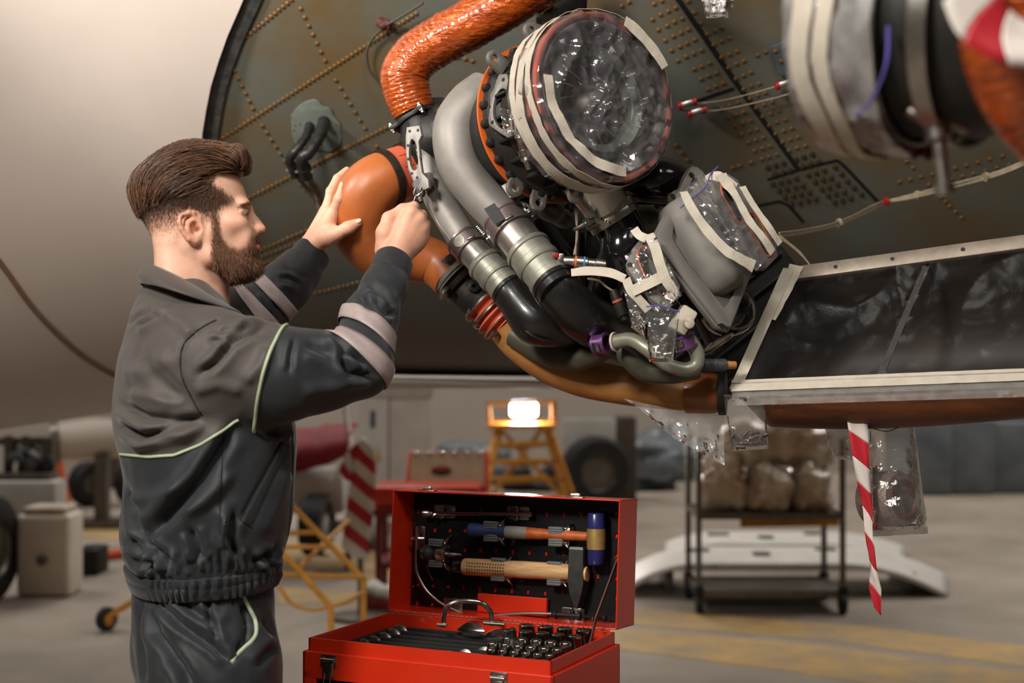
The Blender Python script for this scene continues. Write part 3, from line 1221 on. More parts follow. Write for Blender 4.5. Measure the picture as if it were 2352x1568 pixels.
# the body under the clothes, joined with head and hands into one continuous skin
CORE = SDF((-0.95, 1.9, -0.02), (-0.02, 2.9, 1.62), 0.012)
for (pts, sc) in ((NARM, 0.62), (FARM, 0.62)):
    for (p, r), (q, r2) in zip(pts[:-1], pts[1:]):
        CORE.cone(p, q, max(0.024, r * sc), max(0.024, r2 * sc), 0.02)
NB = A(430, 690, YM)
CORE.cone(NB, A(450, 830, YM), 0.05, 0.10, 0.03)
CORE.cone(A(450, 830, YM), PEL, 0.10, 0.08, 0.04)
CORE.cone(A(455, 800, 2.26), A(455, 800, 2.46), 0.045, 0.045, 0.03)
LEGS = []
for s in (-1, 1):
    hip = PEL + frame3(BY) @ np.array([0.0, s * 0.095, -0.06])
    knee = np.array([hip[0] + 0.03, hip[1] + s * 0.02, 0.50])
    ank = np.array([hip[0] - 0.01, hip[1] + s * 0.03, 0.09])
    LEGS.append((hip, knee, ank))
    CORE.chain([hip, knee, ank, ank + np.array([0.0, 0, -0.05])], [0.065, 0.050, 0.038, 0.036], 0.02)
    CORE.cone(ank + np.array([-0.02, 0, -0.05]), ank + np.array([0.14, 0.03, -0.06]), 0.034, 0.026, 0.02)
cv, cf = CORE.mesh()
allv = np.concatenate([head_w, h1v, h2v, cv])
of = np.cumsum([0, len(head_w), len(h1v), len(h2v)])
allf = np.concatenate([hf + of[0], h1f + of[1], h2f + of[2], cf + of[3]])
tmp = np_mesh('tmp_body', allv, allf, m_skin_h)
md = tmp.modifiers.new('one_skin', 'REMESH')
md.mode = 'VOXEL'
md.voxel_size = 0.0022
md.use_smooth_shade = True
bpy.context.view_layer.update()
me_b = bpy.data.meshes.new_from_object(tmp.evaluated_get(bpy.context.evaluated_depsgraph_get()))
bpy.data.objects.remove(tmp)
body = bpy.data.objects.new('body', me_b)
me_b.name = 'body'
COL.objects.link(body)
body.parent = person
body['label'] = 'head with short beard, bare neck and bare hands'
me_b.polygons.foreach_set('use_smooth', [True] * len(me_b.polygons))
if not me_b.materials:
    me_b.materials.append(m_skin_h)
bv = np.empty(len(me_b.vertices) * 3, np.float32)
me_b.vertices.foreach_get('co', bv)
bv = bv.reshape(-1, 3).astype(float)
loc = (bv - HC) @ HR           # head-local
lpx = 450 + loc[:, 0] * SM
lpy = 490 - loc[:, 2] * SM
inhead = (np.abs(loc[:, 0]) < 0.15) & (np.abs(loc[:, 1]) < 0.12) & (loc[:, 2] > -0.22) & (loc[:, 2] < 0.16)


def blob(px, py, sx, sy):
    return np.exp(-((lpx - px) / sx) ** 2 - ((lpy - py) / sy) ** 2) * inhead


def inside(poly, X, Y):
    r = np.zeros(len(X), bool)
    for i in range(len(poly)):
        (x1, y1), (x2, y2) = poly[i - 1], poly[i]
        c = ((y1 > Y) != (y2 > Y)) & (X < (x2 - x1) * (Y - y1) / (y2 - y1 + 1e-12) + x1)
        r ^= c
    return r


def soft_in(poly, X, Y, w):
    d, s, t = poly_dist(np.stack([X, Y], 1), list(poly) + [poly[0]])
    ins = inside(poly, X, Y)
    return np.clip(0.5 + np.where(ins, d, -d) / (2 * w), 0, 1)


BEARD = [(492, 500), (506, 506), (509, 545), (525, 568), (550, 575), (572, 570), (574, 551), (580, 544), (594, 544), (600, 552), (590, 554), (576, 556), (570, 562), (578, 570), (590, 573), (605, 578), (606, 615), (585, 632), (530, 640), (505, 632), (490, 608), (491, 560)]
FADE = [(300, 430), (360, 400), (440, 420), (500, 440), (530, 461), (505, 478), (500, 505), (488, 512), (470, 498), (440, 488), (420, 500), (414, 530), (412, 560), (395, 580), (355, 588), (320, 540), (298, 480)]
tint = np.ones((len(bv), 3))


def mul(w, c):
    global tint
    tint *= 1 - w[:, None] * (1 - np.array(c))


front = (loc[:, 0] > 0.06)
mul(blob(588, 563, 12, 8) * front * (np.abs(loc[:, 1]) < 0.024), (0.88, 0.55, 0.52))
mul(blob(600, 525, 16, 14) * 0.6, (0.98, 0.78, 0.72))
mul(blob(540, 520, 26, 20) * 0.5, (1, 0.84, 0.78))
mul(blob(442, 528, 26, 36) * (np.abs(loc[:, 1]) > 0.068) * 0.7, (1.0, 0.72, 0.62))
mul(soft_in(BEARD, lpx, lpy, 7) * inhead, (0.50, 0.41, 0.35))
mul(soft_in(FADE, lpx, lpy, 12) * inhead * (np.clip((560 - lpy) / 110, 0, 1)), (0.42, 0.35, 0.30))
mul((inhead & (lpy < 405) & (lpx < 545)).astype(float), (0.3, 0.24, 0.2))
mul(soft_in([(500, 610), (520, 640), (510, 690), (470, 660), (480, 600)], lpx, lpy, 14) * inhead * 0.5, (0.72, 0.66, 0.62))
mul((~inhead).astype(float) * 0.5, (1.0, 0.86, 0.80))
set_attr(body, 'tint', tint)

# nails
m_nail = mat('nail', (226, 178, 160), 0.3, var=0.0)
for p, d in ((A(823, 506.5, 2.604), A(822, 511, 2.612) - A(800, 523, 2.606)),):
    M = frame_m(p, d, (0.1, -0.8, 0.5))
    obj('thumb_nail', ellip(p, (0.0065, 0.005, 0.0016), M, 14, 8), m_nail, body)

# eyes and brows
for s in (-1, 1):
    ec = h2w(hl(550.5, 493.5, s * 0.0315)[None])[0]
    obj('eye', ellip(ec, (0.0128, 0.0128, 0.0128)), mat('eye_white', (176, 158, 148), 0.25, var=0), body)
    ic = h2w(hl(561.8, 493.5, s * 0.031)[None])[0]
    obj('iris', ellip(ic, (0.0045, 0.0066, 0.0066), Matrix(HR.tolist())), mat('iris', (52, 36, 24), 0.15, var=0), body)


# ------------------------------------------------------------------ strands
def strand_geo(P, r, taper=0.25):
    """P: (N, K, 3) polylines -> thin three-sided strands"""
    N_, K, _ = P.shape
    T = np.gradient(P, axis=1)
    T /= np.linalg.norm(T, axis=2)[:, :, None] + 1e-12
    ref = np.array([0.31, 0.77, 0.55])
    u = np.cross(T, ref)
    u /= np.linalg.norm(u, axis=2)[:, :, None] + 1e-12
    w = np.cross(T, u)
    rad = np.asarray(r).reshape(-1, 1, 1) * (1 - (1 - taper) * np.linspace(0, 1, K) ** 2)[None, :, None]
    vs = np.stack([P + rad * (u * math.cos(a) + w * math.sin(a)) for a in (0, 2.094, 4.189)], 2)   # N,K,3,3
    i = np.arange(N_)[:, None, None] * K * 3
    k = np.arange(K - 1)[None, :, None] * 3
    j = np.arange(3)[None, None, :]
    a = i + k + j
    b = i + k + (j + 1) % 3
    F = np.stack([a, b, b + 3, a + 3], -1).reshape(-1, 4)
    return vs.reshape(-1, 3), F


def sample_mesh(Vv, F, weight, n, rng):
    """n random points on quads, chosen with per-vertex weights"""
    fw = weight[F].mean(1)
    a = np.linalg.norm(np.cross(Vv[F[:, 2]] - Vv[F[:, 0]], Vv[F[:, 3]] - Vv[F[:, 1]]), axis=1) * fw
    pick = rng.choice(len(F), n, p=a / a.sum())
    u, v = rng.random((n, 1)), rng.random((n, 1))
    q = F[pick]
    return (Vv[q[:, 0]] * (1 - u) + Vv[q[:, 1]] * u) * (1 - v) + (Vv[q[:, 3]] * (1 - u) + Vv[q[:, 2]] * u) * v, pick


hn = vnormals(hv, hf)
hpx, hpy = 450 + hv[:, 0] * SM, 490 - hv[:, 2] * SM
# beard
wb_ = soft_in(BEARD, hpx, hpy, 4) ** 2 * (np.abs(hv[:, 1]) < 0.09)
wb_[(hpx > 560) & (hpy < 566) & (np.abs(hv[:, 1]) > 0.030)] *= 0.4
wb_[(hpx > 583) & (np.abs(hpy - 562) < 7) & (np.abs(hv[:, 1]) < 0.020)] = 0
S0, pk = sample_mesh(hv, hf, wb_, 9000, RNG)
n0 = hn[hf[pk, 0]]
bpx, bpy_ = 450 + S0[:, 0] * SM, 490 - S0[:, 2] * SM
chin = np.clip((bpy_ - 560) / 45, 0, 1) * np.clip((bpx - 480) / 50, 0, 1)
ln = (0.0045 + 0.0095 * chin) * RNG.uniform(0.6, 1.25, len(S0))
dr = n0 * 0.75 + np.stack([0.10 * np.ones(len(S0)), np.zeros(len(S0)), -1.0 * np.ones(len(S0))], 1) + RNG.normal(0, 0.22, S0.shape)
dr /= np.linalg.norm(dr, axis=1)[:, None]
tk = np.linspace(0, 1, 4)
P = S0[:, None] + dr[:, None] * (ln[:, None, None] * tk[None, :, None]) + np.array([0.1, 0, -0.35])[None, None] * (ln[:, None, None] * tk[None, :, None] ** 2)
sv, sf = strand_geo(h2w(P.reshape(-1, 3)).reshape(P.shape), RNG.uniform(0.00028, 0.00042, len(P)))
bo = np_mesh('beard', sv, sf, m_beard, person, label='short trimmed brown beard', kind='stuff')
tc = np.repeat(RNG.uniform(0.5, 1.7, len(P))[:, None] * np.array([[1.0, 0.95, 0.88]]), 12, 0)
set_attr(bo, 'tint', tc)
# brows and lashes
ew = np.zeros(len(hv))
ew += soft_in([(576, 464), (577, 471), (560, 479), (546, 489), (546, 484), (558, 472)], hpx, hpy, 1.5) * (np.abs(hv[:, 1]) > 0.008) * (np.abs(hv[:, 1]) < 0.06) * (hv[:, 0] > 0.05)
S0, pk = sample_mesh(hv, hf, ew + 1e-9, 300, RNG)
n0 = hn[hf[pk, 0]]
dr = n0 * 0.35 + np.stack([-0.5 * np.ones(len(S0)), np.sign(S0[:, 1]) * 0.8, 0.1 * np.ones(len(S0))], 1) + RNG.normal(0, 0.15, S0.shape)
dr /= np.linalg.norm(dr, axis=1)[:, None]
P = S0[:, None] + dr[:, None] * (0.007 * tk[None, :, None])
L_ = []
for s in (-1, 1):
    for k in range(15):
        t = k / 14
        b0 = hl(563.5 - 11 * max(0, t - 0.4), 490 + 3 * t, s * (0.020 + 0.024 * t))
        e_ = b0 + np.array([0.006 * (1 - 0.4 * t), s * 0.0035 * t, -0.0025])
        L_.append([b0, (b0 + e_) / 2 + np.array([0, 0, -0.0006]), e_ * 0.67 + b0 * 0.33, e_])
P = np.concatenate([P, np.array(L_)])
sv, sf = strand_geo(h2w(P.reshape(-1, 3)).reshape(P.shape), np.full(len(P), 0.00022))
eo = np_mesh('eyebrows', sv, sf, m_hair, person, kind='stuff')
set_attr(eo, 'tint', np.full((len(sv), 3), 1.1))

# hair: a swept-back mass with strands over it
HH = SDF((-0.14, -0.10, -0.06), (0.13, 0.10, 0.15), 0.0025)
HH.fun(loft([327, 329, 333, 340, 352, 370, 385, 395, 405, 430, 455, 485, 515, 540],
            [455, 482, 508, 537, 553, 558, 557, 552, 545, 545, 545, 545, 500, 500],
            [445, 428, 412, 396, 374, 350, 335, 326, 319, 310, 310, 320, 335, 352],
            [0.006, 0.024, 0.040, 0.053, 0.063, 0.071, 0.0755, 0.078, 0.0795, 0.0802, 0.0788, 0.0755, 0.072, 0.066], n=2.2), 0.001)
hx_t = [290, 330, 380, 430, 475, 492, 500, 520, 545, 570]
hy_t = [520, 500, 470, 455, 450, 420, 398, 398, 402, 398]
HH.fun(lambda x, y, z: (np.interp(450 + x * SM, hx_t, hy_t) - (490 - z * SM)) / SM * -1.0 + 0 * y, 0.006, 'i')
HH.ell(hl(532, 384, 0.0), (0.022, 0.052, 0.014), k=0.012)
HH.ell(hl(545, 366, -0.012), (0.013, 0.044, 0.020), k=0.012)
mv, mf = HH.mesh()
mn = vnormals(mv, mf)
mpx, mpy = 450 + mv[:, 0] * SM, 490 - mv[:, 2] * SM
mp3 = mv * np.array([14.0, 60, 60])
mv2 = mv + mn * (np.sin(mv[:, 1] * 300 + 5 * np.sin(mv[:, 0] * 40 + mv[:, 2] * 90)) * 0.0012)[:, None]


def field(p):
    px = 450 + p[:, 0] * SM
    py = 490 - p[:, 2] * SM
    side = np.clip(np.abs(p[:, 1]) / 0.075, 0, 1) ** 2
    ang = np.interp(px, [300, 312, 330, 365, 410, 460, 505, 530, 552, 562], [-100, -85, -66, -44, -26, -14, 4, 28, 62, 85]) - 10 * side * np.clip((py - 380) / 60, -0.6, 1)
    a = np.radians(ang)
    return np.stack([-np.cos(a), 0.10 * np.sign(p[:, 1]) * np.ones(len(p)), np.sin(a)], 1)


def sdf_at(S, p):
    g = (p - S.lo) / S.h
    g = np.clip(g, 0, np.array(S.D.shape) - 1.001)
    i = g.astype(int)
    f = g - i
    r = 0
    for a in (0, 1):
        for b in (0, 1):
            for c in (0, 1):
                r = r + S.D[i[:, 0] + a, i[:, 1] + b, i[:, 2] + c] * np.where(a, f[:, 0], 1 - f[:, 0]) * np.where(b, f[:, 1], 1 - f[:, 1]) * np.where(c, f[:, 2], 1 - f[:, 2])
    return r


def grad_at(S, p):
    e = S.h
    return np.stack([(sdf_at(S, p + d) - sdf_at(S, p - d)) / (2 * e) for d in np.eye(3) * e], 1)


def flow(S0, length, K, lift, S):
    p = S0.copy()
    out = [p.copy()]
    nz = RNG.normal(0, 0.10, S0.shape)
    for k in range(K - 1):
        g = grad_at(S, p)
        g /= np.linalg.norm(g, axis=1)[:, None] + 1e-9
        v = field(p) + nz
        v -= g * (v * g).sum(1)[:, None]
        v /= np.linalg.norm(v, axis=1)[:, None] + 1e-9
        p = p + v * (length / (K - 1))[:, None]
        d = sdf_at(S, p)
        p = p - g * np.clip(d - lift, -0.006, 0.006)[:, None]
        out.append(p.copy())
    return np.stack(out, 1)


wt = 1.0 + 1.5 * (mpx > 500)
S0, pk = sample_mesh(mv, mf, wt * (mn[:, 2] > -0.75), 6500, RNG)
top = np.clip((470 - (490 - S0[:, 2] * SM)) / 60, 0.25, 1)
ln = RNG.uniform(0.035, 0.075, len(S0)) * top
lift = RNG.uniform(0.0006, 0.0056, len(S0))
clump = np.sin(S0[:, 1] * 260 + 4 * np.sin(S0[:, 0] * 50) + S0[:, 2] * 120)
lift += 0.0028 * clump * (clump > 0)
P = flow(S0, ln, 9, lift, HH)
sv, sf = strand_geo(h2w(P.reshape(-1, 3)).reshape(P.shape), RNG.uniform(0.00045, 0.0008, len(P)), 0.3)
tc1 = np.repeat((RNG.uniform(0.45, 1.7, len(P)) * (1 + 0.45 * clump))[:, None] * np.array([[1.0, 0.93, 0.85]]), 27, 0)
# short clipped sides
wf = soft_in(FADE, hpx, hpy, 10) * np.clip((572 - hpy) / 120, 0, 1) ** 2.4 * (np.interp(hpx, hx_t, hy_t) - 12 < hpy)
S1, pk = sample_mesh(hv, hf, wf + 1e-9, 9000, RNG)
n1 = hn[hf[pk, 0]]
dens = np.clip((545 - (490 - S1[:, 2] * SM)) / 80, 0.1, 1)
dr = n1 * 0.5 + np.array([-0.35, 0, -0.8]) + RNG.normal(0, 0.2, S1.shape)
dr /= np.linalg.norm(dr, axis=1)[:, None]
ln1 = (0.0015 + 0.0075 * dens) * RNG.uniform(0.6, 1.2, len(S1))
P1 = S1[:, None] + dr[:, None] * (ln1[:, None, None] * tk[None, :, None])
sv1, sf1 = strand_geo(h2w(P1.reshape(-1, 3)).reshape(P1.shape), RNG.uniform(0.00022, 0.00036, len(P1)))
tc2 = np.repeat((RNG.uniform(0.4, 1.1, len(P1)) * (1 + 0.9 * np.clip((450 + S1[:, 0] * SM - 440) / 70, 0, 1)))[:, None] * np.ones((1, 3)), 12, 0)
vs_ = np.concatenate([h2w(mv2), sv, sv1])
fs_ = np.concatenate([mf, sf + len(mv2), sf1 + len(mv2) + len(sv)])
ho = np_mesh('hair', vs_, fs_, m_hair, person, label='brown hair swept back with faded sides', kind='stuff')
set_attr(ho, 'tint', np.concatenate([np.full((len(mv2), 3), 0.34), tc1, tc2]))

# ------------------------------------------------------------------ jacket
J_py = [622, 650, 680, 720, 760, 820, 880, 950, 1000, 1040, 1100, 1150, 1190, 1232, 1262, 1282, 1298, 1310, 1318]
J_b = [362, 334, 312, 292, 280, 268, 262, 258, 262, 272, 284, 283, 277, 275, 280, 287, 297, 312, 345]
J_f = [460, 486, 514, 550, 590, 628, 655, 674, 680, 680, 678, 676, 670, 662, 653, 647, 640, 622, 600]
J_w = [0.05, 0.078, 0.108, 0.152, 0.186, 0.205, 0.207, 0.205, 0.202, 0.2, 0.197, 0.195, 0.193, 0.19, 0.187, 0.184, 0.178, 0.16, 0.13]
cB, sB = math.cos(BY), math.sin(BY)
BX0 = IW / 2


def body_sec(py, t_py=J_py, t_b=J_b, t_f=J_f, t_w=J_w):
    b, f, w = np.interp(py, t_py, t_b), np.interp(py, t_py, t_f), np.interp(py, t_py, t_w)
    sw = (f - b) / 2 * YM / FP
    a = np.sqrt(np.maximum(sw ** 2 - (w * sB) ** 2, 0.0009)) / cB
    return ((f + b) / 2 - BX0) * YM / FP, a, w


def body_fun(tabs, n=2.3):
    def f(x, y, z):
        py = HOR - (z - CAMZ) * FP / YM
        cx, a, w = body_sec(py, *tabs)
        dx, dy = x - cx, y - YM
        lx = dx * cB + dy * sB
        ly = -dx * sB + dy * cB
        g = ((np.abs(lx) / a) ** n + (np.abs(ly) / w) ** n + 1e-9) ** (1 / n)
        over = np.maximum(0, np.maximum(tabs[0][0] - py, py - tabs[0][-1])) * YM / FP
        return (g - 1) * np.minimum(a, w) * 0.92 + over
    return f


JK = SDF((-0.76, 2.0, 1.0), (-0.16, 2.76, 1.62), 0.0042)
JK.fun(body_fun((J_py, J_b, J_f, J_w)), 0.001)
torso_D = JK.D.copy()
for pts in (NARM, FARM):
    for i in range(len(pts) - 1):
        JK.cone(pts[i][0], pts[i + 1][0], pts[i][1], pts[i + 1][1], 0.03 if i < 2 else 0.018)
JK.ell(A(478, 805, 2.20), (0.08, 0.055, 0.06), k=0.05)      # deltoid / shoulder
JK.ell(A(455, 770, 2.50), (0.075, 0.06, 0.06), k=0.05)
# open the cuffs and the neck
JK.cone(WRN, A(907, 590, 2.47), 0.0285, 0.0285, 0.002, 'd', 0.06)
JK.cone(FARM[-1][0], A(722, 574, 2.65), 0.029, 0.029, 0.002, 'd', 0.06)
jv, jf = JK.mesh()
jv = relax(jv, jf, 1, 0.4)
FOLDS = [
    ([(498, 734), (466, 750), (427, 783), (415, 810), (414, 851), (431, 896), (463, 956)], 0.0035, 4, 's'),
    ([(310, 752), (350, 730), (400, 712)], 0.007, 7, 'c'), ([(288, 748), (318, 728), (350, 712)], 0.005, 6, 'c'),
    ([(612, 752), (570, 768), (531, 790), (497, 832), (455, 862)], 0.009, 8, 'c'), ([(570, 752), (524, 780), (480, 786)], 0.006, 6, 'c'),
    ([(590, 748), (540, 760), (500, 770)], 0.006, 7, 'c'), ([(616, 800), (600, 840), (560, 880)], 0.007, 14, 'r'),
    ([(440, 900), (500, 880), (560, 900)], 0.005, 14, 'r'), ([(676, 775), (668, 815), (664, 855)], 0.005, 6, 'c'),
    ([(757, 758), (795, 805), (852, 850)], 0.010, 9, 'c'), ([(776, 795), (800, 858), (856, 862)], 0.010, 8, 'c'),
    ([(700, 790), (760, 812), (800, 850)], 0.006, 12, 'c'), ([(690, 900), (760, 890), (840, 870)], 0.006, 16, 'r'),
    ([(826, 680), (848, 712), (852, 740)], 0.007, 7, 'c'), ([(845, 655), (880, 672), (900, 700)], 0.006, 7, 'c'), ([(860, 690), (885, 720), (905, 722)], 0.005, 7, 'c'),
    ([(275, 925), (337, 958), (401, 966), (470, 963)], 0.010, 10, 'c'), ([(278, 978), (330, 1004), (380, 986), (440, 975)], 0.009, 8, 'c'),
    ([(300, 900), (360, 915), (430, 925)], 0.006, 13, 'r'), ([(330, 820), (380, 880), (420, 920)], 0.005, 16, 'c'), ([(300, 1020), (380, 1018), (450, 995)], 0.006, 10, 'r'),
    ([(280, 860), (330, 850), (400, 820)], 0.005, 20, 'r'),
    ([(536, 980), (500, 1040), (462, 1100), (398, 1171), (331, 1240)], 0.013, 13, 'c'), ([(291, 1120), (312, 1180), (331, 1236)], 0.010, 9, 'c'),
    ([(300, 1150), (360, 1140), (420, 1110)], 0.007, 16, 'r'), ([(340, 1245), (370, 1270), (396, 1296)], 0.010, 8, 'c'), ([(290, 1230), (320, 1255), (345, 1290)], 0.008, 9, 'c'),
    ([(437, 1215), (452, 1250), (462, 1285)], 0.010, 9, 'c'), ([(540, 1175), (524, 1232), (545, 1285)], 0.011, 9, 'c'), ([(580, 1290), (605, 1276), (630, 1270)], 0.008, 7, 'c'),
    ([(500, 1260), (510, 1220), (505, 1160)], 0.006, 14, 'r'), ([(512, 1050), (508, 1140), (504, 1226)], 0.0022, 3, 's'), ([(610, 1000), (640, 985), (672, 990)], 0.005, 9, 'c'),
    ([(646, 1015), (600, 1104), (551, 1194)], 0.0035, 3.5, 's'), ([(646, 1015), (662, 1026), (580, 1210), (551, 1194)], 0.0015, 3, 's'), ([(600, 1230), (640, 1150), (660, 1080)], 0.005, 18, 'r'),
    ([(560, 720), (600, 735), (640, 745)], 0.003, 6, 'r'), ([(600, 660), (625, 680), (640, 720)], 0.005, 7, 'c'), ([(640, 640), (665, 640), (690, 655)], 0.006, 7, 'c'), ([(655, 615), (680, 625), (700, 640)], 0.005, 6, 'c'),
    ([(380, 720), (420, 745), (440, 770)], 0.004, 14, 'r')]
for x_ in range(340, 640, 19):
    b_ = 1322 - (x_ - 300) * 0.05
    FOLDS.append(([(x_, b_), (x_ + random.uniform(-8, 8), b_ - 18), (x_ + random.uniform(-14, 14), b_ - random.uniform(34, 60))], random.uniform(0.004, 0.007), random.uniform(4.5, 7), 'c'))
FOLDS.append(([(285, 1262), (310, 1285), (360, 1300)], 0.009, 9, 'c'))
FOLDS.append(([(420, 1180), (470, 1150), (540, 1080)], 0.007, 14, 'r'))
jn = vnormals(jv, jf)
# soft irregular drape
nz_ = np.array([noise.noise(V((p[0] * 14, p[1] * 14, p[2] * 9))) + 0.5 * noise.noise(V((p[0] * 34, p[1] * 34, p[2] * 22))) for p in jv])
jv = jv + jn * (nz_ * 0.0032)[:, None]
jv = fold(jv, jn, [(l_, A_ * 1.45, w_, k_) for l_, A_, w_, k_ in FOLDS])
jv = relax(jv, jf, 1, 0.35)
jpx = proj(jv)
g_t = sdf_at(JK, jv)
SDF.D_t = None
tD = SDF.__new__(SDF)
tD.lo, tD.h, tD.D = JK.lo, JK.h, torso_D
is_arm = sdf_at(tD, jv) > 0.012
fpx = jpx[jf].mean(1)
farm = is_arm[jf].mean(1) > 0.5
fy = jv[jf].mean(1)[:, 1]
yoke_line = np.interp(fpx[:, 0], [250, 275, 340, 400, 460, 510, 545, 600, 690], [1040, 1043, 1049, 1045, 1021, 990, 964, 958, 958])
near_arm = farm & (fy < 2.47) & (fpx[:, 0] > 470)
far_arm = farm & (fy >= 2.47) & (fpx[:, 0] > 470)
sl_c = np.array(at(626, 860, 2.21))
sl_n = np.cross(np.array(at(655, 757, 2.21) - at(597, 963, 2.21)), np.array([0, 1, 0.0]))
sl_n = sl_n * np.sign(sl_n[0])
grey = (~near_arm & ~far_arm & (fpx[:, 1] < yoke_line)) | (near_arm & (((jv[jf].mean(1) - sl_c) @ sl_n) < 0))


def sub_mesh(name, sel, m, parent, **kw):
    F = jf[sel]
    u, inv = np.unique(F, return_inverse=True)
    return np_mesh(name, jv[u], inv.reshape(F.shape), m, parent, **kw)


jacket = sub_mesh('jacket', ~grey, m_jnavy, person, label='navy work jacket with grey yoke, reflective bands and green piping')
sub_mesh('yoke', grey, m_jgrey, jacket, label='grey upper yoke and sleeve tops')
BV = BVHTree.FromPolygons([V(p) for p in jv], [tuple(f) for f in jf.tolist()])


def cam_hit(px, py, off=0.0):
    d = ray(px, py).normalized()
    h = BV.ray_cast(EYE, d)
    return None if h[0] is None else h[0] - d * off


def ring_pts(c, n, count=48, far=0.16, off=0.0):
    a, u, w = basis(n)
    rad = []
    last = 0.04
    dirs = [u * math.cos(2 * math.pi * i / count) + w * math.sin(2 * math.pi * i / count) for i in range(count)]
    for d in dirs:
        h = BV.ray_cast(V(c), d, far)
        last = h[3] if h[0] is not None else last
        rad.append(last)
    rad = [max(rad[i - 1], rad[i], rad[(i + 1) % count]) for i in range(count)]
    return [V(c) + d * (r + off) for d, r in zip(dirs, rad)]


def smooth_ring(P, it=2):
    for _ in range(it):
        P = [(P[i - 1] + P[i] * 2 + P[(i + 1) % len(P)]) / 4 for i in range(len(P))]
    return P


def band(name, c0, c1, n0, n1, m, rows=5, off=0.003):
    R = []
    for k in range(rows):
        t = k / (rows - 1)
        R.append(smooth_ring(ring_pts(V(c0).lerp(V(c1), t), V(n0).lerp(V(n1), t), 56, off=off), 4))
    vs = [p for r in R for p in r]
    fs = [(k * 56 + j, k * 56 + (j + 1) % 56, (k + 1) * 56 + (j + 1) % 56, (k + 1) * 56 + j) for k in range(rows - 1) for j in range(56)]
    return obj(name, (vs, fs), m, jacket, solid=0.0012)


def pdir(x, y, yd=0.0):
    return V((x, yd, -y)).normalized()


n1 = pdir(0.62, -0.78, 0.35)
band('reflective_band', at(836, 770, 2.325), at(852, 738, 2.345), n1, pdir(0.55, -0.83, 0.4), m_reflect)
band('reflective_band', at(806, 822, 2.285), at(822, 790, 2.305), pdir(0.66, -0.75, 0.3), n1, m_reflect)
n2 = pdir(0.72, -0.68, 0.15)
band('reflective_band', at(622, 690, 2.59), at(640, 668, 2.60), n2, n2, m_reflect)
band('reflective_band', at(582, 716, 2.575), at(602, 702, 2.585), pdir(0.8, -0.6, 0.1), n2, m_reflect)
# cuffs
for name, c, n, L in (('cuff', WRN, WRN - NARM[-2][0], 0.035), ('cuff', FARM[-1][0], FARM[-1][0] - FARM[-2][0], 0.04)):
    n = V(n).normalized()
    rc_ = 0.0365 if name and L < 0.037 else 0.038
    obj('cuff', lathe(V(c), n, [(-L, rc_ - 0.002), (-L, rc_ + 0.0015), (-L + 0.003, rc_ + 0.002), (0.008, rc_ + 0.0005), (0.011, rc_ - 0.001), (0.010, rc_ - 0.0045), (-0.01, rc_ - 0.006)], 48, mod=lambda t, th: 1 + 0.02 * math.sin(th * 3 + 1) + 0.012 * math.sin(th * 7)), m_jnavy, jacket)
# piping
sp = smooth_ring(ring_pts(at(626, 860, 2.21), V(at(655, 757, 2.21) - at(597, 963, 2.21)).cross(V((0, 1, 0.0))) * -1, 56, off=0.0012), 1)
obj('piping', tube(sp, 0.0030, 8, closed=True), m_pipe, jacket)
pl = [cam_hit(x, float(np.interp(x, [250, 275, 340, 400, 460, 510, 545], [1040, 1043, 1049, 1045, 1021, 990, 964])), 0.001) for x in np.linspace(276, 548, 30)]
pl = [p for p in pl if p is not None]
obj('piping', tube(pl, 0.0025, 8, n=len(pl) * 2), m_pipe, jacket)
# stitched seams
m_seam = mat('seam_thread', (24, 25, 28), 0.9, var=0)
for ln_ in ([(498, 734), (482, 741), (466, 750), (445, 765), (427, 783), (418, 800), (414, 825), (415, 851), (421, 875), (431, 896), (446, 925), (463, 954)],
            [(646, 1015), (623, 1060), (600, 1104), (575, 1150), (551, 1194)], [(646, 1015), (662, 1027)], [(551, 1194), (580, 1212)],
            [(512, 1000), (510, 1060), (507, 1120), (505, 1180), (504, 1226)], [(672, 990), (673, 1060), (670, 1140), (662, 1230)]):
    q_ = cr([V((x, y, 0)) for x, y in ln_], max(6, len(ln_) * 4))
    sp_ = [cam_hit(v.x, v.y, 0.0004) for v in q_]
    sp_ = [p for p in sp_ if p is not None]
    if len(sp_) > 2:
        obj('seam', tube(sp_, 0.0011, 6, n=len(sp_), smooth=False), m_seam, jacket)
# collar: a folded strip round the neck


def collar_pt(u, v):
    th = 2 * math.pi * (0.03 + 0.94 * u)          # 0 at the throat
    front = 0.5 + 0.5 * math.cos(th)
    topc, botc = at(437, 664, YM), at(440, 697, YM)
    # ellipse through back and front marks, tilted down to the front
    def el(c, half, lat, zf, zb):
        p = V(c) + V((half * math.cos(th) * cB - lat * math.sin(th) * sB * 0.7, half * math.cos(th) * sB * 0.7 + lat * math.sin(th), 0))
        p.z = zb + (zf - zb) * front ** 1.15
        return p
    zt = (CAMZ + (HOR - 714) * YM / FP, CAMZ + (HOR - 608) * YM / FP)
    zb = (CAMZ + (HOR - 728) * YM / FP, CAMZ + (HOR - 655) * YM / FP)
    t = el(topc, m_of(101, YM), 0.080, *zt)
    b = el(botc, m_of(113, YM), 0.146, *zb)
    p = t.lerp(b, v)
    nrm = V((p.x - topc.x, p.y - topc.y, 0)).normalized()
    return p + nrm * 0.008 * math.sin(math.pi * v)


obj('collar', grid(collar_pt, 60, 8), m_jgrey, jacket, label='turned-down grey collar', solid=0.004, fix=False)


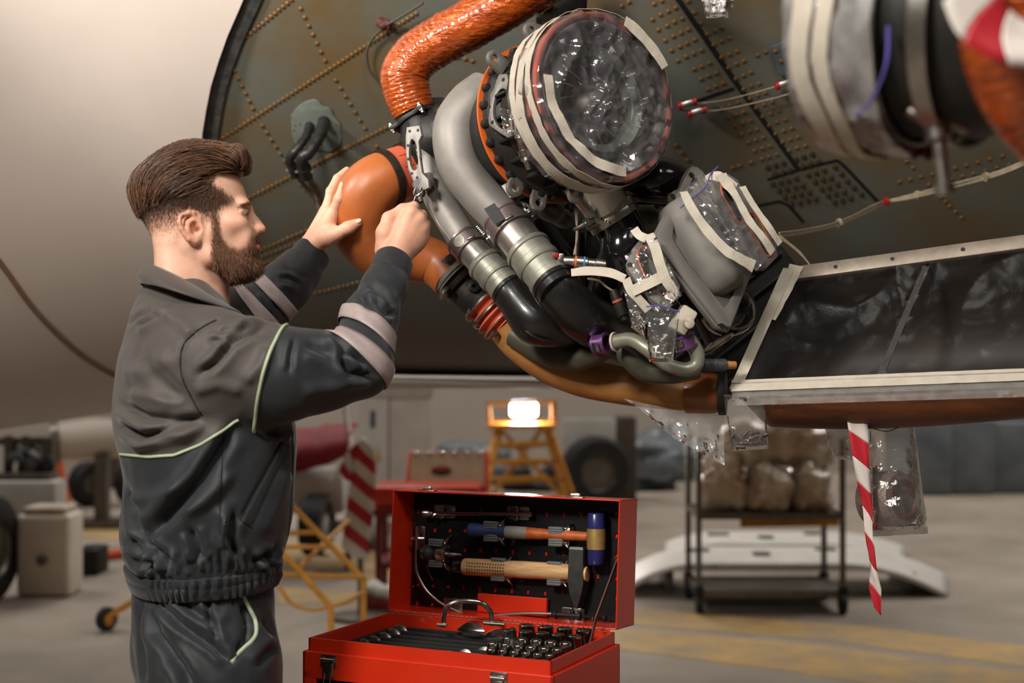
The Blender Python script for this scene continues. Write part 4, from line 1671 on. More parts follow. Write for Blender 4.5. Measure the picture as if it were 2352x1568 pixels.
# waistband with gathered elastic
def waist_pt(u, v):
    th = 2 * math.pi * u
    py = 1232 + 54 * v
    cx, a, w = body_sec(np.array(1284.0))
    cx2, a2, w2 = body_sec(np.array(1340.0), [1300, 1345], [297, 304], [646, 637], [0.178, 0.17])
    a, w, cx = (a * (1 - v) + a2 * v), (w * (1 - v) + w2 * v), cx * (1 - v) + cx2 * v
    ct, st = math.cos(th), math.sin(th)
    n = 2.3
    lx = a * abs(ct) ** (2 / n) * (1 if ct >= 0 else -1)
    ly = w * abs(st) ** (2 / n) * (1 if st >= 0 else -1)
    X = cx + lx * cB - ly * sB
    px = BX0 + X * FP / YM
    slope = np.interp(lx, [-0.17, 0.17], [62, 40])
    ruf = 0.0
    if (lx > -0.10 and lx < 0.12):
        ph = th * 62 + 1.6 * math.sin(th * 9)
        ruf = 0.0042 * math.sin(ph) * (0.55 + 0.45 * math.sin(math.pi * v * 2 + ph * 0.13)) - 0.0012
    e = 1 + (ruf + 0.0025 + 0.003 * math.sin(math.pi * v) - 0.010 * max(0, 1 - v / 0.14)) / 0.15
    groove = -0.002 * math.exp(-((v - 0.45) / 0.06) ** 2)
    e += groove / 0.15
    return V((cx + (lx * cB - ly * sB) * e, YM + (lx * sB + ly * cB) * e, CAMZ + (HOR - py - slope) * YM / FP))


obj('waistband', grid(waist_pt, 560, 14), m_jnavy, jacket, label='gathered elastic waistband', fix=False, solid=0.004)

# ------------------------------------------------------------------ trousers
T2_py = [1280, 1305, 1370, 1430, 1470, 1520, 1568, 1640]
T2_b = [325, 310, 303, 301, 303, 310, 318, 328]
T2_f = [615, 628, 632, 634, 637, 634, 632, 626]
T2_w = [0.13, 0.158, 0.172, 0.18, 0.185, 0.186, 0.186, 0.18]
TR = SDF((-0.78, 2.02, 0.08), (-0.2, 2.72, 1.05), 0.0055)
TR.fun(body_fun((T2_py, T2_b, T2_f, T2_w), 2.4), 0.001)
for hip, knee, ank in LEGS:
    TR.chain([hip + np.array([0.0, 0, -0.02]), knee, ank + np.array([0, 0, 0.03])], [0.118, 0.092, 0.075], 0.03)
tv, tf = TR.mesh()
tn = vnormals(tv, tf)
nz_ = np.array([noise.noise(V((p[0] * 12, p[1] * 12, p[2] * 7))) + 0.5 * noise.noise(V((p[0] * 30, p[1] * 30, p[2] * 16))) for p in tv])
tv = tv + tn * (nz_ * 0.004)[:, None]
TF = [([(350, 1372), (417, 1435), (492, 1486), (526, 1520)], 0.009, 9, 'c'), ([(400, 1366), (440, 1400), (500, 1440)], 0.006, 8, 'c'), ([(472, 1356), (482, 1420), (500, 1474)], 0.007, 6, 'c'),
      ([(330, 1372), (322, 1440), (330, 1568)], 0.008, 8, 'c'), ([(345, 1372), (360, 1450), (420, 1530), (440, 1600)], 0.008, 11, 'c'), ([(520, 1400), (500, 1440), (520, 1480)], 0.004, 12, 'r'),
      ([(600, 1420), (622, 1450), (634, 1468)], 0.006, 8, 'c'), ([(640, 1480), (610, 1500), (590, 1530)], 0.006, 9, 'c'), ([(380, 1500), (440, 1560), (470, 1600)], 0.006, 14, 'c'),
      ([(555, 1350), (567, 1384), (585, 1423), (585, 1458), (561, 1486), (532, 1520)], 0.004, 4, 's'), ([(562, 1395), (570, 1430), (566, 1465), (550, 1490)], 0.016, 8, 's')]
tv = fold(tv, tn, [(l_, A_ * 1.3, w_, k_) for l_, A_, w_, k_ in TF])
trousers = np_mesh('trousers', tv, tf, m_jnavy, person, label='navy work trousers with green piped pocket')
BV = BVHTree.FromPolygons([V(p) for p in tv], [tuple(f) for f in tf.tolist()])
pp = [cam_hit(x, y, 0.0015) for x, y in [(555, 1352), (559, 1368), (567, 1386), (577, 1404), (586, 1423), (589, 1442), (587, 1458), (577, 1473), (562, 1486), (546, 1502), (532, 1521)]]
pp = [p for p in pp if p is not None]
obj('piping', tube(pp, 0.0036, 8), m_pipe, trousers)
# boots
m_boot = mat('black_leather', (22, 21, 20), 0.45, var=0.15, vscale=60, bump=0.2, bscale=300)
for hip, knee, ank in LEGS:
    B_ = SDF(ank - np.array([0.12, 0.12, 0.10]), ank + np.array([0.28, 0.14, 0.16]), 0.006)
    B_.cone(ank + np.array([0, 0, 0.10]), ank + np.array([0, 0, -0.02]), 0.055, 0.052, 0.02)
    B_.cone(ank + np.array([-0.025, 0, -0.04]), ank + np.array([0.15, 0.04, -0.045]), 0.046, 0.043, 0.02)
    gz = ank[2]
    B_.fun(lambda x, y, z: (0.004 - z) + 0 * x + 0 * y, 0.004, 'i')
    v_, f_ = B_.mesh()
    np_mesh('boot', v_, f_, m_boot, person)

# ================================================================== materials of the machinery
m_cast = mat('cast_alloy', (132, 127, 121), 0.5, metal=0.55, var=0.1, vscale=25, bump=0.08, bscale=400, rvar=0.08)
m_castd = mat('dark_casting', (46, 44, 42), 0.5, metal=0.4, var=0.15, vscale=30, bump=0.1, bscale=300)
m_pipe_g = mat('pipe_grey', (138, 133, 127), 0.52, metal=0.3, var=0.08, vscale=20, bump=0.04, bscale=500)
m_silver = mat('silver_barrel', (200, 196, 188), 0.3, metal=0.9, var=0.08, vscale=30, rvar=0.08)
m_olive = mat('chromate_ring', (160, 159, 146), 0.38, metal=0.6, var=0.12, vscale=40)
m_mauve = mat('anodised_clamp', (150, 134, 132), 0.36, metal=0.75, var=0.08, vscale=60)
m_blackp = mat('black_duct', (30, 28, 28), 0.32, var=0.2, vscale=18, coat=0.25, bump=0.05, bscale=60)
m_gloss = mat('gloss_black', (20, 19, 20), 0.14, var=0.2, vscale=25, coat=0.5, bump=0.06, bscale=40)
m_orange = mat('orange_silicone', (170, 94, 46), 0.42, var=0.12, vscale=9, rvar=0.08, bump=0.03, bscale=60)
m_redsil = mat('red_silicone', (190, 88, 62), 0.45, var=0.08, vscale=20)
m_kapton = mat('orange_foil', (196, 88, 24), 0.2, var=0, col2=(136, 54, 14), vscale=14, coat=0.8, bump=0.55, bscale=55, stretch=(1, 1, 2.2), metal=0.25)
m_tan = mat('tan_duct', (176, 122, 66), 0.45, var=0, col2=(136, 88, 42), vscale=7, bump=0.05, bscale=80)
m_brown = mat('brown_composite', (118, 66, 30), 0.5, var=0, col2=(74, 40, 20), vscale=9, stretch=(0.6, 1, 5), bump=0.1, bscale=120)
m_tape = mat('masking_tape', (196, 186, 170), 0.75, var=0.06, vscale=40, bump=0.15, bscale=300)
m_dkmetal = mat('dark_band', (66, 58, 50), 0.4, metal=0.7, var=0.2, vscale=80)
m_purple = mat('purple_clamp', (142, 98, 154), 0.35, metal=0.8, var=0.1, vscale=50)
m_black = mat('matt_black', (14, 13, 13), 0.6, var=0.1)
m_greymat = mat('grey_matt', (120, 116, 110), 0.62, metal=0.3, var=0.07, vscale=9, bump=0.06, bscale=500)


def film_mat(name, haze=0.06, col=(225, 222, 218), rough=0.1, fac=1.0, bump=0.35):
    if name in MATS:
        return MATS[name]
    m = bpy.data.materials.new(name)
    m.use_nodes = True
    N, L = m.node_tree.nodes, m.node_tree.links
    N.remove(N['Principled BSDF'])
    out = N['Material Output']
    tr = N.new('ShaderNodeBsdfTransparent')
    gl = N.new('ShaderNodeBsdfGlossy')
    df = N.new('ShaderNodeBsdfDiffuse')
    gl.inputs['Roughness'].default_value = rough
    gl.inputs['Color'].default_value = (1, 1, 1, 1)
    df.inputs['Color'].default_value = srgb(*col)
    tc = N.new('ShaderNodeTexCoord')
    nz = N.new('ShaderNodeTexNoise')
    nz.inputs['Scale'].default_value = 45
    nz.inputs['Detail'].default_value = 4
    L.new(tc.outputs['Object'], nz.inputs['Vector'])
    bp = N.new('ShaderNodeBump')
    bp.inputs['Strength'].default_value = bump
    bp.inputs['Distance'].default_value = 0.01
    L.new(nz.outputs['Fac'], bp.inputs['Height'])
    L.new(bp.outputs[0], gl.inputs['Normal'])
    fr = N.new('ShaderNodeFresnel')
    fr.inputs['IOR'].default_value = 1.45
    L.new(bp.outputs[0], fr.inputs['Normal'])
    ml = N.new('ShaderNodeMath')
    ml.operation = 'MULTIPLY'
    ml.inputs[1].default_value = 2.0 * fac
    ml.use_clamp = True
    L.new(fr.outputs[0], ml.inputs[0])
    mr = N.new('ShaderNodeMapRange')
    mr.inputs['From Min'].default_value = 0.35
    mr.inputs['From Max'].default_value = 0.75
    mr.inputs['To Min'].default_value = haze * 0.8
    mr.inputs['To Max'].default_value = haze * 1.3
    L.new(nz.outputs['Fac'], mr.inputs[0])
    m1 = N.new('ShaderNodeMixShader')
    m2 = N.new('ShaderNodeMixShader')
    L.new(mr.outputs[0], m1.inputs[0])
    L.new(tr.outputs[0], m1.inputs[1])
    L.new(df.outputs[0], m1.inputs[2])
    L.new(ml.outputs[0], m2.inputs[0])
    L.new(m1.outputs[0], m2.inputs[1])
    L.new(gl.outputs[0], m2.inputs[2])
    L.new(m2.outputs[0], out.inputs[0])
    MATS[name] = m
    return m


m_film = film_mat('clear_film', 0.085, (205, 200, 205), bump=0.15)
m_film2 = film_mat('clear_bag', 0.05, rough=0.07)
m_haze = film_mat('cloudy_film', 0.30, fac=0.8)


def crumple(p, s=1.0, sc=28.0):
    """folded film relief: sharp ridges from absolute-valued noise"""
    q = p * sc
    return s * ((1 - abs(noise.noise(q))) ** 2 - 0.5 + 0.5 * ((1 - abs(noise.noise(q * 2.1 + V((3, 1, 7))))) ** 2 - 0.5))


def ray_plane(M, px, py, dz=0.0):
    o = M.translation + M.col[2].to_3d() * dz
    n = M.col[2].to_3d()
    d = ray(px, py)
    t = (o - EYE).dot(n) / d.dot(n)
    return EYE + d * t


def pl(M, pts):
    Mi = M.inverted()
    return [(Mi @ ray_plane(M, x, y)).to_2d()[:] for x, y in pts]


def quad_m(pts):
    """plane through three (px,py,Y) marks: origin, x mark, y mark; z turned towards the camera"""
    a, b, c = [at(*p) for p in pts]
    M = plane_m(a, b - a, c - a)
    if M.col[2].to_3d().dot(EYE - a) < 0:
        M = plane_m(a, b - a, a - c)
    return M


def seg_ax(p, q):
    a, b = at(*p), at(*q)
    return a, (b - a), (b - a).length


def bolt(name, p, n, r, m, parent, h=0.006):
    return obj(name, [lathe(p, n, [(-0.002, r * 1.5), (0.001, r * 1.5), (0.001, r), (h, r * 0.95), (h, 0)], 6), ], m, parent, smooth=False)


# ================================================================== turbine
AX = V((0.567, -0.814, 0.125)).normalized()
FC = at(1402, 216, 2.36)


def fa(t):
    return FC + AX * t


turb = thing('cooling_turbine', 'large round grey air turbine with its mouth covered in clear plastic', 'turbine')
_, FU, FW = basis(AX)


def fang(px, py, t=0.0):
    """angle around the turbine axis of the rim point nearest to a pixel"""
    best = None
    for i in range(360):
        th = math.radians(i)
        p = fa(t) + (FU * math.cos(th) + FW * math.sin(th)) * 0.155
        q = proj([p])[0]
        d = math.hypot(q[0] - px, q[1] - py)
        if best is None or d < best[0]:
            best = (d, th)
    return best[1]


def frim(th, r, t):
    return fa(t) + (FU * math.cos(th) + FW * math.sin(th)) * r


obj('front_drum', lathe(fa(0), AX, [(-0.012, 0.147), (-0.012, 0.157), (-0.085, 0.157), (-0.085, 0.147), (-0.012, 0.147)], 72), m_redsil, turb, label='orange-red seal band round the mouth')
obj('mouth_ring', lathe(fa(0), AX, [(-0.012, 0.128), (-0.012, 0.142), (-0.09, 0.142), (-0.09, 0.118), (-0.03, 0.120), (-0.012, 0.128)], 72), m_cast, turb)
obj('inner_ring', lathe(fa(0), AX, [(-0.035, 0.088), (-0.030, 0.100), (-0.04, 0.106), (-0.085, 0.106), (-0.085, 0.083), (-0.04, 0.083), (-0.035, 0.088)], 64), mat('ring_greygreen', (132, 140, 130), 0.4, metal=0.4, var=0.08), turb)
obj('hub', lathe(fa(0), AX, [(-0.03, 0.0), (-0.034, 0.016), (-0.05, 0.032), (-0.085, 0.042), (-0.12, 0.046), (-0.12, 0.0)], 40), m_cast, turb)
bl = []
for k in range(14):
    th = 2 * math.pi * k / 14
    bl.append([frim(th, 0.040, -0.07), frim(th + 0.16, 0.062, -0.078), frim(th + 0.36, 0.084, -0.088)])
for b in bl:
    obj('vane', ribbon(b, [0.035, 0.045, 0.05], AX.cross((b[2] - b[0])).normalized(), 0.003), m_cast, turb)
obj('back_disc', lathe(fa(0), AX, [(-0.118, 0.0), (-0.118, 0.119), (-0.124, 0.119), (-0.124, 0.0)], 48), m_pipe_g, turb)
obj('casing', lathe(fa(0), AX, [(-0.085, 0.120), (-0.085, 0.135), (-0.098, 0.136), (-0.104, 0.130), (-0.122, 0.130), (-0.128, 0.138), (-0.134, 0.138), (-0.140, 0.128), (-0.168, 0.126), (-0.176, 0.134), (-0.184, 0.146), (-0.196, 0.148), (-0.196, 0.11), (-0.16, 0.10), (-0.12, 0.11), (-0.085, 0.120)], 72), m_castd, turb)
obj('band_clamp', ring(fa(-0.112), AX, 0.1345, 0.004, 0.013, 72), m_steel, turb)
obj('band_clamp', ring(fa(-0.152), AX, 0.1305, 0.004, 0.014, 72), m_dkmetal, turb)
obj('gasket', ring(fa(-0.200), AX, 0.157, 0.012, 0.0055, 72), mat('orange_gasket', (206, 96, 34), 0.45, var=0.06), turb, label='orange gasket rim')
obj('rear_flange', lathe(fa(0), AX, [(-0.204, 0.10), (-0.204, 0.150), (-0.216, 0.150), (-0.222, 0.138), (-0.25, 0.128), (-0.33, 0.105), (-0.36, 0.07), (-0.36, 0.0)], 64), m_castd, turb)
for k in range(26):
    th = 2 * math.pi * k / 26
    obj('rim_boss', lathe(frim(th, 0.147, -0.196), AX, [(0.0, 0.009), (0.012, 0.0075), (0.014, 0.0)], 10), m_castd, turb)
for k in range(20):
    th = 2 * math.pi * (k + 0.3) / 20
    obj('rib', bar(frim(th, 0.132, -0.190), frim(th, 0.131, -0.138), 0.006, 0.016, FU * math.cos(th) + FW * math.sin(th), 0.0015), m_castd, turb)


def lug(px, py, t, th=None, w=0.034, h=0.046, m=m_cast):
    th = fang(px, py, t) if th is None else th
    rd = FU * math.cos(th) + FW * math.sin(th)
    tg = AX.cross(rd)
    M = plane_m(frim(th, 0.138, t), tg, rd)
    o = [(-w / 2, 0), (w / 2, 0), (w / 2, h * 0.6)] + [(w / 2 * math.cos(a), h * 0.6 + w / 2 * math.sin(a)) for a in np.linspace(0.2, 2.9, 8)] + [(-w / 2, h * 0.6)]
    obj('mounting_lug', plate(o, 0.009, M, [circ(0, h * 0.62, w * 0.22, 12)], 0.001), m, turb)


lug(1122, 128, -0.17)
lug(1222, 75, -0.11)
lug(1325, 412, -0.10)
lug(1172, 440, -0.19)
lug(1235, 455, -0.19)
# hexagonal side flange with a large opening
MS = quad_m([(1165, 248, 2.40), (1185, 185, 2.395), (1195, 262, 2.372)])
so = pl(MS, [(1150, 172), (1168, 171), (1172, 190), (1186, 215), (1190, 255), (1192, 290), (1186, 310), (1170, 318), (1150, 306), (1128, 290), (1120, 270), (1117, 245), (1124, 225), (1138, 205), (1144, 185)])
shh = pl(MS, [(1158, 205), (1169, 215), (1172, 250), (1172, 285), (1160, 298), (1145, 288), (1136, 265), (1138, 235), (1146, 215)])
sf_ = obj('side_flange', plate(so, 0.009, MS, [smooth2(shh, 36)], 0.0012), m_cast, turb, label='pale hexagonal flange with an opening')
for (x, y) in ((1156, 183), (1124, 246), (1131, 281), (1178, 305), (1181, 222)):
    obj('bolt_hole', lathe(ray_plane(MS, x, y, 0.0046), MS.col[2].to_3d(), [(0, 0.0038), (0.0006, 0.0038), (0.0006, 0)], 12), m_black, sf_)
obj('side_port', lathe(ray_plane(MS, 1157, 252, -0.002), -MS.col[2].to_3d(), [(0, 0.03), (0.03, 0.028), (0.03, 0.024), (0.0, 0.026), (0, 0.03)], 28), m_castd, turb)
# sensor plug hanging under the side flange
pa, pd, pl_ = seg_ax((1192, 300, 2.37), (1216, 388, 2.385))
obj('sensor_plug', lathe(pa, pd, [(0, 0.008), (0.012, 0.012), (0.014, 0.009), (0.034, 0.009), (0.036, 0.0125), (0.046, 0.0125), (0.048, 0.010), (0.054, 0.0115), (0.058, 0.007), (0.072, 0.006), (0.074, 0.0)], 18), m_steel, turb)
obj('bracket_arm', [bar(at(1185, 190, 2.39), at(1192, 240, 2.36), 0.012, 0.006), bar(at(1197, 245, 2.352), at(1228, 320, 2.345), 0.009, 0.004)], m_steel, turb)
# outlet at the bottom
oa, od, _ = seg_ax((1360, 425, 2.50), (1412, 505, 2.53))
obj('outlet_cone', lathe(oa, od, [(-0.03, 0.056), (0.0, 0.050), (0.03, 0.046), (0.055, 0.046), (0.058, 0.049), (0.064, 0.049), (0.064, 0.0)], 40), m_silver, turb, label='polished outlet under the turbine')

# clear plastic over the mouth -----------------------------------------
wrap = thing('plastic_cover', 'crinkled clear plastic film taped over the round turbine mouth', 'plastic film')


def cover(u, v):
    th = 2 * math.pi * v
    if u < 0.72:
        r = 0.001 + 0.152 * (u / 0.72)
        t = -0.002 - 0.004 * (u / 0.72)
    else:
        s = (u - 0.72) / 0.28
        r = 0.153 + 0.010 * math.sin(math.pi * min(1, s * 1.3)) ** 0.5
        t = -0.006 - 0.10 * s
    p = frim(th, r, t)
    f = crumple(p, 1, 10) + 0.35 * crumple(p, 1, 31)
    k = 0.018 if u < 0.72 else 0.005
    rd = FU * math.cos(th) + FW * math.sin(th)
    edge = min(1, (u / 0.72)) if u < 0.72 else 1
    pleat = 0.004 * math.sin(th * 19 + 3 * math.sin(th * 3)) * (edge ** 3)
    if u < 0.72:
        return p + AX * (f * k * (1 - edge ** 6 * 0.6) + pleat * 0.6 - 0.012 * (1 - edge))
    return p + rd * (f * k * 0.8 + pleat * 0.4)


obj('film', grid(cover, 46, 150), m_film, wrap, smooth=True, angle=22, fix=False)
for t0, wv, r in ((-0.026, 0.020, 0.1645), (-0.052, 0.024, 0.1655), (-0.078, 0.020, 0.163)):
    P = []
    Nn = []
    for i in range(73):
        th = 2 * math.pi * i / 72
        k = 0.5 + 0.5 * math.sin(th * 1.0 + t0 * 60)
        P.append(frim(th, r + 0.0018 * noise.noise(V((math.cos(th) * 4, math.sin(th) * 4, t0 * 90))), t0 + 0.007 * math.sin(th * 2 + t0 * 120) + 0.004 * noise.noise(V((th * 2, t0 * 50, 0)))))
        Nn.append(FU * math.cos(th) + FW * math.sin(th))
    obj('tape', ribbon(P, [wv, wv * 0.8, wv * 1.1, wv * 0.9, wv], Nn, 0.0008, n=73, smooth=False, wob=0.25), m_tape, wrap, label='pale masking tape round the rim')
P, Nn = [], []
for i in range(22):
    th = fang(1440, 35) + (fang(1535, 150) - fang(1440, 35)) * i / 21
    P.append(frim(th, 0.150 - 0.004 * math.sin(math.pi * i / 21), 0.004))
    Nn.append(AX)
obj('tape', ribbon(P, 0.022, Nn, 0.0008, n=22, smooth=False, wob=0.3), m_tape, wrap)
ta0, ta1 = fang(1250, 170), fang(1440, 415)
ta1 += 2 * math.pi * round((ta0 - ta1) / (2 * math.pi))
P = [frim(ta0 + (ta1 - ta0) * i / 24, 0.143 - 0.006 * math.sin(math.pi * i / 24), 0.004 + 0.002 * math.sin(i)) for i in range(25)]
obj('tape', ribbon(P, 0.019, AX, 0.0008, n=25, smooth=False, wob=0.3), m_tape, wrap)
# loose film scrap on the side


def scrap(u, v):
    p = at(1148 + 85 * u + 8 * v, 248 + 22 * u + 55 * v, 2.36 - 0.02 * u)
    return p + V((0, -1, 0)) * 0.012 * crumple(p, 1, 40)


obj('film_flap', grid(scrap, 18, 14), m_film2, wrap, angle=15, fix=False)

# ================================================================== scroll pipes
scr = thing('scroll_pipes', 'two curved grey alloy scroll pipes running down from the turbine', 'pipes')
E_ = ats([(1115, 205, 2.60), (1078, 240, 2.58), (1050, 285, 2.57), (1047, 335, 2.56), (1062, 390, 2.555), (1102, 445, 2.55), (1158, 505, 2.54)])
obj('scroll_pipe', tube(E_, [0.040, 0.045, 0.046, 0.045, 0.043, 0.041, 0.040], 32, n=60), m_pipe_g, scr)
obj('weld_ridge', tube(ats([(1066, 213, 2.57), (1031, 246, 2.56), (1014, 285, 2.55), (1013, 328, 2.545), (1024, 378, 2.54), (1050, 423, 2.535), (1105, 500, 2.53), (1130, 540, 2.525)]), 0.003, 8), m_pipe_g, scr)
D_ = ats([(980, 350, 2.66), (988, 400, 2.645), (1006, 450, 2.63), (1034, 500, 2.62), (1064, 550, 2.61)])
obj('scroll_pipe', tube(D_, [0.030, 0.031, 0.031, 0.031, 0.031], 28, n=40), m_pipe_g, scr)
obj('weld_ridge', tube(ats([(976, 420, 2.62), (985, 460, 2.61), (1006, 510, 2.60), (1042, 560, 2.59)]), 0.0025, 8), m_pipe_g, scr)
lb = quad_m([(1132, 487, 2.486), (1157, 510, 2.478), (1142, 460, 2.490)])
obj('data_plate', plate(pl(lb, [(1112, 480), (1136, 466), (1160, 503), (1136, 516)]), 0.0015, lb), m_black, scr, label='small black data plate')
obj('pipe_tab', plate(pl(lb, [(1152, 428), (1166, 420), (1188, 440), (1182, 452), (1172, 456)]), 0.008, lb, [pl(lb, circ(1171, 444, 5, 10))], 0.001), m_cast, scr)
body_c = at(1015, 330, 2.70)
obj('scroll_casing', lathe(body_c, AX, [(-0.06, 0.0), (-0.06, 0.07), (-0.02, 0.082), (0.0, 0.095), (0.012, 0.095), (0.016, 0.08), (0.05, 0.07), (0.07, 0.05), (0.07, 0)], 48), m_castd, scr, label='dark scroll casing')
for k in range(12):
    th = 2 * math.pi * k / 12
    p = body_c + AX * 0.012 + (FU * math.cos(th) + FW * math.sin(th)) * 0.088
    bolt('casing_bolt', p, AX, 0.0035, m_steel, scr)
MB = quad_m([(955, 360, 2.575), (957, 300, 2.58), (985, 360, 2.56)])
bo_ = pl(MB, [(937, 293), (966, 289), (971, 312), (964, 326), (968, 372), (972, 398), (986, 412), (988, 432), (976, 438), (962, 436), (950, 412), (940, 388), (935, 350), (934, 315)])
bh_ = smooth2(pl(MB, [(947, 322), (957, 330), (962, 360), (962, 385), (952, 392), (945, 378), (942, 350)]), 30)
brk = obj('slotted_bracket', plate(bo_, 0.010, MB, [bh_], 0.0015), m_pipe_g, scr, label='flat grey bracket with a long slot')
for (x, y) in ((941, 301), (960, 299), (937, 334), (938, 365), (946, 398), (958, 408), (966, 360)):
    obj('bracket_hole', lathe(ray_plane(MB, x, y, 0.0052), MB.col[2].to_3d(), [(0, 0.003), (0.0006, 0.003), (0.0006, 0)], 10), m_black, brk)
obj('bracket_boss', [bar(at(956, 420, 2.58), at(990, 412, 2.60), 0.03, 0.03, bev=0.006), lathe(at(962, 425, 2.57), (0.1, -1, 0), [(0, 0.013), (0.012, 0.011), (0.012, 0)], 20)], m_cast, scr)
obj('hook', tube(ats([(968, 432, 2.60), (972, 445, 2.59), (964, 452, 2.585), (968, 462, 2.585)]), 0.005, 10), m_cast, scr)
obj('web_plate', [plate(pl(MB, [(985, 275), (1010, 260), (1040, 250), (1030, 300), (1010, 350), (1000, 330)]), 0.014, Matrix.Translation((0, 0.05, 0)) @ MB, [pl(MB, circ(1012, 300, 9, 14))], 0.002)], m_castd, scr)
for (x, y, Y) in ((1046, 215, 2.60), (1012, 258, 2.60), (1004, 322, 2.585)):
    bolt('lug_bolt', at(x, y, Y), AX, 0.006, m_steel, scr, 0.008)
    obj('lug', lathe(at(x, y, Y + 0.012), AX, [(-0.006, 0.012), (0.006, 0.013), (0.01, 0.010), (0.010, 0)], 16), m_castd, scr)

# dark backing added so the lit belly does not show behind the pipes
he = thing('dark_backing', 'added black finned blocks filling the dark gap behind the pipes and couplings', 'machine')
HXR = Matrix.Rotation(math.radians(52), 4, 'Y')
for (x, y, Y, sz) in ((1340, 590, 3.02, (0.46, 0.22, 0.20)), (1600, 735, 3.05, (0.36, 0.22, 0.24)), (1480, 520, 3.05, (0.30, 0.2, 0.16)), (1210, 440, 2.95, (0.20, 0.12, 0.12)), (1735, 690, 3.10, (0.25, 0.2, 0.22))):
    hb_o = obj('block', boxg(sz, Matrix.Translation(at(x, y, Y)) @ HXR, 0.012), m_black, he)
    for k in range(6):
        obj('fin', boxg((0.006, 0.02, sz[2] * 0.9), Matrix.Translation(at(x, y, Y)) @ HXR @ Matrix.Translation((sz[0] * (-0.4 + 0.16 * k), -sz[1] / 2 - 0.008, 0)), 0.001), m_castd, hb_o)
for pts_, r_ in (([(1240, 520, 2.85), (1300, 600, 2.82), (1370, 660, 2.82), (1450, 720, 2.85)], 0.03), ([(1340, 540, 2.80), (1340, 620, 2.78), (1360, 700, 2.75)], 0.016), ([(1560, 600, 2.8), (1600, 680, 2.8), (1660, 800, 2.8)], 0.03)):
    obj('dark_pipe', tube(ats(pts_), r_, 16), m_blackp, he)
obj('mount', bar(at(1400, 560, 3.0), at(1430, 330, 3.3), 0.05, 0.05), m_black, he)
hg_ = thing('support_bracket', 'dark bracket with a large hex bolt above the turbine', 'bracket')
obj('bracket_plate', [boxg((0.10, 0.05, 0.09), frame_m(at(1290, 10, 2.80), (1, 0, -0.15)), 0.006), bar(at(1265, 30, 2.76), at(1262, 75, 2.62), 0.03, 0.02)], m_castd, hg_)
obj('hex_bolt', lathe(at(1252, 12, 2.74), (0, -1, -0.1), [(-0.006, 0.02), (0, 0.02), (0, 0.013), (0.012, 0.013), (0.012, 0)], 6), m_tan, hg_, smooth=False)
obj('hanger_strap', bar(at(1320, 20, 2.8), at(1330, -60, 3.0), 0.05, 0.012), m_castd, hg_)

# couplings below the pipes ---------------------------------------------


def coupling(p0, p1, rs, name, label, steps):
    g = thing(name, label, 'coupling', 'quick couplings under the scroll pipes')
    a, d, L = seg_ax(p0, p1)
    d.normalize()
    for nm, t0, t1, r, m in steps:
        if nm == 'clamp':
            prof = [(t0, r - 0.006), (t0, r), (t0 + 0.004, r), (t0 + 0.006, r - 0.002), (t1 - 0.006, r - 0.002), (t1 - 0.004, r), (t1, r), (t1, r - 0.006), (t0, r - 0.006)]
        elif nm == 'lock_ring':
            prof = [(t0, r - 0.008), (t0, r - 0.001), (t0 + 0.003, r), (t0 + 0.010, r), (t0 + 0.012, r - 0.003), (t1 - 0.014, r - 0.003), (t1 - 0.012, r - 0.001), (t1, r - 0.001), (t1, r - 0.008), (t0, r - 0.008)]
        else:
            prof = [(t0, r - 0.006), (t0, r), (t1, r), (t1, r - 0.006), (t0, r - 0.006)]
        obj(nm, lathe(a, d, prof, 48), m, g)
    return g, a, d


g1, ca, cd = coupling((1063, 551, 2.61), (1167, 665, 2.54), None, 'duct_coupling', 'silver sleeve coupling on the thinner scroll pipe, left of its twin',
                      [('clamp', 0.0, 0.034, 0.037, m_mauve), ('barrel', 0.034, 0.078, 0.0315, m_silver), ('lock_ring', 0.072, 0.118, 0.0375, m_olive), ('lock_ring', 0.112, 0.150, 0.036, m_olive)])
g2, da, dd = coupling((1157, 503, 2.54), (1260, 636, 2.46), None, 'duct_coupling', 'silver sleeve coupling with shiny latch on the thicker scroll pipe',
                      [('clamp', 0.0, 0.040, 0.046, m_mauve), ('barrel', 0.040, 0.095, 0.040, m_silver), ('lock_ring', 0.088, 0.135, 0.0465, m_olive), ('lock_ring', 0.128, 0.178, 0.045, m_olive)])


def on_surf(a, d, t, r, px, py):
    """point on a cylinder (axis a,d) at station t, turned towards the pixel's side"""
    c = a + d * t
    best = None
    _, u, w = basis(d)
    for i in range(180):
        th = 2 * math.pi * i / 180
        n = u * math.cos(th) + w * math.sin(th)
        if n.dot(EYE - c) < 0:
            continue
        p = c + n * r
        q = proj([p])[0]
        e = math.hypot(q[0] - px, q[1] - py)
        if best is None or e < best[0]:
            best = (e, p, n)
    return best[1], best[2]


for g, a, d, r, marks in ((g1, ca, cd, 0.036, ((1077, 574),)), (g2, da, dd, 0.045, ((1155, 552), (1213, 497)))):
    for x, y in marks:
        p, n = on_surf(a, d, 0.018, r - 0.001, x, y)
        obj('window_dot', lathe(p, n, [(-0.002, 0.012), (0.0012, 0.012), (0.0016, 0.010), (0.0016, 0)], 24), m_olive, g)
for g, a, d, r, x0, y0, cx in ((g1, ca, cd, 0.037, 1100, 552, 0), (g2, da, dd, 0.046, 1188, 527, 0)):
    for k in range(9):
        t = 0.004 + 0.0045 * (k % 9)
        p, n = on_surf(a, d, t, r + 0.002, x0 + (k % 3 - 1) * 9 + k * 1.5, y0 - (k % 3 - 1) * 7 + k * 3)
        tg = d.cross(n)
        obj('latch_link', boxg((0.016, 0.0038, 0.006), frame_m(p, tg, n), 0.0012), m_steel, g)
m_mark = mat('arrow_paint', (18, 18, 18), 0.6)
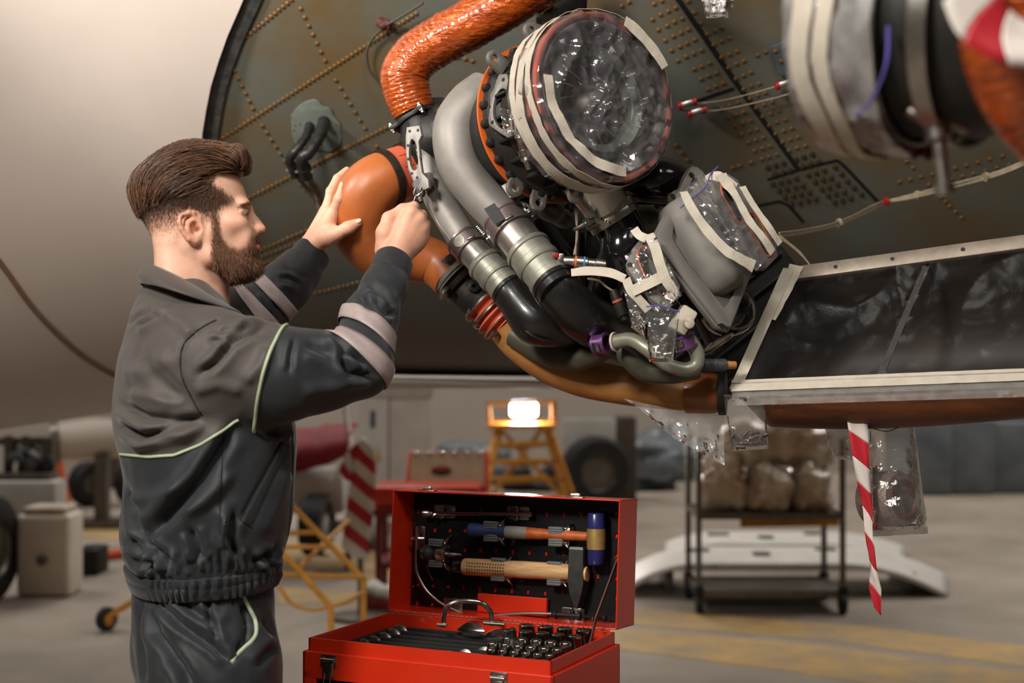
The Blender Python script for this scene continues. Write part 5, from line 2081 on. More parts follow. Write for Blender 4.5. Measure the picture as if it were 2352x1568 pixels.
for g, a, d, r, marks in ((g1, ca, cd, 0.0315, ((1124, 590, 1), (1136, 603, -1))), (g2, da, dd, 0.040, ((1193, 577, 1), (1206, 590, -1)))):
    for x, y, s in marks:
        p, n = on_surf(a, d, 0.055 if g is g1 else 0.066, r + 0.0006, x, y)
        q = p + d * (0.006 * (-s))
        M = plane_m(q, d * s, n.cross(d * s))
        obj('arrow_mark', plate([(0.003, 0.0015), (0.003, 0.0038), (-0.004, 0.0), (0.003, -0.0038), (0.003, -0.0015), (0.009, -0.0015), (0.009, 0.0015)], 0.0008, M), m_mark, g)

# black moulded ducts under the couplings ----------------------------------
bd = obj('black_elbow_duct', tube(ats([(1160, 655, 2.55), (1185, 690, 2.53), (1225, 735, 2.52), (1275, 752, 2.54), (1330, 760, 2.60)]), [0.033, 0.036, 0.045, 0.042, 0.036], 24, n=40, mod=lambda u, th: 1 + 0.05 * math.sin(th * 2 + 1) + 0.03 * math.sin(u * 14)), m_blackp,
         label='worn black moulded duct below the left silver coupling', cat='duct')
obj('seam_ridge', tube(ats([(1150, 690, 2.53), (1185, 735, 2.50), (1238, 778, 2.485), (1310, 775, 2.53)]), 0.003, 8), m_blackp, bd)
obj('cuff_ring', lathe(ca + cd * 0.150, cd, [(0, 0.036), (0.008, 0.036), (0.010, 0.033), (0.02, 0.033)], 36), m_blackp, bd)
bd2 = obj('black_elbow_duct', tube(ats([(1255, 628, 2.47), (1285, 672, 2.46), (1325, 715, 2.48), (1370, 745, 2.53), (1420, 760, 2.6)]), [0.041, 0.043, 0.046, 0.046, 0.042], 24, n=40, mod=lambda u, th: 1 + 0.05 * math.sin(th * 2 + 2) + 0.03 * math.sin(u * 12)), m_blackp,
          label='black moulded duct below the right silver coupling', cat='duct')
obj('cuff_ring', lathe(da + dd * 0.178, dd, [(0, 0.044), (0.008, 0.044), (0.010, 0.041), (0.024, 0.041)], 36), m_blackp, bd2)

# ================================================================== orange foil duct
kd = thing('foil_wrapped_duct', 'thick air duct wrapped in shiny orange foil, bending down to the machinery', 'duct')
KP = ats([(1480, -330, 2.95), (1400, -190, 2.72), (1290, -75, 2.63), (1190, -10, 2.64), (1105, 42, 2.66), (1020, 88, 2.68), (958, 128, 2.69), (930, 172, 2.69), (936, 215, 2.69), (952, 258, 2.69)])
ks = RNG.random(400)


def kmod(u, th):
    x = u * 34 + 0.5 * math.sin(th)
    i = int(x)
    f = x - i
    step = (ks[i % 400] * (1 - f) + ks[(i + 1) % 400] * f)
    return 1 + 0.035 * (1 - f) + 0.03 * step + 0.02 * noise.noise(V((math.cos(th) * 3, math.sin(th) * 3, u * 30)))


obj('foil_wrap', tube(KP, [0.050, 0.050, 0.050, 0.050, 0.0495, 0.049, 0.0485, 0.049, 0.047, 0.043], 48, n=190, mod=lambda u, th: kmod(u * 1.3, th)), m_kapton, kd)
ka, kdv, _ = seg_ax((944, 240, 2.69), (957, 272, 2.685))
kdv.normalize()
MK = plane_m(ka + kdv * 0.034, V((1, 0.25, 0.45)), kdv.cross(V((1, 0.25, 0.45))))
lob = []
for i in range(72):
    th = 2 * math.pi * i / 72
    r = 0.049 + 0.014 * max(0, math.cos(4 * th + 0.3)) ** 3
    lob.append((r * math.cos(th), r * math.sin(th)))
obj('end_flange', plate(lob, 0.010, MK, bev=0.002), m_castd, kd)
for k in range(4):
    th = -0.075 + 2 * math.pi * k / 4
    for s in (-1, 1):
        bolt('flange_bolt', MK @ V((0.056 * math.cos(th), 0.056 * math.sin(th), 0.005 * s)), MK.col[2].to_3d() * s, 0.0045, m_steel, kd)
obj('flange_neck', lathe(ka, kdv, [(0.036, 0.045), (0.05, 0.042), (0.075, 0.045), (0.09, 0.05)], 32), m_castd, kd)

# ================================================================== orange silicone duct held by the man
od_ = thing('silicone_elbow_duct', 'orange silicone elbow duct that the man steadies with his left hand', 'duct')
OP = ats([(945, 392, 2.68), (905, 402, 2.665), (862, 425, 2.65), (832, 470, 2.66), (835, 530, 2.69), (880, 580, 2.72), (945, 590, 2.74), (1000, 605, 2.74), (1038, 640, 2.72)])
obj('elbow_body', tube(OP, [0.052, 0.054, 0.060, 0.064, 0.064, 0.060, 0.053, 0.048, 0.044], 40, n=80, mod=lambda u, th: 1 + 0.012 * noise.noise(V((math.cos(th) * 2, math.sin(th) * 2, u * 8)))), m_orange, od_)
sa, sd, sL = seg_ax((897, 407, 2.660), (952, 388, 2.690))
sd.normalize()
obj('sleeve', lathe(sa, sd, [(-0.012, 0.050), (-0.012, 0.0565), (0.052, 0.0555), (0.052, 0.050)], 48), m_redsil, od_, label='red silicone sleeve between two band clamps')
for t, m in ((-0.008, m_dkmetal), (0.044, m_dkmetal)):
    rg = [ring(sa + sd * t, sd, 0.0595, 0.004, 0.016, 56), ring(sa + sd * (t - 0.004), sd, 0.0606, 0.003, 0.003, 56), ring(sa + sd * (t + 0.004), sd, 0.0606, 0.003, 0.003, 56)]
    b = obj('band_clamp', rg, m, od_)
    for k in range(60):
        th = 2 * math.pi * k / 60
    p, n = on_surf(sa, sd, t, 0.064, 903 + (t > 0) * 48, 470 - (t > 0) * 30)
    obj('clamp_screw', [lathe(p, sd.cross(n), [(-0.014, 0.0), (-0.014, 0.005), (-0.006, 0.005), (-0.006, 0.0065), (0.006, 0.0065), (0.006, 0.004), (0.014, 0.004), (0.014, 0)], 12), boxg((0.014, 0.012, 0.006), frame_m(p - n * 0.004, sd, n), 0.001)], m_dkmetal, b)
for x, y in ((905, 372), (898, 400), (920, 440)):
    p, n = on_surf(sa, sd, 0.020, 0.0566, x, y)
    obj('print_line', bar(p - sd * 0.010, p + sd * 0.010, 0.0008, 0.0006, n), mat('print_dark', (110, 30, 24), 0.6), od_)

# lower chain: steel clamp, dark tube, red bellows ---------------------------
lc = thing('bellows_joint', 'dark tube with steel clamp and ribbed red silicone bellows', 'duct joint')
la, ld, lL = seg_ax((1035, 622, 2.725), (1168, 752, 2.70))
ld.normalize()
obj('clamp', [ring(la + ld * 0.012, ld, 0.049, 0.005, 0.016, 44), ring(la + ld * 0.012, ld, 0.051, 0.004, 0.004, 44)], m_olive, lc)
obj('clamp', [ring(la + ld * 0.034, ld, 0.049, 0.005, 0.012, 44)], m_dkmetal, lc)
obj('dark_tube', lathe(la, ld, [(-0.02, 0.040), (0.02, 0.044), (0.06, 0.044), (0.066, 0.047), (0.10, 0.046), (0.10, 0.0)], 40), m_castd, lc)
obj('bellows', lathe(la, ld, [(0.095, 0.040)] + [(0.100 + 0.062 * i / 40, 0.045 + 0.0065 * math.cos(i / 40 * 2 * math.pi * 3.5)) for i in range(41)] + [(0.165, 0.040)], 44), m_redsil, lc, label='ribbed red silicone bellows')
for t in (0.098, 0.122, 0.152):
    obj('wire_band', ring(la + ld * t, ld, 0.0505, 0.004, 0.004, 44), m_steel, lc)
p, n = on_surf(la, ld, 0.030, 0.053, 1010, 668)
obj('clamp_bolt', lathe(p, ld.cross(n), [(-0.02, 0.0), (-0.02, 0.005), (-0.008, 0.005), (-0.008, 0.008), (0.006, 0.008), (0.006, 0.0045), (0.018, 0.0045), (0.018, 0)], 12), m_steel, lc)
for t, x, y in ((0.098, 1070, 712), (0.165, 1123, 763)):
    p, n = on_surf(la, ld, t, 0.052, x, y)
    obj('clamp_bolt', lathe(p, ld.cross(n), [(-0.012, 0.0), (-0.012, 0.006), (0.0, 0.006), (0.0, 0.004), (0.012, 0.004), (0.012, 0)], 10), m_steel, lc)
p, n = on_surf(la, ld, 0.07, 0.046, 1098, 668)
obj('port_plug', lathe(p, n, [(-0.004, 0.013), (0.008, 0.012), (0.010, 0.008), (0.010, 0.005), (0.004, 0.004), (0.004, 0)], 20), m_castd, lc)
obj('strut', bar(at(1088, 735, 2.68), at(1076, 765, 2.68), 0.006, 0.004), m_castd, lc)

td = thing('tan_air_duct', 'long tan air duct curving along the underside to the right', 'duct')
obj('duct_tube', tube(ats([(1160, 745, 2.70), (1195, 785, 2.70), (1260, 832, 2.69), (1340, 866, 2.67), (1430, 886, 2.65), (1510, 897, 2.63), (1585, 902, 2.61)]), [0.040, 0.041, 0.042, 0.041, 0.038, 0.036, 0.036], 36, n=60), m_tan, td)
ja, jd, _ = seg_ax((1575, 902, 2.612), (1680, 903, 2.59))
jd.normalize()
obj('joint_sleeve', lathe(ja, jd, [(0.0, 0.036), (0.0, 0.040), (0.006, 0.041), (0.05, 0.041), (0.07, 0.038), (0.075, 0.034), (0.075, 0)], 40), mat('brown_sleeve', (138, 76, 34), 0.35, var=0.15, vscale=15, coat=0.2), td, label='darker brown joint sleeve')
obj('end_ring', lathe(ja, jd, [(0.066, 0.034), (0.066, 0.042), (0.080, 0.042), (0.080, 0.034)], 24, mod=lambda t, th: 1 + 0.06 * (math.sin(th * 12) > 0)), m_castd, td)

# ================================================================== black hoses and V-clamp under the turbine
vp = thing('gloss_black_pipe', 'glossy black elbow pipe with steel V-clamp below the turbine', 'pipe')
obj('pipe', tube(ats([(1405, 495, 2.53), (1428, 540, 2.53), (1430, 580, 2.52), (1408, 625, 2.55), (1385, 690, 2.62)]), [0.047, 0.048, 0.046, 0.040, 0.036], 36, n=40), m_gloss, vp)
ca2, cd2, _ = seg_ax((1395, 478, 2.528), (1412, 505, 2.53))
cd2.normalize()
obj('v_clamp', [ring(ca2 + cd2 * 0.010, cd2, 0.0535, 0.006, 0.012, 52), ring(ca2 + cd2 * 0.024, cd2, 0.0525, 0.005, 0.012, 52)], m_steel, vp)
for k in range(4):
    p, n = on_surf(ca2, cd2, 0.012 + 0.004 * k, 0.056, 1372 + 6 * k, 500 + 2 * k)
    obj('clamp_link', boxg((0.012, 0.007, 0.008), frame_m(p, cd2.cross(n), n), 0.001), m_steel, vp)
ta, tdv, _ = seg_ax((1365, 505, 2.47), (1312, 530, 2.46))
obj('t_bolt', lathe(ta, tdv, [(0, 0.0), (0, 0.007), (0.012, 0.007), (0.012, 0.010), (0.020, 0.010), (0.020, 0.006), (0.026, 0.006), (0.03, 0.0045), (0.045, 0.004), (0.045, 0)], 14), m_steel, vp)
p, n = on_surf(ca2, cd2, 0.020, 0.0545, 1418, 470)
obj('clamp_plate', boxg((0.034, 0.012, 0.003), frame_m(p, cd2.cross(n), n), 0.0012), m_steel, vp)
obj('curved_black_hose', tube(ats([(1455, 420, 2.62), (1490, 415, 2.60), (1530, 418, 2.60), (1575, 440, 2.64), (1610, 470, 2.7)]), [0.045, 0.048, 0.048, 0.046, 0.044], 32, n=40), m_gloss, label='glossy black hose end behind the turbine cover', cat='hose')
lo_ = thing('alloy_bosses', 'lumpy pale alloy castings in the dark gap under the turbine', 'casting')
for (x, y, Y, r) in ((1262, 480, 2.62, (0.035, 0.03, 0.025)), (1215, 478, 2.63, (0.03, 0.03, 0.022)), (1290, 500, 2.66, (0.03, 0.03, 0.02)), (1480, 500, 2.70, (0.035, 0.03, 0.03))):
    obj('boss', ellip(at(x, y, Y), r, frame_m((0, 0, 0), (1, 0, -0.5))), m_cast, lo_)
w3 = thing('sensor_lead', 'twisted white sensor wires with a banded connector plug', 'wires')
for k in range(3):
    obj('wire', tube(ats([(1325, 440 + k, 2.56), (1322 + k * 2, 490, 2.53), (1326 - k, 540, 2.50), (1318 + k * 2, 585, 2.46)]), 0.0018, 6), m_wire, w3)
qa, qd, _ = seg_ax((1285, 598, 2.44), (1392, 610, 2.44))
obj('plug', lathe(qa, qd, [(0, 0), (0, 0.006), (0.008, 0.010), (0.026, 0.010), (0.028, 0.012), (0.052, 0.012), (0.054, 0.010), (0.066, 0.010), (0.068, 0.012), (0.086, 0.011), (0.09, 0.006), (0.09, 0)], 20), m_steel, w3)
for t, c in ((0.030, (206, 96, 40)), (0.046, (60, 120, 170))):
    obj('plug_band', ring(qa + qd.normalized() * t, qd, 0.0126, 0.002, 0.0035, 20), mat('band_%d' % c[0], c, 0.5), w3)
obj('red_tag', boxg((0.012, 0.004, 0.008), Matrix.Translation(at(1277, 586, 2.43)), 0.001), m_redclip, w3)
obj('clip', boxg((0.012, 0.012, 0.02), Matrix.Translation(at(1288, 594, 2.435)), 0.003), m_steel, w3)
w4 = thing('small_connectors', 'pair of small dark plugs on a thin yellowish lead in the shadow', 'connector')
qa, qd, _ = seg_ax((1408, 665, 2.42), (1436, 735, 2.42))
obj('plug', lathe(qa, qd, [(0, 0), (0, 0.007), (0.012, 0.010), (0.028, 0.010), (0.030, 0.012), (0.05, 0.011), (0.052, 0.007), (0.06, 0.007), (0.06, 0)], 16), m_castd, w4)
obj('plug_band', ring(qa + qd.normalized() * 0.022, qd, 0.0105, 0.002, 0.004, 16), m_redsil, w4)
obj('lead', tube(ats([(1350, 640, 2.43), (1375, 645, 2.42), (1395, 660, 2.42), (1408, 668, 2.42)]), 0.0022, 6), m_wire, w4)

# ================================================================== grey manifold
mf_ = thing('grey_manifold', 'matt grey cast manifold with half-cylinder housing on a four-sided flange', 'manifold')
MM = quad_m([(1585, 395, 2.53), (1725, 615, 2.50), (1510, 565, 2.42)])
fo = pl(MM, [(1578, 389), (1592, 389), (1606, 400), (1660, 490), (1724, 600), (1728, 618), (1705, 670), (1690, 720), (1672, 762), (1660, 760), (1640, 752), (1560, 650), (1505, 575), (1496, 548), (1536, 470), (1535, 448), (1545, 440), (1556, 436), (1568, 405)])
fi = pl(MM, [(1583, 418), (1594, 418), (1700, 600), (1668, 700), (1655, 715), (1565, 605), (1535, 555), (1540, 520)])
obj('flange', plate(fo, 0.012, MM, bev=0.002), m_greymat, mf_)
rimo, rimi = pl(MM, [(1578, 391), (1592, 391), (1606, 402), (1722, 602), (1724, 618), (1668, 758), (1642, 750), (1505, 572), (1500, 548), (1568, 408)]), fi
obj('flange_rim', plate(rimo, 0.010, Matrix.Translation(MM.col[2].to_3d() * 0.010) @ MM, [rimi], 0.002), m_greymat, mf_)
for (x, y) in ((1545, 451), (1659, 749), (1588, 402)):
    obj('bolt_hole', lathe(ray_plane(MM, x, y, 0.0155), MM.col[2].to_3d(), [(0, 0.006), (0.0006, 0.006), (0.0006, 0.0)], 14), m_black, mf_)
ha, hd, hL = seg_ax((1578, 512, 2.475), (1676, 668, 2.435))
hd.normalize()
obj('housing', lathe(ha, hd, [(-0.04, 0.0), (-0.04, 0.040), (-0.03, 0.046), (0.0, 0.047), (0.115, 0.047), (0.135, 0.044), (0.148, 0.036), (0.156, 0.022), (0.158, 0.0)], 48), m_greymat, mf_, label='rounded half-cylinder housing')
obj('bowl', ellip(at(1672, 715, 2.54), (0.055, 0.06, 0.05)), m_gloss, mf_, label='dark rounded bowl under the flange')
obj('bowl_ring', torus(at(1645, 790, 2.52), V((0.5, -0.2, -0.8)), 0.036, 0.004), m_steel, mf_)
obj('rear_arm', tube(ats([(1610, 730, 2.52), (1590, 700, 2.52), (1560, 660, 2.53)]), 0.02, 16), m_gloss, mf_)
mt = thing('manifold_cover', 'clear plastic and masking tape strapped over the grey manifold', 'plastic film')


def mcover(u, v):
    a = at(1545, 470, 2.385).lerp(at(1610, 395, 2.44), v)
    b = at(1735, 625, 2.37).lerp(at(1790, 560, 2.43), v)
    p = a.lerp(b, u)
    bul = 0.018 * math.sin(math.pi * u) * math.sin(math.pi * v)
    return p + V((0.1, -1, 0.2)) * (bul + 0.012 * crumple(p, 1, 22))


obj('film', grid(mcover, 34, 22), m_film, mt, angle=18, fix=False)
obj('tape', ribbon(ats([(1570, 440, 2.385), (1590, 480, 2.365), (1625, 530, 2.355), (1665, 572, 2.35), (1690, 588, 2.352), (1732, 612, 2.37)]), [0.016, 0.018, 0.020, 0.020, 0.020, 0.024], (0.25, -1, 0.3), 0.0008, wob=0.25), m_tape, mt)
obj('tape', ribbon(ats([(1655, 400, 2.43), (1672, 425, 2.42), (1690, 450, 2.41), (1720, 505, 2.395), (1752, 545, 2.39), (1775, 580, 2.40)]), [0.026, 0.022, 0.014, 0.016, 0.014, 0.016], (0.3, -1, 0.3), 0.0008, wob=0.25), m_tape, mt)
obj('tape', ribbon(ats([(1705, 428, 2.44), (1730, 470, 2.42), (1765, 520, 2.41), (1792, 560, 2.42)]), 0.014, (0.4, -1, 0.3), 0.0008, wob=0.2), m_tape, mt)
obj('tape', ribbon(ats([(1620, 408, 2.44), (1650, 405, 2.43), (1690, 430, 2.43)]), [0.008, 0.022, 0.018], (0.2, -1, 0.2), 0.0008, wob=0.3), m_tape, mt)
obj('zip_line', tube(ats([(1562, 478, 2.385), (1590, 455, 2.39), (1620, 430, 2.405), (1632, 400, 2.43), (1650, 382, 2.44)]), 0.0014, 6), mat('zip_violet', (92, 84, 160), 0.4), mt)
# twin-port flange at the back of the manifold
tp = thing('twin_port_flange', 'grey flange with two rounded ports ringed by thin red seals', 'flange')
MT = quad_m([(1640, 420, 2.51), (1760, 620, 2.49), (1700, 410, 2.56)])
to = pl(MT, [(1630, 425), (1640, 405), (1668, 402), (1690, 415), (1780, 575), (1782, 592), (1755, 620), (1738, 618), (1725, 600), (1640, 450)])
h1_ = smooth2(pl(MT, [(1654, 432), (1668, 428), (1684, 450), (1704, 492), (1702, 508), (1690, 510), (1676, 488), (1658, 456)]), 40)
h2_ = smooth2(pl(MT, [(1714, 502), (1728, 500), (1748, 532), (1766, 572), (1764, 584), (1752, 586), (1736, 560), (1716, 524)]), 40)
obj('flange', plate(to, 0.012, MT, [h1_, h2_], 0.002), m_greymat, tp)
obj('back_plate', plate(to, 0.03, Matrix.Translation(MT.col[2].to_3d() * -0.04) @ MT), m_castd, tp)
for hh in (h1_, h2_):
    c = V((sum(p[0] for p in hh) / len(hh), sum(p[1] for p in hh) / len(hh)))
    obj('seal', tube([MT @ V((c.x + (p[0] - c.x) * 1.12, c.y + (p[1] - c.y) * 1.12, 0.007)) for p in hh], 0.0022, 8, closed=True), m_redsil, tp)

# small flange with the D-shaped port
sf2 = thing('small_port_flange', 'small grey flange with an oval red-sealed port crossed by masking tape', 'flange')
MF = quad_m([(1490, 640, 2.39), (1540, 700, 2.375), (1440, 660, 2.375)])
fo2 = pl(MF, [(1466, 556), (1490, 545), (1505, 550), (1530, 600), (1560, 660), (1556, 690), (1535, 712), (1515, 706), (1490, 688), (1462, 655), (1440, 622), (1438, 605), (1450, 575)])
fh2 = smooth2(pl(MF, [(1472, 580), (1486, 578), (1505, 596), (1522, 630), (1530, 660), (1524, 672), (1508, 672), (1488, 650), (1472, 620), (1466, 596)]), 40)
obj('flange', plate(fo2, 0.016, MF, [fh2], 0.003), m_greymat, sf2)
c = V((sum(p[0] for p in fh2) / len(fh2), sum(p[1] for p in fh2) / len(fh2)))
obj('seal', tube([MF @ V((c.x + (p[0] - c.x) * 1.13, c.y + (p[1] - c.y) * 1.1, 0.0085)) for p in fh2], 0.0022, 8, closed=True), m_redsil, sf2)
obj('port_wall', plate([((p[0] - c.x) * 1.10 + c.x, (p[1] - c.y) * 1.10 + c.y) for p in fh2], 0.05, Matrix.Translation(MF.col[2].to_3d() * -0.034) @ MF, [[((p[0] - c.x) * 0.98 + c.x, (p[1] - c.y) * 0.98 + c.y) for p in fh2]]), m_castd, sf2)
obj('port_floor', plate(fh2, 0.004, Matrix.Translation(MF.col[2].to_3d() * -0.058) @ MF), m_castd, sf2)
for x, y in ((1482, 562), (1447, 608), (1540, 640), (1548, 694)):
    obj('bolt_hole', lathe(ray_plane(MF, x, y, 0.0082), MF.col[2].to_3d(), [(0, 0.005), (0.0006, 0.005), (0.0006, 0.0)], 14), m_black, sf2)
obj('side_body', tube(ats([(1500, 640, 2.43), (1530, 625, 2.47), (1570, 600, 2.50)]), [0.045, 0.05, 0.05], 24), m_cast, sf2)
sc_ = thing('flange_cover', 'clear film and crossed tape strips on the small red-sealed flange', 'plastic film')


def fcover(u, v):
    p = at(1432 + 75 * u, 590 - 45 * u, 2.375).lerp(at(1505 + 60 * u, 720 - 40 * u, 2.36), v)
    return p + V((0, -1, 0.1)) * (0.008 * crumple(p, 1, 40) + 0.006)


obj('film', grid(fcover, 22, 26), m_film2, sc_, angle=18, fix=False)
obj('tape', ribbon(ats([(1452, 668, 2.365), (1480, 655, 2.355), (1510, 640, 2.352), (1540, 622, 2.37)]), 0.020, (0, -1, 0.2), 0.0008, wob=0.25), m_tape, sc_)
obj('tape', ribbon(ats([(1490, 538, 2.375), (1505, 570, 2.36), (1515, 605, 2.355), (1528, 640, 2.353), (1545, 668, 2.357), (1536, 688, 2.362)]), 0.019, (0, -1, 0.2), 0.0008, wob=0.25), m_tape, sc_)
obj('tape', ribbon(ats([(1438, 640, 2.375), (1448, 665, 2.368), (1470, 690, 2.365), (1490, 712, 2.365)]), 0.017, (-0.3, -1, -0.3), 0.0008, wob=0.25), m_tape, sc_)
obj('tape', ribbon(ats([(1312, 626, 2.40), (1350, 622, 2.395), (1400, 626, 2.39), (1435, 640, 2.385)]), [0.015, 0.017, 0.018, 0.016], (0, -1, 0.25), 0.0008, wob=0.3), m_tape, sc_)
obj('tape', ribbon(ats([(1456, 525, 2.40), (1468, 540, 2.39), (1485, 548, 2.38)]), 0.016, (0, -1, 0.2), 0.0008, wob=0.3), m_tape, sc_)


# ================================================================== bags
def bag(name, label, corners, Y, parts=None, pillow=0.012, m=m_film2, cr_=0.004, sc=45, group=None, tilt=0.0):
    """closed flat bag; corners px: top-left, top-right, bottom-right, bottom-left"""
    g = thing(name, label, 'plastic bag', group)
    tl, tr, br, bl_ = [V((c[0], c[1])) for c in corners]

    def side(s):
        def f(u, v):
            q = (tl.lerp(tr, u)).lerp(bl_.lerp(br, u), v)
            p = at(q.x, q.y, Y + tilt * v)
            e = (math.sin(math.pi * min(1, max(0, u))) ** 0.5) * (min(1, v * 1.2) ** 0.8) * (1 - max(0, v - 0.92) / 0.08)
            return p + V((0, s, 0)) * (pillow * e) + V((0, -1, 0)) * cr_ * crumple(p + V((0, s, 0)), 1, sc) * (0.3 + 0.7 * e)
        return f
    obj('film', join(grid(side(-1), 24, 28), grid(side(1), 24, 28)), m, g, angle=18, fix=False)
    return g


def loose_bolts(g, marks, Y, r=0.004, L=0.02, m=None):
    for (x, y, a) in marks:
        d = V((math.cos(a), random.uniform(-0.3, 0.3), math.sin(a)))
        p = at(x, y, Y + random.uniform(-0.004, 0.004))
        b = obj('bolt', lathe(p, d, [(0, 0), (0, r * 1.6), (r * 1.1, r * 1.7), (r * 1.1, r), (L, r * 0.95), (L + r * 0.3, r * 0.6), (L + r * 0.3, 0)], 10), m or m_steel, None,
                label=None)
        yield b


bg1 = bag('bolt_bag', 'small zip bag of bolts hanging from the taped small flange', [(1483, 700), (1562, 712), (1545, 832), (1490, 830)], 2.345, pillow=0.016)
obj('zip_line', tube(ats([(1484, 704, 2.335), (1520, 703, 2.333), (1561, 716, 2.335)]), 0.0014, 6), MATS['zip_violet'], bg1)
obj('tie_wire', tube(ats([(1518, 690, 2.35), (1517, 700, 2.335), (1521, 715, 2.334)]), 0.0012, 6), m_steel, bg1)
k = 0
for x, y, a in ((1500, 800, 0.3), (1512, 790, 2.2), (1522, 806, 1.1), (1508, 812, 0.0), (1530, 798, 2.8), (1518, 785, 0.8), (1525, 815, 0.2), (1505, 782, 1.6)):
    d = V((math.cos(a), random.uniform(-0.3, 0.3), math.sin(a)))
    obj('loose_bolt', lathe(at(x, y, 2.345), d, [(0, 0), (0, 0.0062), (0.005, 0.0065), (0.005, 0.0042), (0.018, 0.004), (0.018, 0)], 12), m_steel,
        label='loose steel bolt lying in the small zip bag under the taped flange', cat='bolt', group='bolts in the zip bag under the flange')
bag('crumpled_bag', 'crumpled clear bag behind the bolt bag, left of it', [(1432, 665), (1486, 715), (1482, 778), (1450, 752)], 2.375, pillow=0.014, cr_=0.008, sc=60)
obj('taped_valve', [boxg((0.032, 0.03, 0.05), frame_m(at(1568, 735, 2.39), (0.8, 0.1, -0.5)), 0.005), lathe(at(1580, 742, 2.37), (0.3, -1, 0), [(0, 0.010), (0.008, 0.010), (0.01, 0.006), (0.01, 0)], 12)], m_tape, label='small valve block wrapped in pale tape beside the bolt bag', cat='valve')
bg2 = bag('bolt_bag', 'zip bag of dark bolts hanging from the corner of the taped tray', [(1662, 905), (1755, 908), (1765, 1030), (1682, 1036)], 2.50, pillow=0.010)
obj('zip_line', tube(ats([(1662, 908, 2.49), (1710, 913, 2.488), (1757, 912, 2.49)]), 0.0014, 6), m_film2, bg2)
obj('tie_wire', tube(ats([(1706, 900, 2.50), (1712, 912, 2.488), (1713, 920, 2.488), (1708, 916, 2.488)]), 0.001, 6), m_dkmetal, bg2)
for x, y, a in ((1684, 1000, -0.7), (1700, 1018, 0.1), (1712, 1012, 0.4), (1722, 1006, 0.3), (1735, 1002, 0.1), (1742, 1014, -0.3), (1692, 1026, 0.0), (1715, 1024, 0.1), (1730, 1018, 0.2), (1745, 1006, 0.5), (1706, 1004, 0.9), (1724, 995, 0.2)):
    d = V((math.cos(a), random.uniform(-0.3, 0.3), math.sin(a)))
    obj('loose_bolt', lathe(at(x, y, 2.50), d, [(0, 0), (0, 0.0058), (0.004, 0.006), (0.004, 0.0038), (0.017, 0.0036), (0.017, 0)], 12), m_dkmetal,
        label='loose dark bolt lying in the zip bag on the tray corner', cat='bolt', group='bolts in the zip bag on the tray')

# ================================================================== thin hoses with purple clamps
hz = thing('grey_hose', 'bent grey-green metal hose with two purple clamps', 'hose')
m_hose = mat('hose_greygreen', (142, 142, 126), 0.4, metal=0.4, var=0.1, vscale=25)
obj('hose_tube', tube(ats([(1412, 785, 2.46), (1450, 780, 2.44), (1485, 800, 2.42), (1530, 835, 2.41), (1572, 848, 2.41), (1598, 838, 2.41), (1602, 815, 2.41), (1590, 790, 2.41), (1572, 770, 2.41)]), [0.014, 0.0135, 0.0135, 0.013, 0.013, 0.013, 0.0135, 0.014, 0.015], 24, n=70), m_hose, hz)
for p0, p1, m, r, L in (((1580, 800, 2.41), (1568, 768, 2.41), m_purple, 0.020, 0.026), ((1368, 792, 2.48), (1405, 786, 2.46), m_purple, 0.019, 0.026)):
    a, d, _ = seg_ax(p0, p1)
    d.normalize()
    obj('clamp', [ring(a + d * L / 2, d, r, 0.004, L, 36), ring(a + d * 0.002, d, r + 0.002, 0.004, 0.005, 36), ring(a + d * (L - 0.002), d, r + 0.002, 0.004, 0.005, 36)], m, hz, label='purple anodised clamp')
    pp_, nn_ = on_surf(a, d, L / 2, r + 0.003, p0[0] - 15, p0[1] + 10)
    obj('clamp_latch', boxg((0.018, 0.012, 0.004), frame_m(pp_, d.cross(nn_), nn_), 0.001), m_steel, hz)
obj('hose_cap', lathe(at(1565, 762, 2.41), at(1558, 735, 2.41) - at(1565, 762, 2.41), [(0, 0.015), (0.016, 0.015), (0.020, 0.011), (0.022, 0.0)], 24), m_cast, hz)
obj('tie_band', torus(at(1412, 785, 2.46), at(1450, 780, 2.44) - at(1412, 785, 2.46), 0.0165, 0.0025), m_tape, hz)
obj('black_stub', tube(ats([(1310, 745, 2.56), (1345, 770, 2.52), (1372, 791, 2.48)]), 0.014, 18), m_blackp, hz)
h5 = thing('return_hose', 'thicker grey-green hose looping below the clamps onto the tan duct', 'hose')
obj('hose_tube', tube(ats([(1180, 770, 2.66), (1260, 812, 2.62), (1330, 822, 2.58), (1400, 800, 2.53), (1440, 815, 2.50), (1480, 850, 2.50), (1540, 858, 2.50), (1600, 850, 2.52)]), [0.024, 0.026, 0.026, 0.020, 0.022, 0.022, 0.020, 0.018], 24, n=60), mat('hose_dark', (78, 76, 62), 0.45, metal=0.2, var=0.12, vscale=25), h5)
h6 = thing('braided_hose', 'short braided dark hose end beside the taped tray corner', 'hose')
a, d, _ = seg_ax((1600, 838, 2.44), (1695, 838, 2.46))
obj('braid', lathe(a, d, [(0.012, 0.0), (0.012, 0.010), (0.014, 0.012), (0.056, 0.012), (0.058, 0.010), (0.058, 0.0)], 24, mod=lambda t, th: 1 + 0.03 * math.sin(th * 12 + t * 900)), mat('braid', (74, 78, 78), 0.6, metal=0.3, var=0.3, vscale=180), h6)
obj('ferrule', lathe(a, d, [(0.0, 0.0), (0.0, 0.011), (0.014, 0.011), (0.014, 0.0)], 20), m_castd, h6)
obj('end_pipe', lathe(a, d, [(0.056, 0), (0.056, 0.008), (0.078, 0.007), (0.078, 0.0)], 16), m_tan, h6)

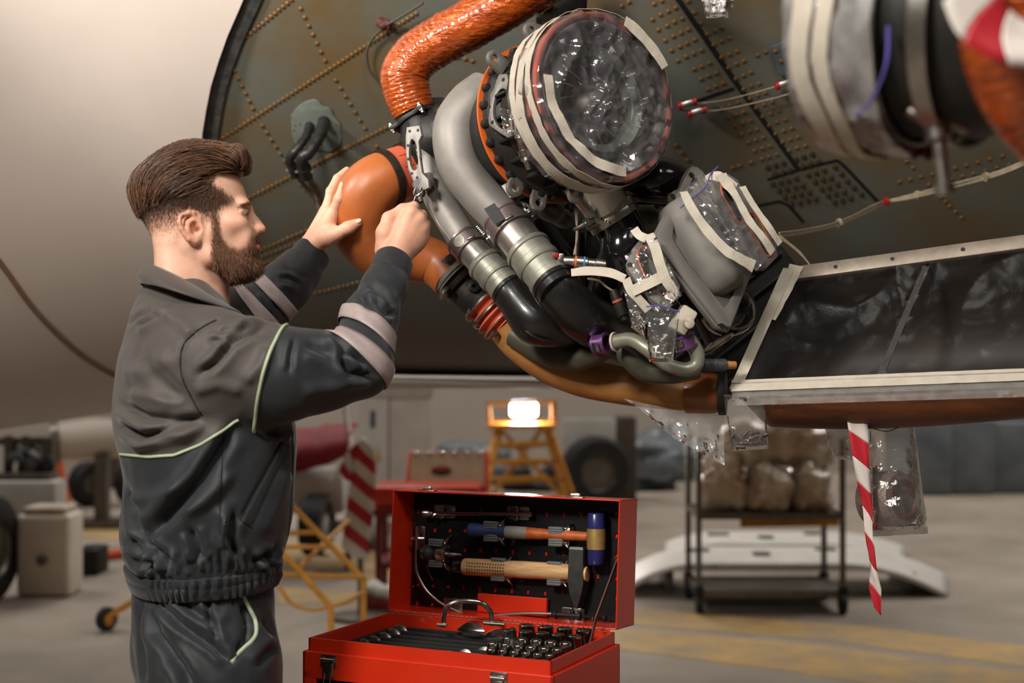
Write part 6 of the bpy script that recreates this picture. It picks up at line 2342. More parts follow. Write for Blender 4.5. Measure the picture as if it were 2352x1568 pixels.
# ================================================================== taped tray on the right
tray = thing('air_inlet_tray', 'long brown inlet tray with its opening covered by film and white tape', 'inlet tray')
Pt = {'TL': at(1806, 632, 2.58), 'TR': at(2480, 540, 2.40), 'BR': at(2480, 866, 2.28), 'BL': at(1688, 895, 2.50)}


def tq(u, v, dz=0.0):
    p = Pt['TL'].lerp(Pt['TR'], u).lerp(Pt['BL'].lerp(Pt['BR'], u), v)
    n = (Pt['TR'] - Pt['TL']).cross(Pt['BL'] - Pt['TL']).normalized()
    if n.y > 0:
        n = -n
    return p + n * dz


tn_ = (tq(0, 0, 1) - tq(0, 0, 0))
obj('frame_edge', [bar(tq(-0.01, 0), tq(1, 0), 0.012, 0.030, tq(0, 0.0) - tq(0, 1), 0.002), bar(tq(0, -0.02), tq(0, 1.02), 0.012, 0.022, V((1, 0, 0)), 0.002), bar(tq(-0.01, 1), tq(1, 1), 0.012, 0.028, V((0, 0, 1)), 0.002)], mat('frame_alloy', (142, 130, 116), 0.5, metal=0.4, var=0.15, vscale=30), tray)
for u in (0.05, 0.18, 0.38, 0.62, 0.86):
    obj('frame_hole', lathe(tq(u, 0.0, 0.0062), tn_, [(0, 0.0042), (0.0006, 0.0042), (0.0006, 0)], 12), m_black, tray)


def inner(u, v):
    c = math.sin(math.pi * v)
    return tq(0.004 + 0.996 * u, 0.02 + 0.96 * v, 0.0 - 0.19 * c ** 0.5 * min(1.0, u * 5) ** 0.5)


obj('inner_trough', grid(inner, 24, 16), mat('trough_shaded', (34, 24, 18), 0.6, var=0.3, vscale=8), tray, fix=False, solid=0.004)  # near-black colour carries the shade inside the brown tray


def hull(u, v):
    a = math.pi * (v * 0.72 + 0.05)
    p = tq(0.055 + 0.945 * u, 1.0)
    dz = 0.034 + 0.020 * math.sin(math.pi * (0.25 + 0.75 * u)) + 0.012 * u
    h = min(1.0, 0.2 + u * 9)
    return p + V((0, 0.005 + 0.10 * (1 - math.cos(a)), -h * dz * math.sin(a) * 1.35 - 0.006))


obj('hull', grid(hull, 40, 20), m_brown, tray, fix=False, solid=0.006, label='brown wood-like composite underside')
obj('cross_rib', bar(tq(0.50, 0.06, -0.01), tq(0.43, 0.97, -0.01), 0.012, 0.003, tn_), m_castd, tray)
tf_ = thing('tray_film', 'dark reflective film stretched over the tray opening with white tape borders', 'plastic film')


def tfilm(u, v):
    p = tq(u, v)
    e = math.sin(math.pi * u) ** 0.4 * math.sin(math.pi * v) ** 0.4
    cre = crumple(p, 1, 6) * 0.012 + crumple(p, 1, 17) * 0.002
    ln = math.exp(-((u - (0.50 - 0.07 * v)) / 0.008) ** 2) * 0.010
    return tq(u, v, 0.008 + e * (cre - 0.012 + ln))


obj('film', grid(tfilm, 90, 50), film_mat('dark_film', 0.004, rough=0.25, fac=0.07, bump=0.08), tf_, angle=18, fix=False)
obj('tape', ribbon([tq(0.006, v, 0.010) for v in (-0.03, 0.25, 0.5, 0.75, 1.02)], 0.022, tn_, 0.001, wob=0.1), m_tape, tf_)
obj('tape', ribbon([tq(u, 0.985, 0.010) for u in (-0.01, 0.25, 0.5, 0.75, 1.0)], 0.024, tn_, 0.001, wob=0.1), m_tape, tf_)
obj('tape', ribbon([tq(0.03, v, 0.008) for v in (-0.06, 0.1, 0.3, 0.42)], [0.03, 0.024, 0.018, 0.010], tn_, 0.001, wob=0.4), m_tape, tf_)


def skirt(u, v):
    p = tq(u, 1.03, 0.008) + V((0, 0.012 * v, -0.028 * v))
    return p + V((0, -1, 0.2)) * 0.006 * crumple(p, 1, 50) * v


obj('film_skirt', grid(skirt, 70, 5), m_haze, tf_, angle=18, fix=False)

# ================================================================== hanging things on the right
hs = thing('plastic_sheet', 'torn clear plastic sheet drooping under the brown duct joint', 'plastic film')


def drape(pts_top, pts_bot, Y, amp, sc):
    tt = cr([V((x, y, 0)) for x, y in pts_top], 40)
    bb = cr([V((x, y, 0)) for x, y in pts_bot], 40)

    def f(u, v):
        a = tt[min(39, int(u * 39))].lerp(bb[min(39, int(u * 39))], v)
        p = at(a.x, a.y, Y)
        return p + V((0, -1, 0)) * amp * crumple(p, 1, sc) * (0.2 + v)
    return f


obj('film', grid(drape([(1432, 915), (1500, 930), (1580, 944), (1662, 950)], [(1470, 940), (1540, 1000), (1600, 1035), (1664, 1068)], 2.60, 0.016, 26), 39, 16), m_haze, hs, angle=18, fix=False)
rw = thing('warning_streamer', 'red and white striped warning tape hanging from the brown tray underside', 'warning tape')
m_red = mat('tape_red', (178, 36, 46), 0.45, var=0.06)
m_white = mat('tape_white', (214, 204, 196), 0.5, var=0.04)


def streamer(parent, pts, Y, w, nrm, stripes, slant, rot=None):
    P = cr(ats(pts, Y), 200)
    lens = [0]
    for i in range(1, 200):
        lens.append(lens[-1] + (P[i] - P[i - 1]).length)
    tot = lens[-1]
    Wd = lerps(w, 200)
    # bands as slanted cells
    for k in range(stripes):
        s0, s1 = k / stripes * tot, (k + 1) / stripes * tot
        vs = []
        n = 10
        for i in range(n + 1):
            row = []
            for j in range(5):
                s = s0 + (s1 - s0) * i / n + slant * (j / 4 - 0.5)
                s = min(max(s, 0), tot)
                u = float(np.interp(s, lens, range(200)))
                a = int(min(u, 198.999))
                p = P[a].lerp(P[a + 1], u - a)
                t = (P[min(a + 2, 199)] - P[max(a - 1, 0)]).normalized()
                fr_ = s / tot
                nn = V(nrm)
                if rot:
                    nn = Matrix.Rotation(float(np.interp(fr_, [q[0] for q in rot], [q[1] for q in rot])), 3, t) @ nn
                sd_ = t.cross(nn).normalized()
                vs.append(p + sd_ * (j / 4 - 0.5) * Wd[a] + nn * 0.003 * math.sin(j * 1.3 + s * 40))
        fs = [(i * 5 + j, i * 5 + j + 1, (i + 1) * 5 + j + 1, (i + 1) * 5 + j) for i in range(n) for j in range(4)]
        obj('red_stripe' if k % 2 else 'white_stripe', (vs, fs), m_red if k % 2 else m_white, parent, solid=0.0006)


streamer(rw, [(1967, 945), (1973, 1010), (1982, 1090), (1992, 1160), (1997, 1230), (2004, 1300), (2010, 1350), (2020, 1412)], 2.46, [0.038, 0.034, 0.026, 0.018, 0.014, 0.014, 0.024, 0.008], (0, -1, 0), 8, -0.03, rot=[(0, 0), (0.45, 0.3), (0.7, 1.0), (0.9, 0.4), (1, 0.8)])
bg3 = bag('part_bag', 'clear bag holding a dark ring part, tied under the brown tray', [(1998, 965), (2098, 965), (2132, 1225), (1992, 1232)], 2.50, pillow=0.05, cr_=0.007, sc=26)
obj('tie_wire', tube(ats([(1985, 975, 2.48), (2010, 985, 2.46), (2040, 990, 2.46), (2070, 978, 2.46), (2095, 972, 2.48)]), 0.001, 6), m_dkmetal, bg3)
m_maroon = mat('maroon_rubber', (84, 34, 30), 0.4, var=0.2, vscale=30)
rp_ = thing('ring_part', 'maroon lined ring-shaped machine part inside the hanging clear bag', 'machine part')
RA = V((0.55, -0.8, 0.15)).normalized()
rc = at(2075, 1145, 2.50)
obj('ring_body', lathe(rc, RA, [(0.0, 0.038), (0.0, 0.050), (-0.012, 0.056), (-0.05, 0.056), (-0.075, 0.050), (-0.075, 0.036), (0.0, 0.034)], 44), mat('ring_dark', (136, 118, 108), 0.35, metal=0.5, var=0.25, vscale=60, bump=0.3, bscale=200), rp_)
obj('liner', lathe(rc, RA, [(0.004, 0.030), (0.004, 0.038), (-0.07, 0.036), (-0.07, 0.030), (0.004, 0.030)], 40), m_maroon, rp_)
obj('back_plate', lathe(rc, RA, [(-0.066, 0.0), (-0.066, 0.036), (-0.072, 0.036), (-0.072, 0.0)], 30), m_maroon, rp_)
bag('empty_bag', 'empty cloudy bag hanging left of the striped streamer', [(1888, 955), (1965, 955), (1968, 1060), (1915, 1052)], 2.62, pillow=0.01, m=m_haze)
bag('bag_corner', 'rounded corner of a clear bag hanging at the top edge', [(1604, -30), (1700, -30), (1672, 40), (1622, 42)], 2.2, pillow=0.02, m=m_haze, cr_=0.006)

# ================================================================== blurred unit close to the camera at top right
fg = thing('clamped_duct_end', 'out-of-focus taped duct end with steel band clamps near the camera', 'duct')
GA = V((-0.74, 0.62, 0.16)).normalized()
GC = at(2165, 30, 1.44)


def gpt(t):
    return GC + GA * t


R0 = 0.155
obj('rim_band', lathe(gpt(0.10), GA, [(0.0, R0 - 0.012), (0.0, R0), (-0.035, R0), (-0.035, R0 - 0.012), (0, R0 - 0.012)], 64), m_redsil, fg)
obj('duct_drum', lathe(gpt(0), GA, [(0.10, 0.0), (0.10, R0 - 0.02), (0.0, R0 - 0.018), (-0.05, R0 - 0.020), (-0.10, R0 - 0.03), (-0.10, 0)], 64), m_castd, fg)
for t, w, m in ((0.055, 0.016, m_redsil), (0.020, 0.018, m_steel), (-0.035, 0.020, m_steel)):
    obj('band_clamp', ring(gpt(t), GA, R0 - 0.008, 0.006, w, 64), m, fg)
gd_ = V((-0.35, -0.25, -1))
gd_ = (gd_ - GA * gd_.dot(GA)).normalized()
ua, ud = gpt(-0.035) + gd_ * (R0 - 0.02), V((0.12, 0.0, -1))
obj('clamp_bolt', lathe(ua, ud, [(0, 0), (0, 0.014), (0.018, 0.014), (0.018, 0.008), (0.05, 0.007), (0.066, 0.007), (0.066, 0.011), (0.078, 0.011), (0.078, 0)], 16), m_steel, fg)
obj('clamp_block', [boxg((0.03, 0.02, 0.02), frame_m(ua + V((0.02, 0, 0.0)), (1, 0, -0.4)), 0.004), boxg((0.03, 0.02, 0.012), frame_m(ua + V((-0.02, 0, 0.006)), (1, 0, -0.4)), 0.003)], m_steel, fg)
fgc = thing('duct_end_cover', 'blurred clear plastic with purple zip hanging over the near duct end', 'plastic film')


def gcover(u, v):
    th = 2 * math.pi * v
    r = R0 + 0.004 if u > 0.5 else 0.001 + (R0 + 0.003) * u / 0.5
    t = 0.107 if u <= 0.5 else 0.107 - 0.10 * (u - 0.5) / 0.5
    _, a, b = basis(GA)
    p = gpt(t) + (a * math.cos(th) + b * math.sin(th)) * r
    return p + (GA if u < 0.5 else (a * math.cos(th) + b * math.sin(th))) * 0.008 * crumple(p, 1, 22)


obj('film', grid(gcover, 24, 80), m_haze, fgc, angle=18, fix=False)
_, ga_, gb_ = basis(GA)
for t, w in ((0.085, 0.022), (0.060, 0.018)):
    P = [gpt(t + 0.004 * math.sin(i)) + (ga_ * math.cos(i / 40 * 2 * math.pi) + gb_ * math.sin(i / 40 * 2 * math.pi)) * (R0 + 0.009) for i in range(41)]
    obj('tape', ribbon(P, w, [(p - gpt(t)).normalized() for p in P], 0.001, n=41, smooth=False, wob=0.2), m_tape, fgc)
obj('zip_line', tube(ats([(2040, 60, 1.33), (2035, 150, 1.33), (2000, 235, 1.36), (1965, 265, 1.40)]), 0.0016, 6), MATS['zip_violet'], fgc)
od2 = thing('foreground_foil_duct', 'blurred orange foil duct with red and white tape at the right edge', 'duct')
obj('foil_wrap', tube(ats([(2330, -700, 1.30), (2330, -300, 1.26), (2330, -120, 1.25), (2330, 40, 1.25), (2345, 150, 1.27), (2400, 260, 1.30), (2500, 330, 1.32), (2750, 380, 1.4)]), [0.05, 0.05, 0.05, 0.05, 0.049, 0.046, 0.045, 0.045], 36, n=100, mod=kmod), m_kapton, od2)
streamer(od2, [(2218, -40), (2250, 40), (2300, 85), (2380, 110)], 1.19, [0.05, 0.055, 0.05, 0.04], (0.1, -1, 0.1), 3, 0.02)

# ================================================================== red tool chest
m_tred = mat('red_enamel', (204, 46, 20), 0.3, var=0.04, vscale=8, coat=0.35)
m_chrome = mat('chrome', (205, 200, 194), 0.12, metal=1.0, var=0.05, vscale=80)
m_chromed = mat('satin_chrome', (176, 170, 162), 0.3, metal=1.0, var=0.08, vscale=60)
m_peg = mat('peg_black', (14, 14, 14), 0.35, var=0.15, vscale=30)
m_foam = mat('black_foam', (30, 29, 28), 0.85, var=0.12, vscale=120, bump=0.15, bscale=300)
m_rub = mat('grey_rubber', (104, 104, 104), 0.6, var=0.08, vscale=90)
ZT = CAMZ - 0.555
P0, P1, P2, P3 = [on_z(x, y, ZT) for x, y in ((708, 1464), (1266.5, 1518.5), (1411, 1451), (894, 1406))]
TU = ((P1 - P0) + (P2 - P3)).normalized()
TV = ((P3 - P0) + (P2 - P1)).normalized()
TW = ((P1 - P0).length + (P2 - P3).length) / 2
TD = ((P3 - P0).length + (P2 - P1).length) / 2
TO = (P0 + P1 + P2 + P3) / 4 - TU * TW / 2 - TV * TD / 2
TZ = V((0, 0, 1))


def T3(x, y, z=0.0):
    return TO + TU * x + TV * y + TZ * z


MTB = Matrix((TU, TV, TZ)).transposed().to_4x4()


def tbox(x0, x1, y0, y1, z0, z1, bev=0.0):
    M = MTB.copy()
    M.translation = T3((x0 + x1) / 2, (y0 + y1) / 2, (z0 + z1) / 2)
    return boxg((x1 - x0, y1 - y0, z1 - z0), M, bev)


chest = thing('tool_chest', 'open red metal tool chest in front of the mechanic, full of hand tools', 'tool chest')
t_ = 0.004
obj('rim', [tbox(0, TW, 0, t_, -0.03, 0), tbox(0, TW, TD - t_, TD, -0.03, 0), tbox(0, t_, 0, TD, -0.03, 0), tbox(TW - t_, TW, 0, TD, -0.03, 0)], m_tred, chest, smooth=False)
g_ = 0.008
body_t = obj('chest_body', [tbox(-g_, TW + g_, -g_, 0.0, -0.075, -0.024, 0.002), tbox(-g_, TW + g_, -g_, 0.0, -0.34, -0.30, 0.002), tbox(-g_, 0.02, -g_, 0.0, -0.32, -0.06, 0.002), tbox(TW - 0.02, TW + g_, -g_, 0.0, -0.32, -0.06, 0.002),
                            tbox(-g_, TW + g_, TD, TD + g_, -0.34, -0.024, 0.002), tbox(-g_, 0, -g_, TD + g_, -0.34, -0.024, 0.002), tbox(TW, TW + g_, -g_, TD + g_, -0.34, -0.024, 0.002), tbox(0, TW, 0, TD, -0.34, -0.33)], m_tred, chest, smooth=False)
for k in range(3):
    dw = obj('drawer', [tbox(0.022, TW - 0.022, 0.004, 0.02, -0.155 - k * 0.075 + 0.076 - 0.07, -0.08 - k * 0.075, 0.002), tbox(0.03, TW - 0.03, -0.006, 0.006, -0.092 - k * 0.075, -0.084 - k * 0.075, 0.002)], m_foam, chest)
obj('side_handle_recess', [lathe(T3(TW + g_ + 0.001, TD * 0.5, -0.16), TU, [(0, 0.055), (0.002, 0.053), (0.002, 0.0)], 24)], m_black, chest)
obj('foam_tray', [tbox(t_, TW - t_, t_, TD - t_, -0.05, -0.030)], m_foam, chest, smooth=False)
# lid ------------------------------------------------------------------
TAU = math.radians(4)
LV = (TZ * math.cos(TAU) + TV * math.sin(TAU))       # up along the lid
LN = (TV * math.cos(TAU) - TZ * math.sin(TAU))       # into the lid, away from the viewer
LH, LD = 0.253, 0.085
LO = T3(-0.002, TD, 0.004)
LW = TW + 0.006


def L3(x, h, d=0.0):
    return LO + TU * x + LV * h + LN * d


def lbox(x0, x1, h0, h1, d0, d1, bev=0.0):
    M = Matrix((TU, LV, LN)).transposed().to_4x4()
    M.translation = L3((x0 + x1) / 2, (h0 + h1) / 2, (d0 + d1) / 2)
    return boxg((x1 - x0, h1 - h0, d1 - d0), M, bev)


lid = obj('lid', [lbox(0, LW, 0, LH, LD - 0.002, LD), lbox(0, 0.003, 0, LH, 0, LD, 0.001), lbox(LW - 0.003, LW, 0, LH, 0, LD, 0.001), lbox(0, LW, LH - 0.003, LH, 0, LD, 0.001), lbox(0, LW, 0, 0.003, 0, LD, 0.001)], m_tred, chest, smooth=False, label='raised red lid')
PD = LD - 0.0055
MPL = plane_m(L3(0, 0, PD), TU, LV)
PN = TU.cross(LV).normalized()
PN = -PN if PN.y > 0 else PN
MPI = MPL.inverted()


def pc(x, y, dz=0.0):
    """pixel -> point on the peg panel raised dz towards the viewer"""
    n = PN
    o = L3(0, 0, PD) + n * dz
    d = ray(x, y)
    return EYE + d * ((o - EYE).dot(n) / d.dot(n))


def c2(x, y):
    return (900 + x / 4.2, 1130 + y / 4.2)


hol = []
for (x, y) in [(1490, 215), (1655, 217), (1820, 220), (415, 360), (560, 365), (705, 552), (855, 558), (1005, 565), (1165, 573), (1325, 582), (1485, 590), (1650, 592), (255, 887), (400, 895), (545, 905), (690, 917), (845, 935), (995, 942), (1155, 950), (1310, 960), (1475, 972), (245, 1066), (390, 1075), (1985, 808), (2165, 215), (2165, 420), (2165, 615), (2165, 830), (2165, 1015), (255, 180), (1640, 965), (705, 365), (860, 190)]:
    q = MPI @ pc(*c2(x, y))
    hol.append(rrect(q.x, q.y, 0.0065, 0.0095, 0.0006, 1))
obj('peg_panel', plate([(0.004, 0.004), (LW - 0.004, 0.004), (LW - 0.004, LH - 0.004), (0.004, LH - 0.004)], 0.0015, MPL, hol), m_peg, lid, smooth=False, label='black perforated tool panel')
# red back of the lid shows through the holes
obj('lower_bracket', [lbox(0.17, 0.325, 0.004, 0.042, LD - 0.022, LD - 0.013, 0.001)], m_tred, lid, smooth=False)
for k in range(44):
    x = 0.02 + (LW - 0.04) * k / 43
    obj('hinge_knuckle', lathe(T3(x, TD - 0.002, 0.004), TU, [(-0.0045, 0.0), (-0.0045, 0.003), (0.0045, 0.003), (0.0045, 0)], 10), m_tred, lid)
obj('lid_stay', [bar(L3(LW - 0.014, 0.135, 0.03), T3(TW - 0.022, TD * 0.86, 0.03), 0.010, 0.0025, TU), bar(T3(TW - 0.022, TD * 0.86, 0.03), T3(TW - 0.016, TD * 0.70, -0.02), 0.010, 0.0025, TU)], mat('stay_brown', (96, 70, 60), 0.4, metal=0.6, var=0.2), chest)
for p in (L3(LW - 0.014, 0.135, 0.03), T3(TW - 0.022, TD * 0.86, 0.03)):
    obj('stay_rivet', lathe(p - TU * 0.004, -TU, [(0, 0.005), (0.003, 0.004), (0.003, 0)], 12), m_chromed, chest)
for x in (0.075, 0.405):
    obj('lid_catch', [lbox(x - 0.018, x + 0.018, LH, LH + 0.002, 0.004, 0.02, 0.0005), lbox(x - 0.008, x + 0.010, LH, LH + 0.009, 0.006, 0.014, 0.001), lathe(L3(x - 0.008, LH + 0.006, 0.008), TU, [(0, 0.003), (0.018, 0.003)], 8)], m_chromed, lid)
for x in (0.052, 0.402):
    l_ = obj('latch', [tbox(x - 0.016, x + 0.016, -g_ - 0.003, -g_, -0.048, -0.026, 0.001), tbox(x - 0.011, x + 0.011, -g_ - 0.008, -g_ - 0.001, -0.068, -0.040, 0.002), lathe(T3(x - 0.014, -g_ - 0.006, -0.036), TU, [(0, 0.004), (0.028, 0.004)], 12)], m_chromed, chest)
    obj('latch_loop', tube([T3(x - 0.006, -g_ - 0.006, -0.05), T3(x - 0.007, -g_ - 0.009, -0.078), T3(x - 0.004, -g_ - 0.009, -0.083), T3(x + 0.004, -g_ - 0.009, -0.083), T3(x + 0.007, -g_ - 0.009, -0.078), T3(x + 0.006, -g_ - 0.006, -0.05)], 0.0014, 8, n=30), m_chrome, l_)
    for s in (-1, 1):
        obj('latch_rivet', lathe(T3(x + s * 0.011, -g_ - 0.003, -0.033), -TV, [(0, 0.003), (0.002, 0.0022), (0.002, 0)], 10), m_chrome, l_)
# chrome loop handle standing at the back of the tray
hb = [on_z(1020, 1440, ZT), on_z(1128, 1438, ZT)]
hy = hb[0].y
hpts = [at(1019, 1440, hy), at(1022, 1405, hy), at(1032, 1390, hy), at(1050, 1382, hy), at(1075, 1380, hy), at(1102, 1383, hy), at(1118, 1392, hy), at(1128, 1408, hy), at(1131, 1436, hy)]
obj('carry_handle', tube(hpts, 0.0052, 16, n=60), m_chrome, chest, label='chrome loop handle')
obj('handle_foot', [lathe(at(1112, 1430, hy), TU, [(0, 0), (0, 0.004), (0.045, 0.004), (0.045, 0.0)], 12), lathe(at(1005, 1434, hy), TU, [(0, 0), (0, 0.004), (0.02, 0.004), (0.02, 0.0)], 12)], m_chromed, chest)
# roller cabinet under the chest
cab = thing('roller_cabinet', 'red roller cabinet standing under the open tool chest', 'cabinet')
zc = 0.12 - ZT
obj('cabinet_body', [tbox(-0.03, TW + 0.03, -0.02, TD + 0.05, zc, -0.342, 0.004)], m_tred, cab, smooth=False)
for k in range(3):
    d_ = obj('drawer', [tbox(-0.01, TW + 0.01, -0.03, -0.018, -0.345 - 0.125 * (k + 1) + 0.01, -0.345 - 0.125 * k - 0.006, 0.003)], m_tred, cab)
    obj('pull', [tbox(0.0, TW, -0.036, -0.028, -0.345 - 0.125 * k - 0.022, -0.345 - 0.125 * k - 0.010, 0.002)], m_chromed, d_)
for (x, y) in ((0.03, 0.03), (TW - 0.03, 0.03), (0.03, TD), (TW - 0.03, TD)):
    obj('caster', [lathe(T3(x - 0.012, y, 0.05 - ZT), TU, [(0, 0), (0, 0.048), (0.024, 0.048), (0.024, 0)], 24), tbox(x - 0.02, x + 0.02, y - 0.02, y + 0.02, 0.095 - ZT, zc, 0.002)], m_black, cab)

# ---- tools on the lid panel
gun = []


def along(a, b, t):
    return a.lerp(b, t)


def lrod(a, b, prof, seg=24):
    """lathe along a->b, prof fractions of the length"""
    L = (b - a).length
    return lathe(a, b - a, [(t * L, r) for t, r in prof], seg)


bw = thing('breaker_bar', 'long chrome bar wrench across the top of the lid panel', 'wrench')
a, b = pc(*c2(395, 205), 0.02), pc(*c2(1355, 210), 0.02)
obj('shaft', lrod(a, b, [(0, 0), (0, 0.0035), (0.06, 0.0045), (0.97, 0.0042), (0.97, 0.006), (1, 0.006), (1, 0)]), m_chrome, bw)
obj('socket_head', lrod(pc(*c2(305, 203), 0.02), a, [(0, 0), (0, 0.0085), (0.6, 0.0085), (0.75, 0.006), (1, 0.004), (1, 0)]), m_chromed, bw)
obj('thumb_lever', bar(pc(*c2(430, 205), 0.026), pc(*c2(372, 245), 0.03), 0.006, 0.003, -LN, 0.001), m_chrome, bw)


def panel_clip(x, y, w=0.05, label='', h=0.028):
    p = pc(*c2(x, y), 0.0)
    M = Matrix((TU, LV, -LN)).transposed().to_4x4()
    M.translation = p - LN * 0.004
    g = thing('tool_clip', label, 'clip', 'chrome plate clips on the lid panel')
    obj('clip_plate', plate(rrect(0, 0, w, h, 0.004, 3), 0.002, M, [rrect(0, 0.003, 0.008, 0.006, 0.001, 1)], 0.0004), m_chromed, g)
    M2 = M.copy()
    M2.translation = p - LN * 0.012
    obj('clip_tongue', [boxg((0.006, h * 1.05, 0.002), M2, 0.0005), boxg((0.006, 0.002, 0.014), Matrix.Translation(LV * h * 0.5) @ M2, 0.0005), boxg((0.006, 0.002, 0.014), Matrix.Translation(-LV * h * 0.5) @ M2, 0.0005)], m_chrome, g)


panel_clip(520, 185, label='chrome plate clip at the head end of the bar wrench')
panel_clip(1230, 200, label='chrome plate clip at the tail end of the bar wrench')
panel_clip(600, 1085, 0.045, 'chrome plate clip tilted behind the carry handle')
panel_clip(1755, 1180, 0.05, 'chrome plate clip below the hammer point')
panel_clip(290, 440, 0.02, 'narrow red and chrome clip at the left of the lid panel', 0.05)


def jaw_clip(x, yt, yb, label):
    g = thing('spring_clip', label, 'clip', 'grey rubber jaw clips on the lid panel')
    M = Matrix((TU, LV, -LN)).transposed().to_4x4()
    pt, pb = pc(*c2(x, yt), 0.028), pc(*c2(x, yb), 0.028)
    for p, s in ((pt, -1), (pb, 1)):
        M.translation = p
        ol = [(-0.016, -0.008), (0.012, -0.008), (0.015, -0.005), (0.015, 0.005), (0.012, 0.008), (-0.016, 0.008)]
        j = obj('rubber_jaw', plate(ol, 0.014, M, bev=0.0015), m_rub, g)
        for k in (-1, 0, 1):
            M3 = M.copy()
            M3.translation = p - LN * 0.0075 + LV * (k * 0.005)
            obj('jaw_rib', boxg((0.028, 0.0022, 0.0022), M3, 0.0006), m_rub, j)
        obj('jaw_pin', lathe(p + TU * 0.012, TU, [(0, 0.0042), (0.008, 0.0042), (0.008, 0.0025), (0.011, 0.0025), (0.011, 0)], 12), m_chrome, g)
        q = p + LN * 0.020
        obj('spring_arm', tube([p + TU * 0.018 - LV * s * 0.002, p + TU * 0.026 - LV * s * 0.010, q + TU * 0.022 - LV * s * 0.016, q + LN * 0.006 + TU * 0.006], 0.0018, 8), m_chromed, g)
    M.translation = pc(*c2(x + 60, (yt + yb) / 2), 0.004)
    obj('base_plate', boxg((0.03, 0.036, 0.003), M, 0.001), m_chromed, g)


jaw_clip(965, 318, 440, 'rubber jaw clip gripping the blue end of the mallet handle')
jaw_clip(1592, 372, 485, 'rubber jaw clip gripping the orange end of the mallet handle')
jaw_clip(1035, 672, 820, 'rubber jaw clip on the perforated grip of the wooden hammer')
jaw_clip(1578, 708, 862, 'rubber jaw clip next to the head of the wooden hammer')
jaw_clip(432, 488, 690, 'rubber jaw clip holding the stubby black screwdriver')

ml = thing('mallet', 'soft-face mallet with blue faces, brass collar and painted blue and orange handle', 'mallet')
a, b = pc(*c2(750, 362), 0.026), pc(*c2(1890, 430), 0.026)
m_mblue = mat('mallet_blue', (44, 62, 104), 0.5, var=0.15, vscale=50, bump=0.05)
m_mor = mat('mallet_orange', (180, 88, 36), 0.5, var=0.2, vscale=60)
obj('handle', lrod(a, b, [(0, 0), (0, 0.0135), (0.02, 0.0148), (0.12, 0.013), (0.2, 0.0105), (0.32, 0.0125), (0.32, 0.0)]), m_mblue, ml, label='blue painted grip')
obj('handle_band', lrod(a, b, [(0.318, 0), (0.318, 0.0128), (0.40, 0.0132), (0.50, 0.0128), (0.50, 0)]), mat('mallet_grey', (134, 134, 124), 0.55), ml)
obj('handle_shaft', lrod(a, b, [(0.498, 0), (0.498, 0.0126), (0.62, 0.0115), (0.72, 0.0095), (0.82, 0.0105), (0.97, 0.0098), (1.0, 0.009), (1.0, 0)]), m_mor, ml, label='orange varnished shaft')
ha_, hb_ = pc(*c2(1972, 200), 0.03), pc(*c2(1970, 698), 0.03)
obj('face', lrod(ha_, hb_, [(0, 0), (0, 0.0155), (0.03, 0.0178), (0.31, 0.0178), (0.31, 0)]), mat('face_blue', (38, 40, 92), 0.28, var=0.15, coat=0.3), ml)
obj('face', lrod(ha_, hb_, [(0.70, 0), (0.70, 0.0178), (0.97, 0.0178), (1.0, 0.0155), (1.0, 0)]), MATS['face_blue'], ml)
obj('collar', lrod(ha_, hb_, [(0.305, 0), (0.305, 0.0188), (0.50, 0.0192), (0.705, 0.0188), (0.705, 0)]), mat('brass_paint', (172, 142, 84), 0.45, metal=0.5, var=0.12, vscale=60), ml)

hm = thing('hammer', 'cross-pein hammer with steel head and pale wooden handle with drilled grip', 'hammer')
a, b = pc(*c2(602, 712), 0.026), pc(*c2(1750, 775), 0.026)
m_wood = mat('ash_wood', (216, 178, 128), 0.55, var=0, col2=(178, 132, 84), vscale=14, stretch=(1, 1, 9), bump=0.05, bscale=60)
obj('handle', lrod(a, b, [(0.085, 0), (0.085, 0.0165), (0.1, 0.0178), (0.3, 0.0180), (0.45, 0.0172), (0.6, 0.0180), (0.85, 0.0172), (1.0, 0.0165), (1.0, 0)], 32), m_wood, hm)
obj('butt', lrod(a, b, [(0, 0), (0, 0.0135), (0.012, 0.0155), (0.088, 0.0165), (0.088, 0)]), m_gloss, hm)
for i in range(15):
    for j in range(4):
        t = 0.145 + 0.022 * i
        c = a.lerp(b, t)
        d = (b - a).normalized()
        up_ = (LV - d * LV.dot(d)).normalized()
        th = (j - 1.5) * 0.36
        n = (-LN * math.cos(th) + up_ * math.sin(th)).normalized()
        obj('grip_hole', lathe(c + n * 0.0176, n, [(0, 0.0016), (0.0006, 0.0016), (0.0006, 0)], 8), m_black, hm)
ht, hbm = pc(*c2(1808, 525), 0.028), pc(*c2(1800, 1118), 0.028)
dv = (hbm - ht)
side_ = TU


def hsec(t, w, dpt):
    c = ht.lerp(hbm, t)
    return [c - side_ * w + LN * dpt, c + side_ * w + LN * dpt, c + side_ * w - LN * dpt, c - side_ * w - LN * dpt]


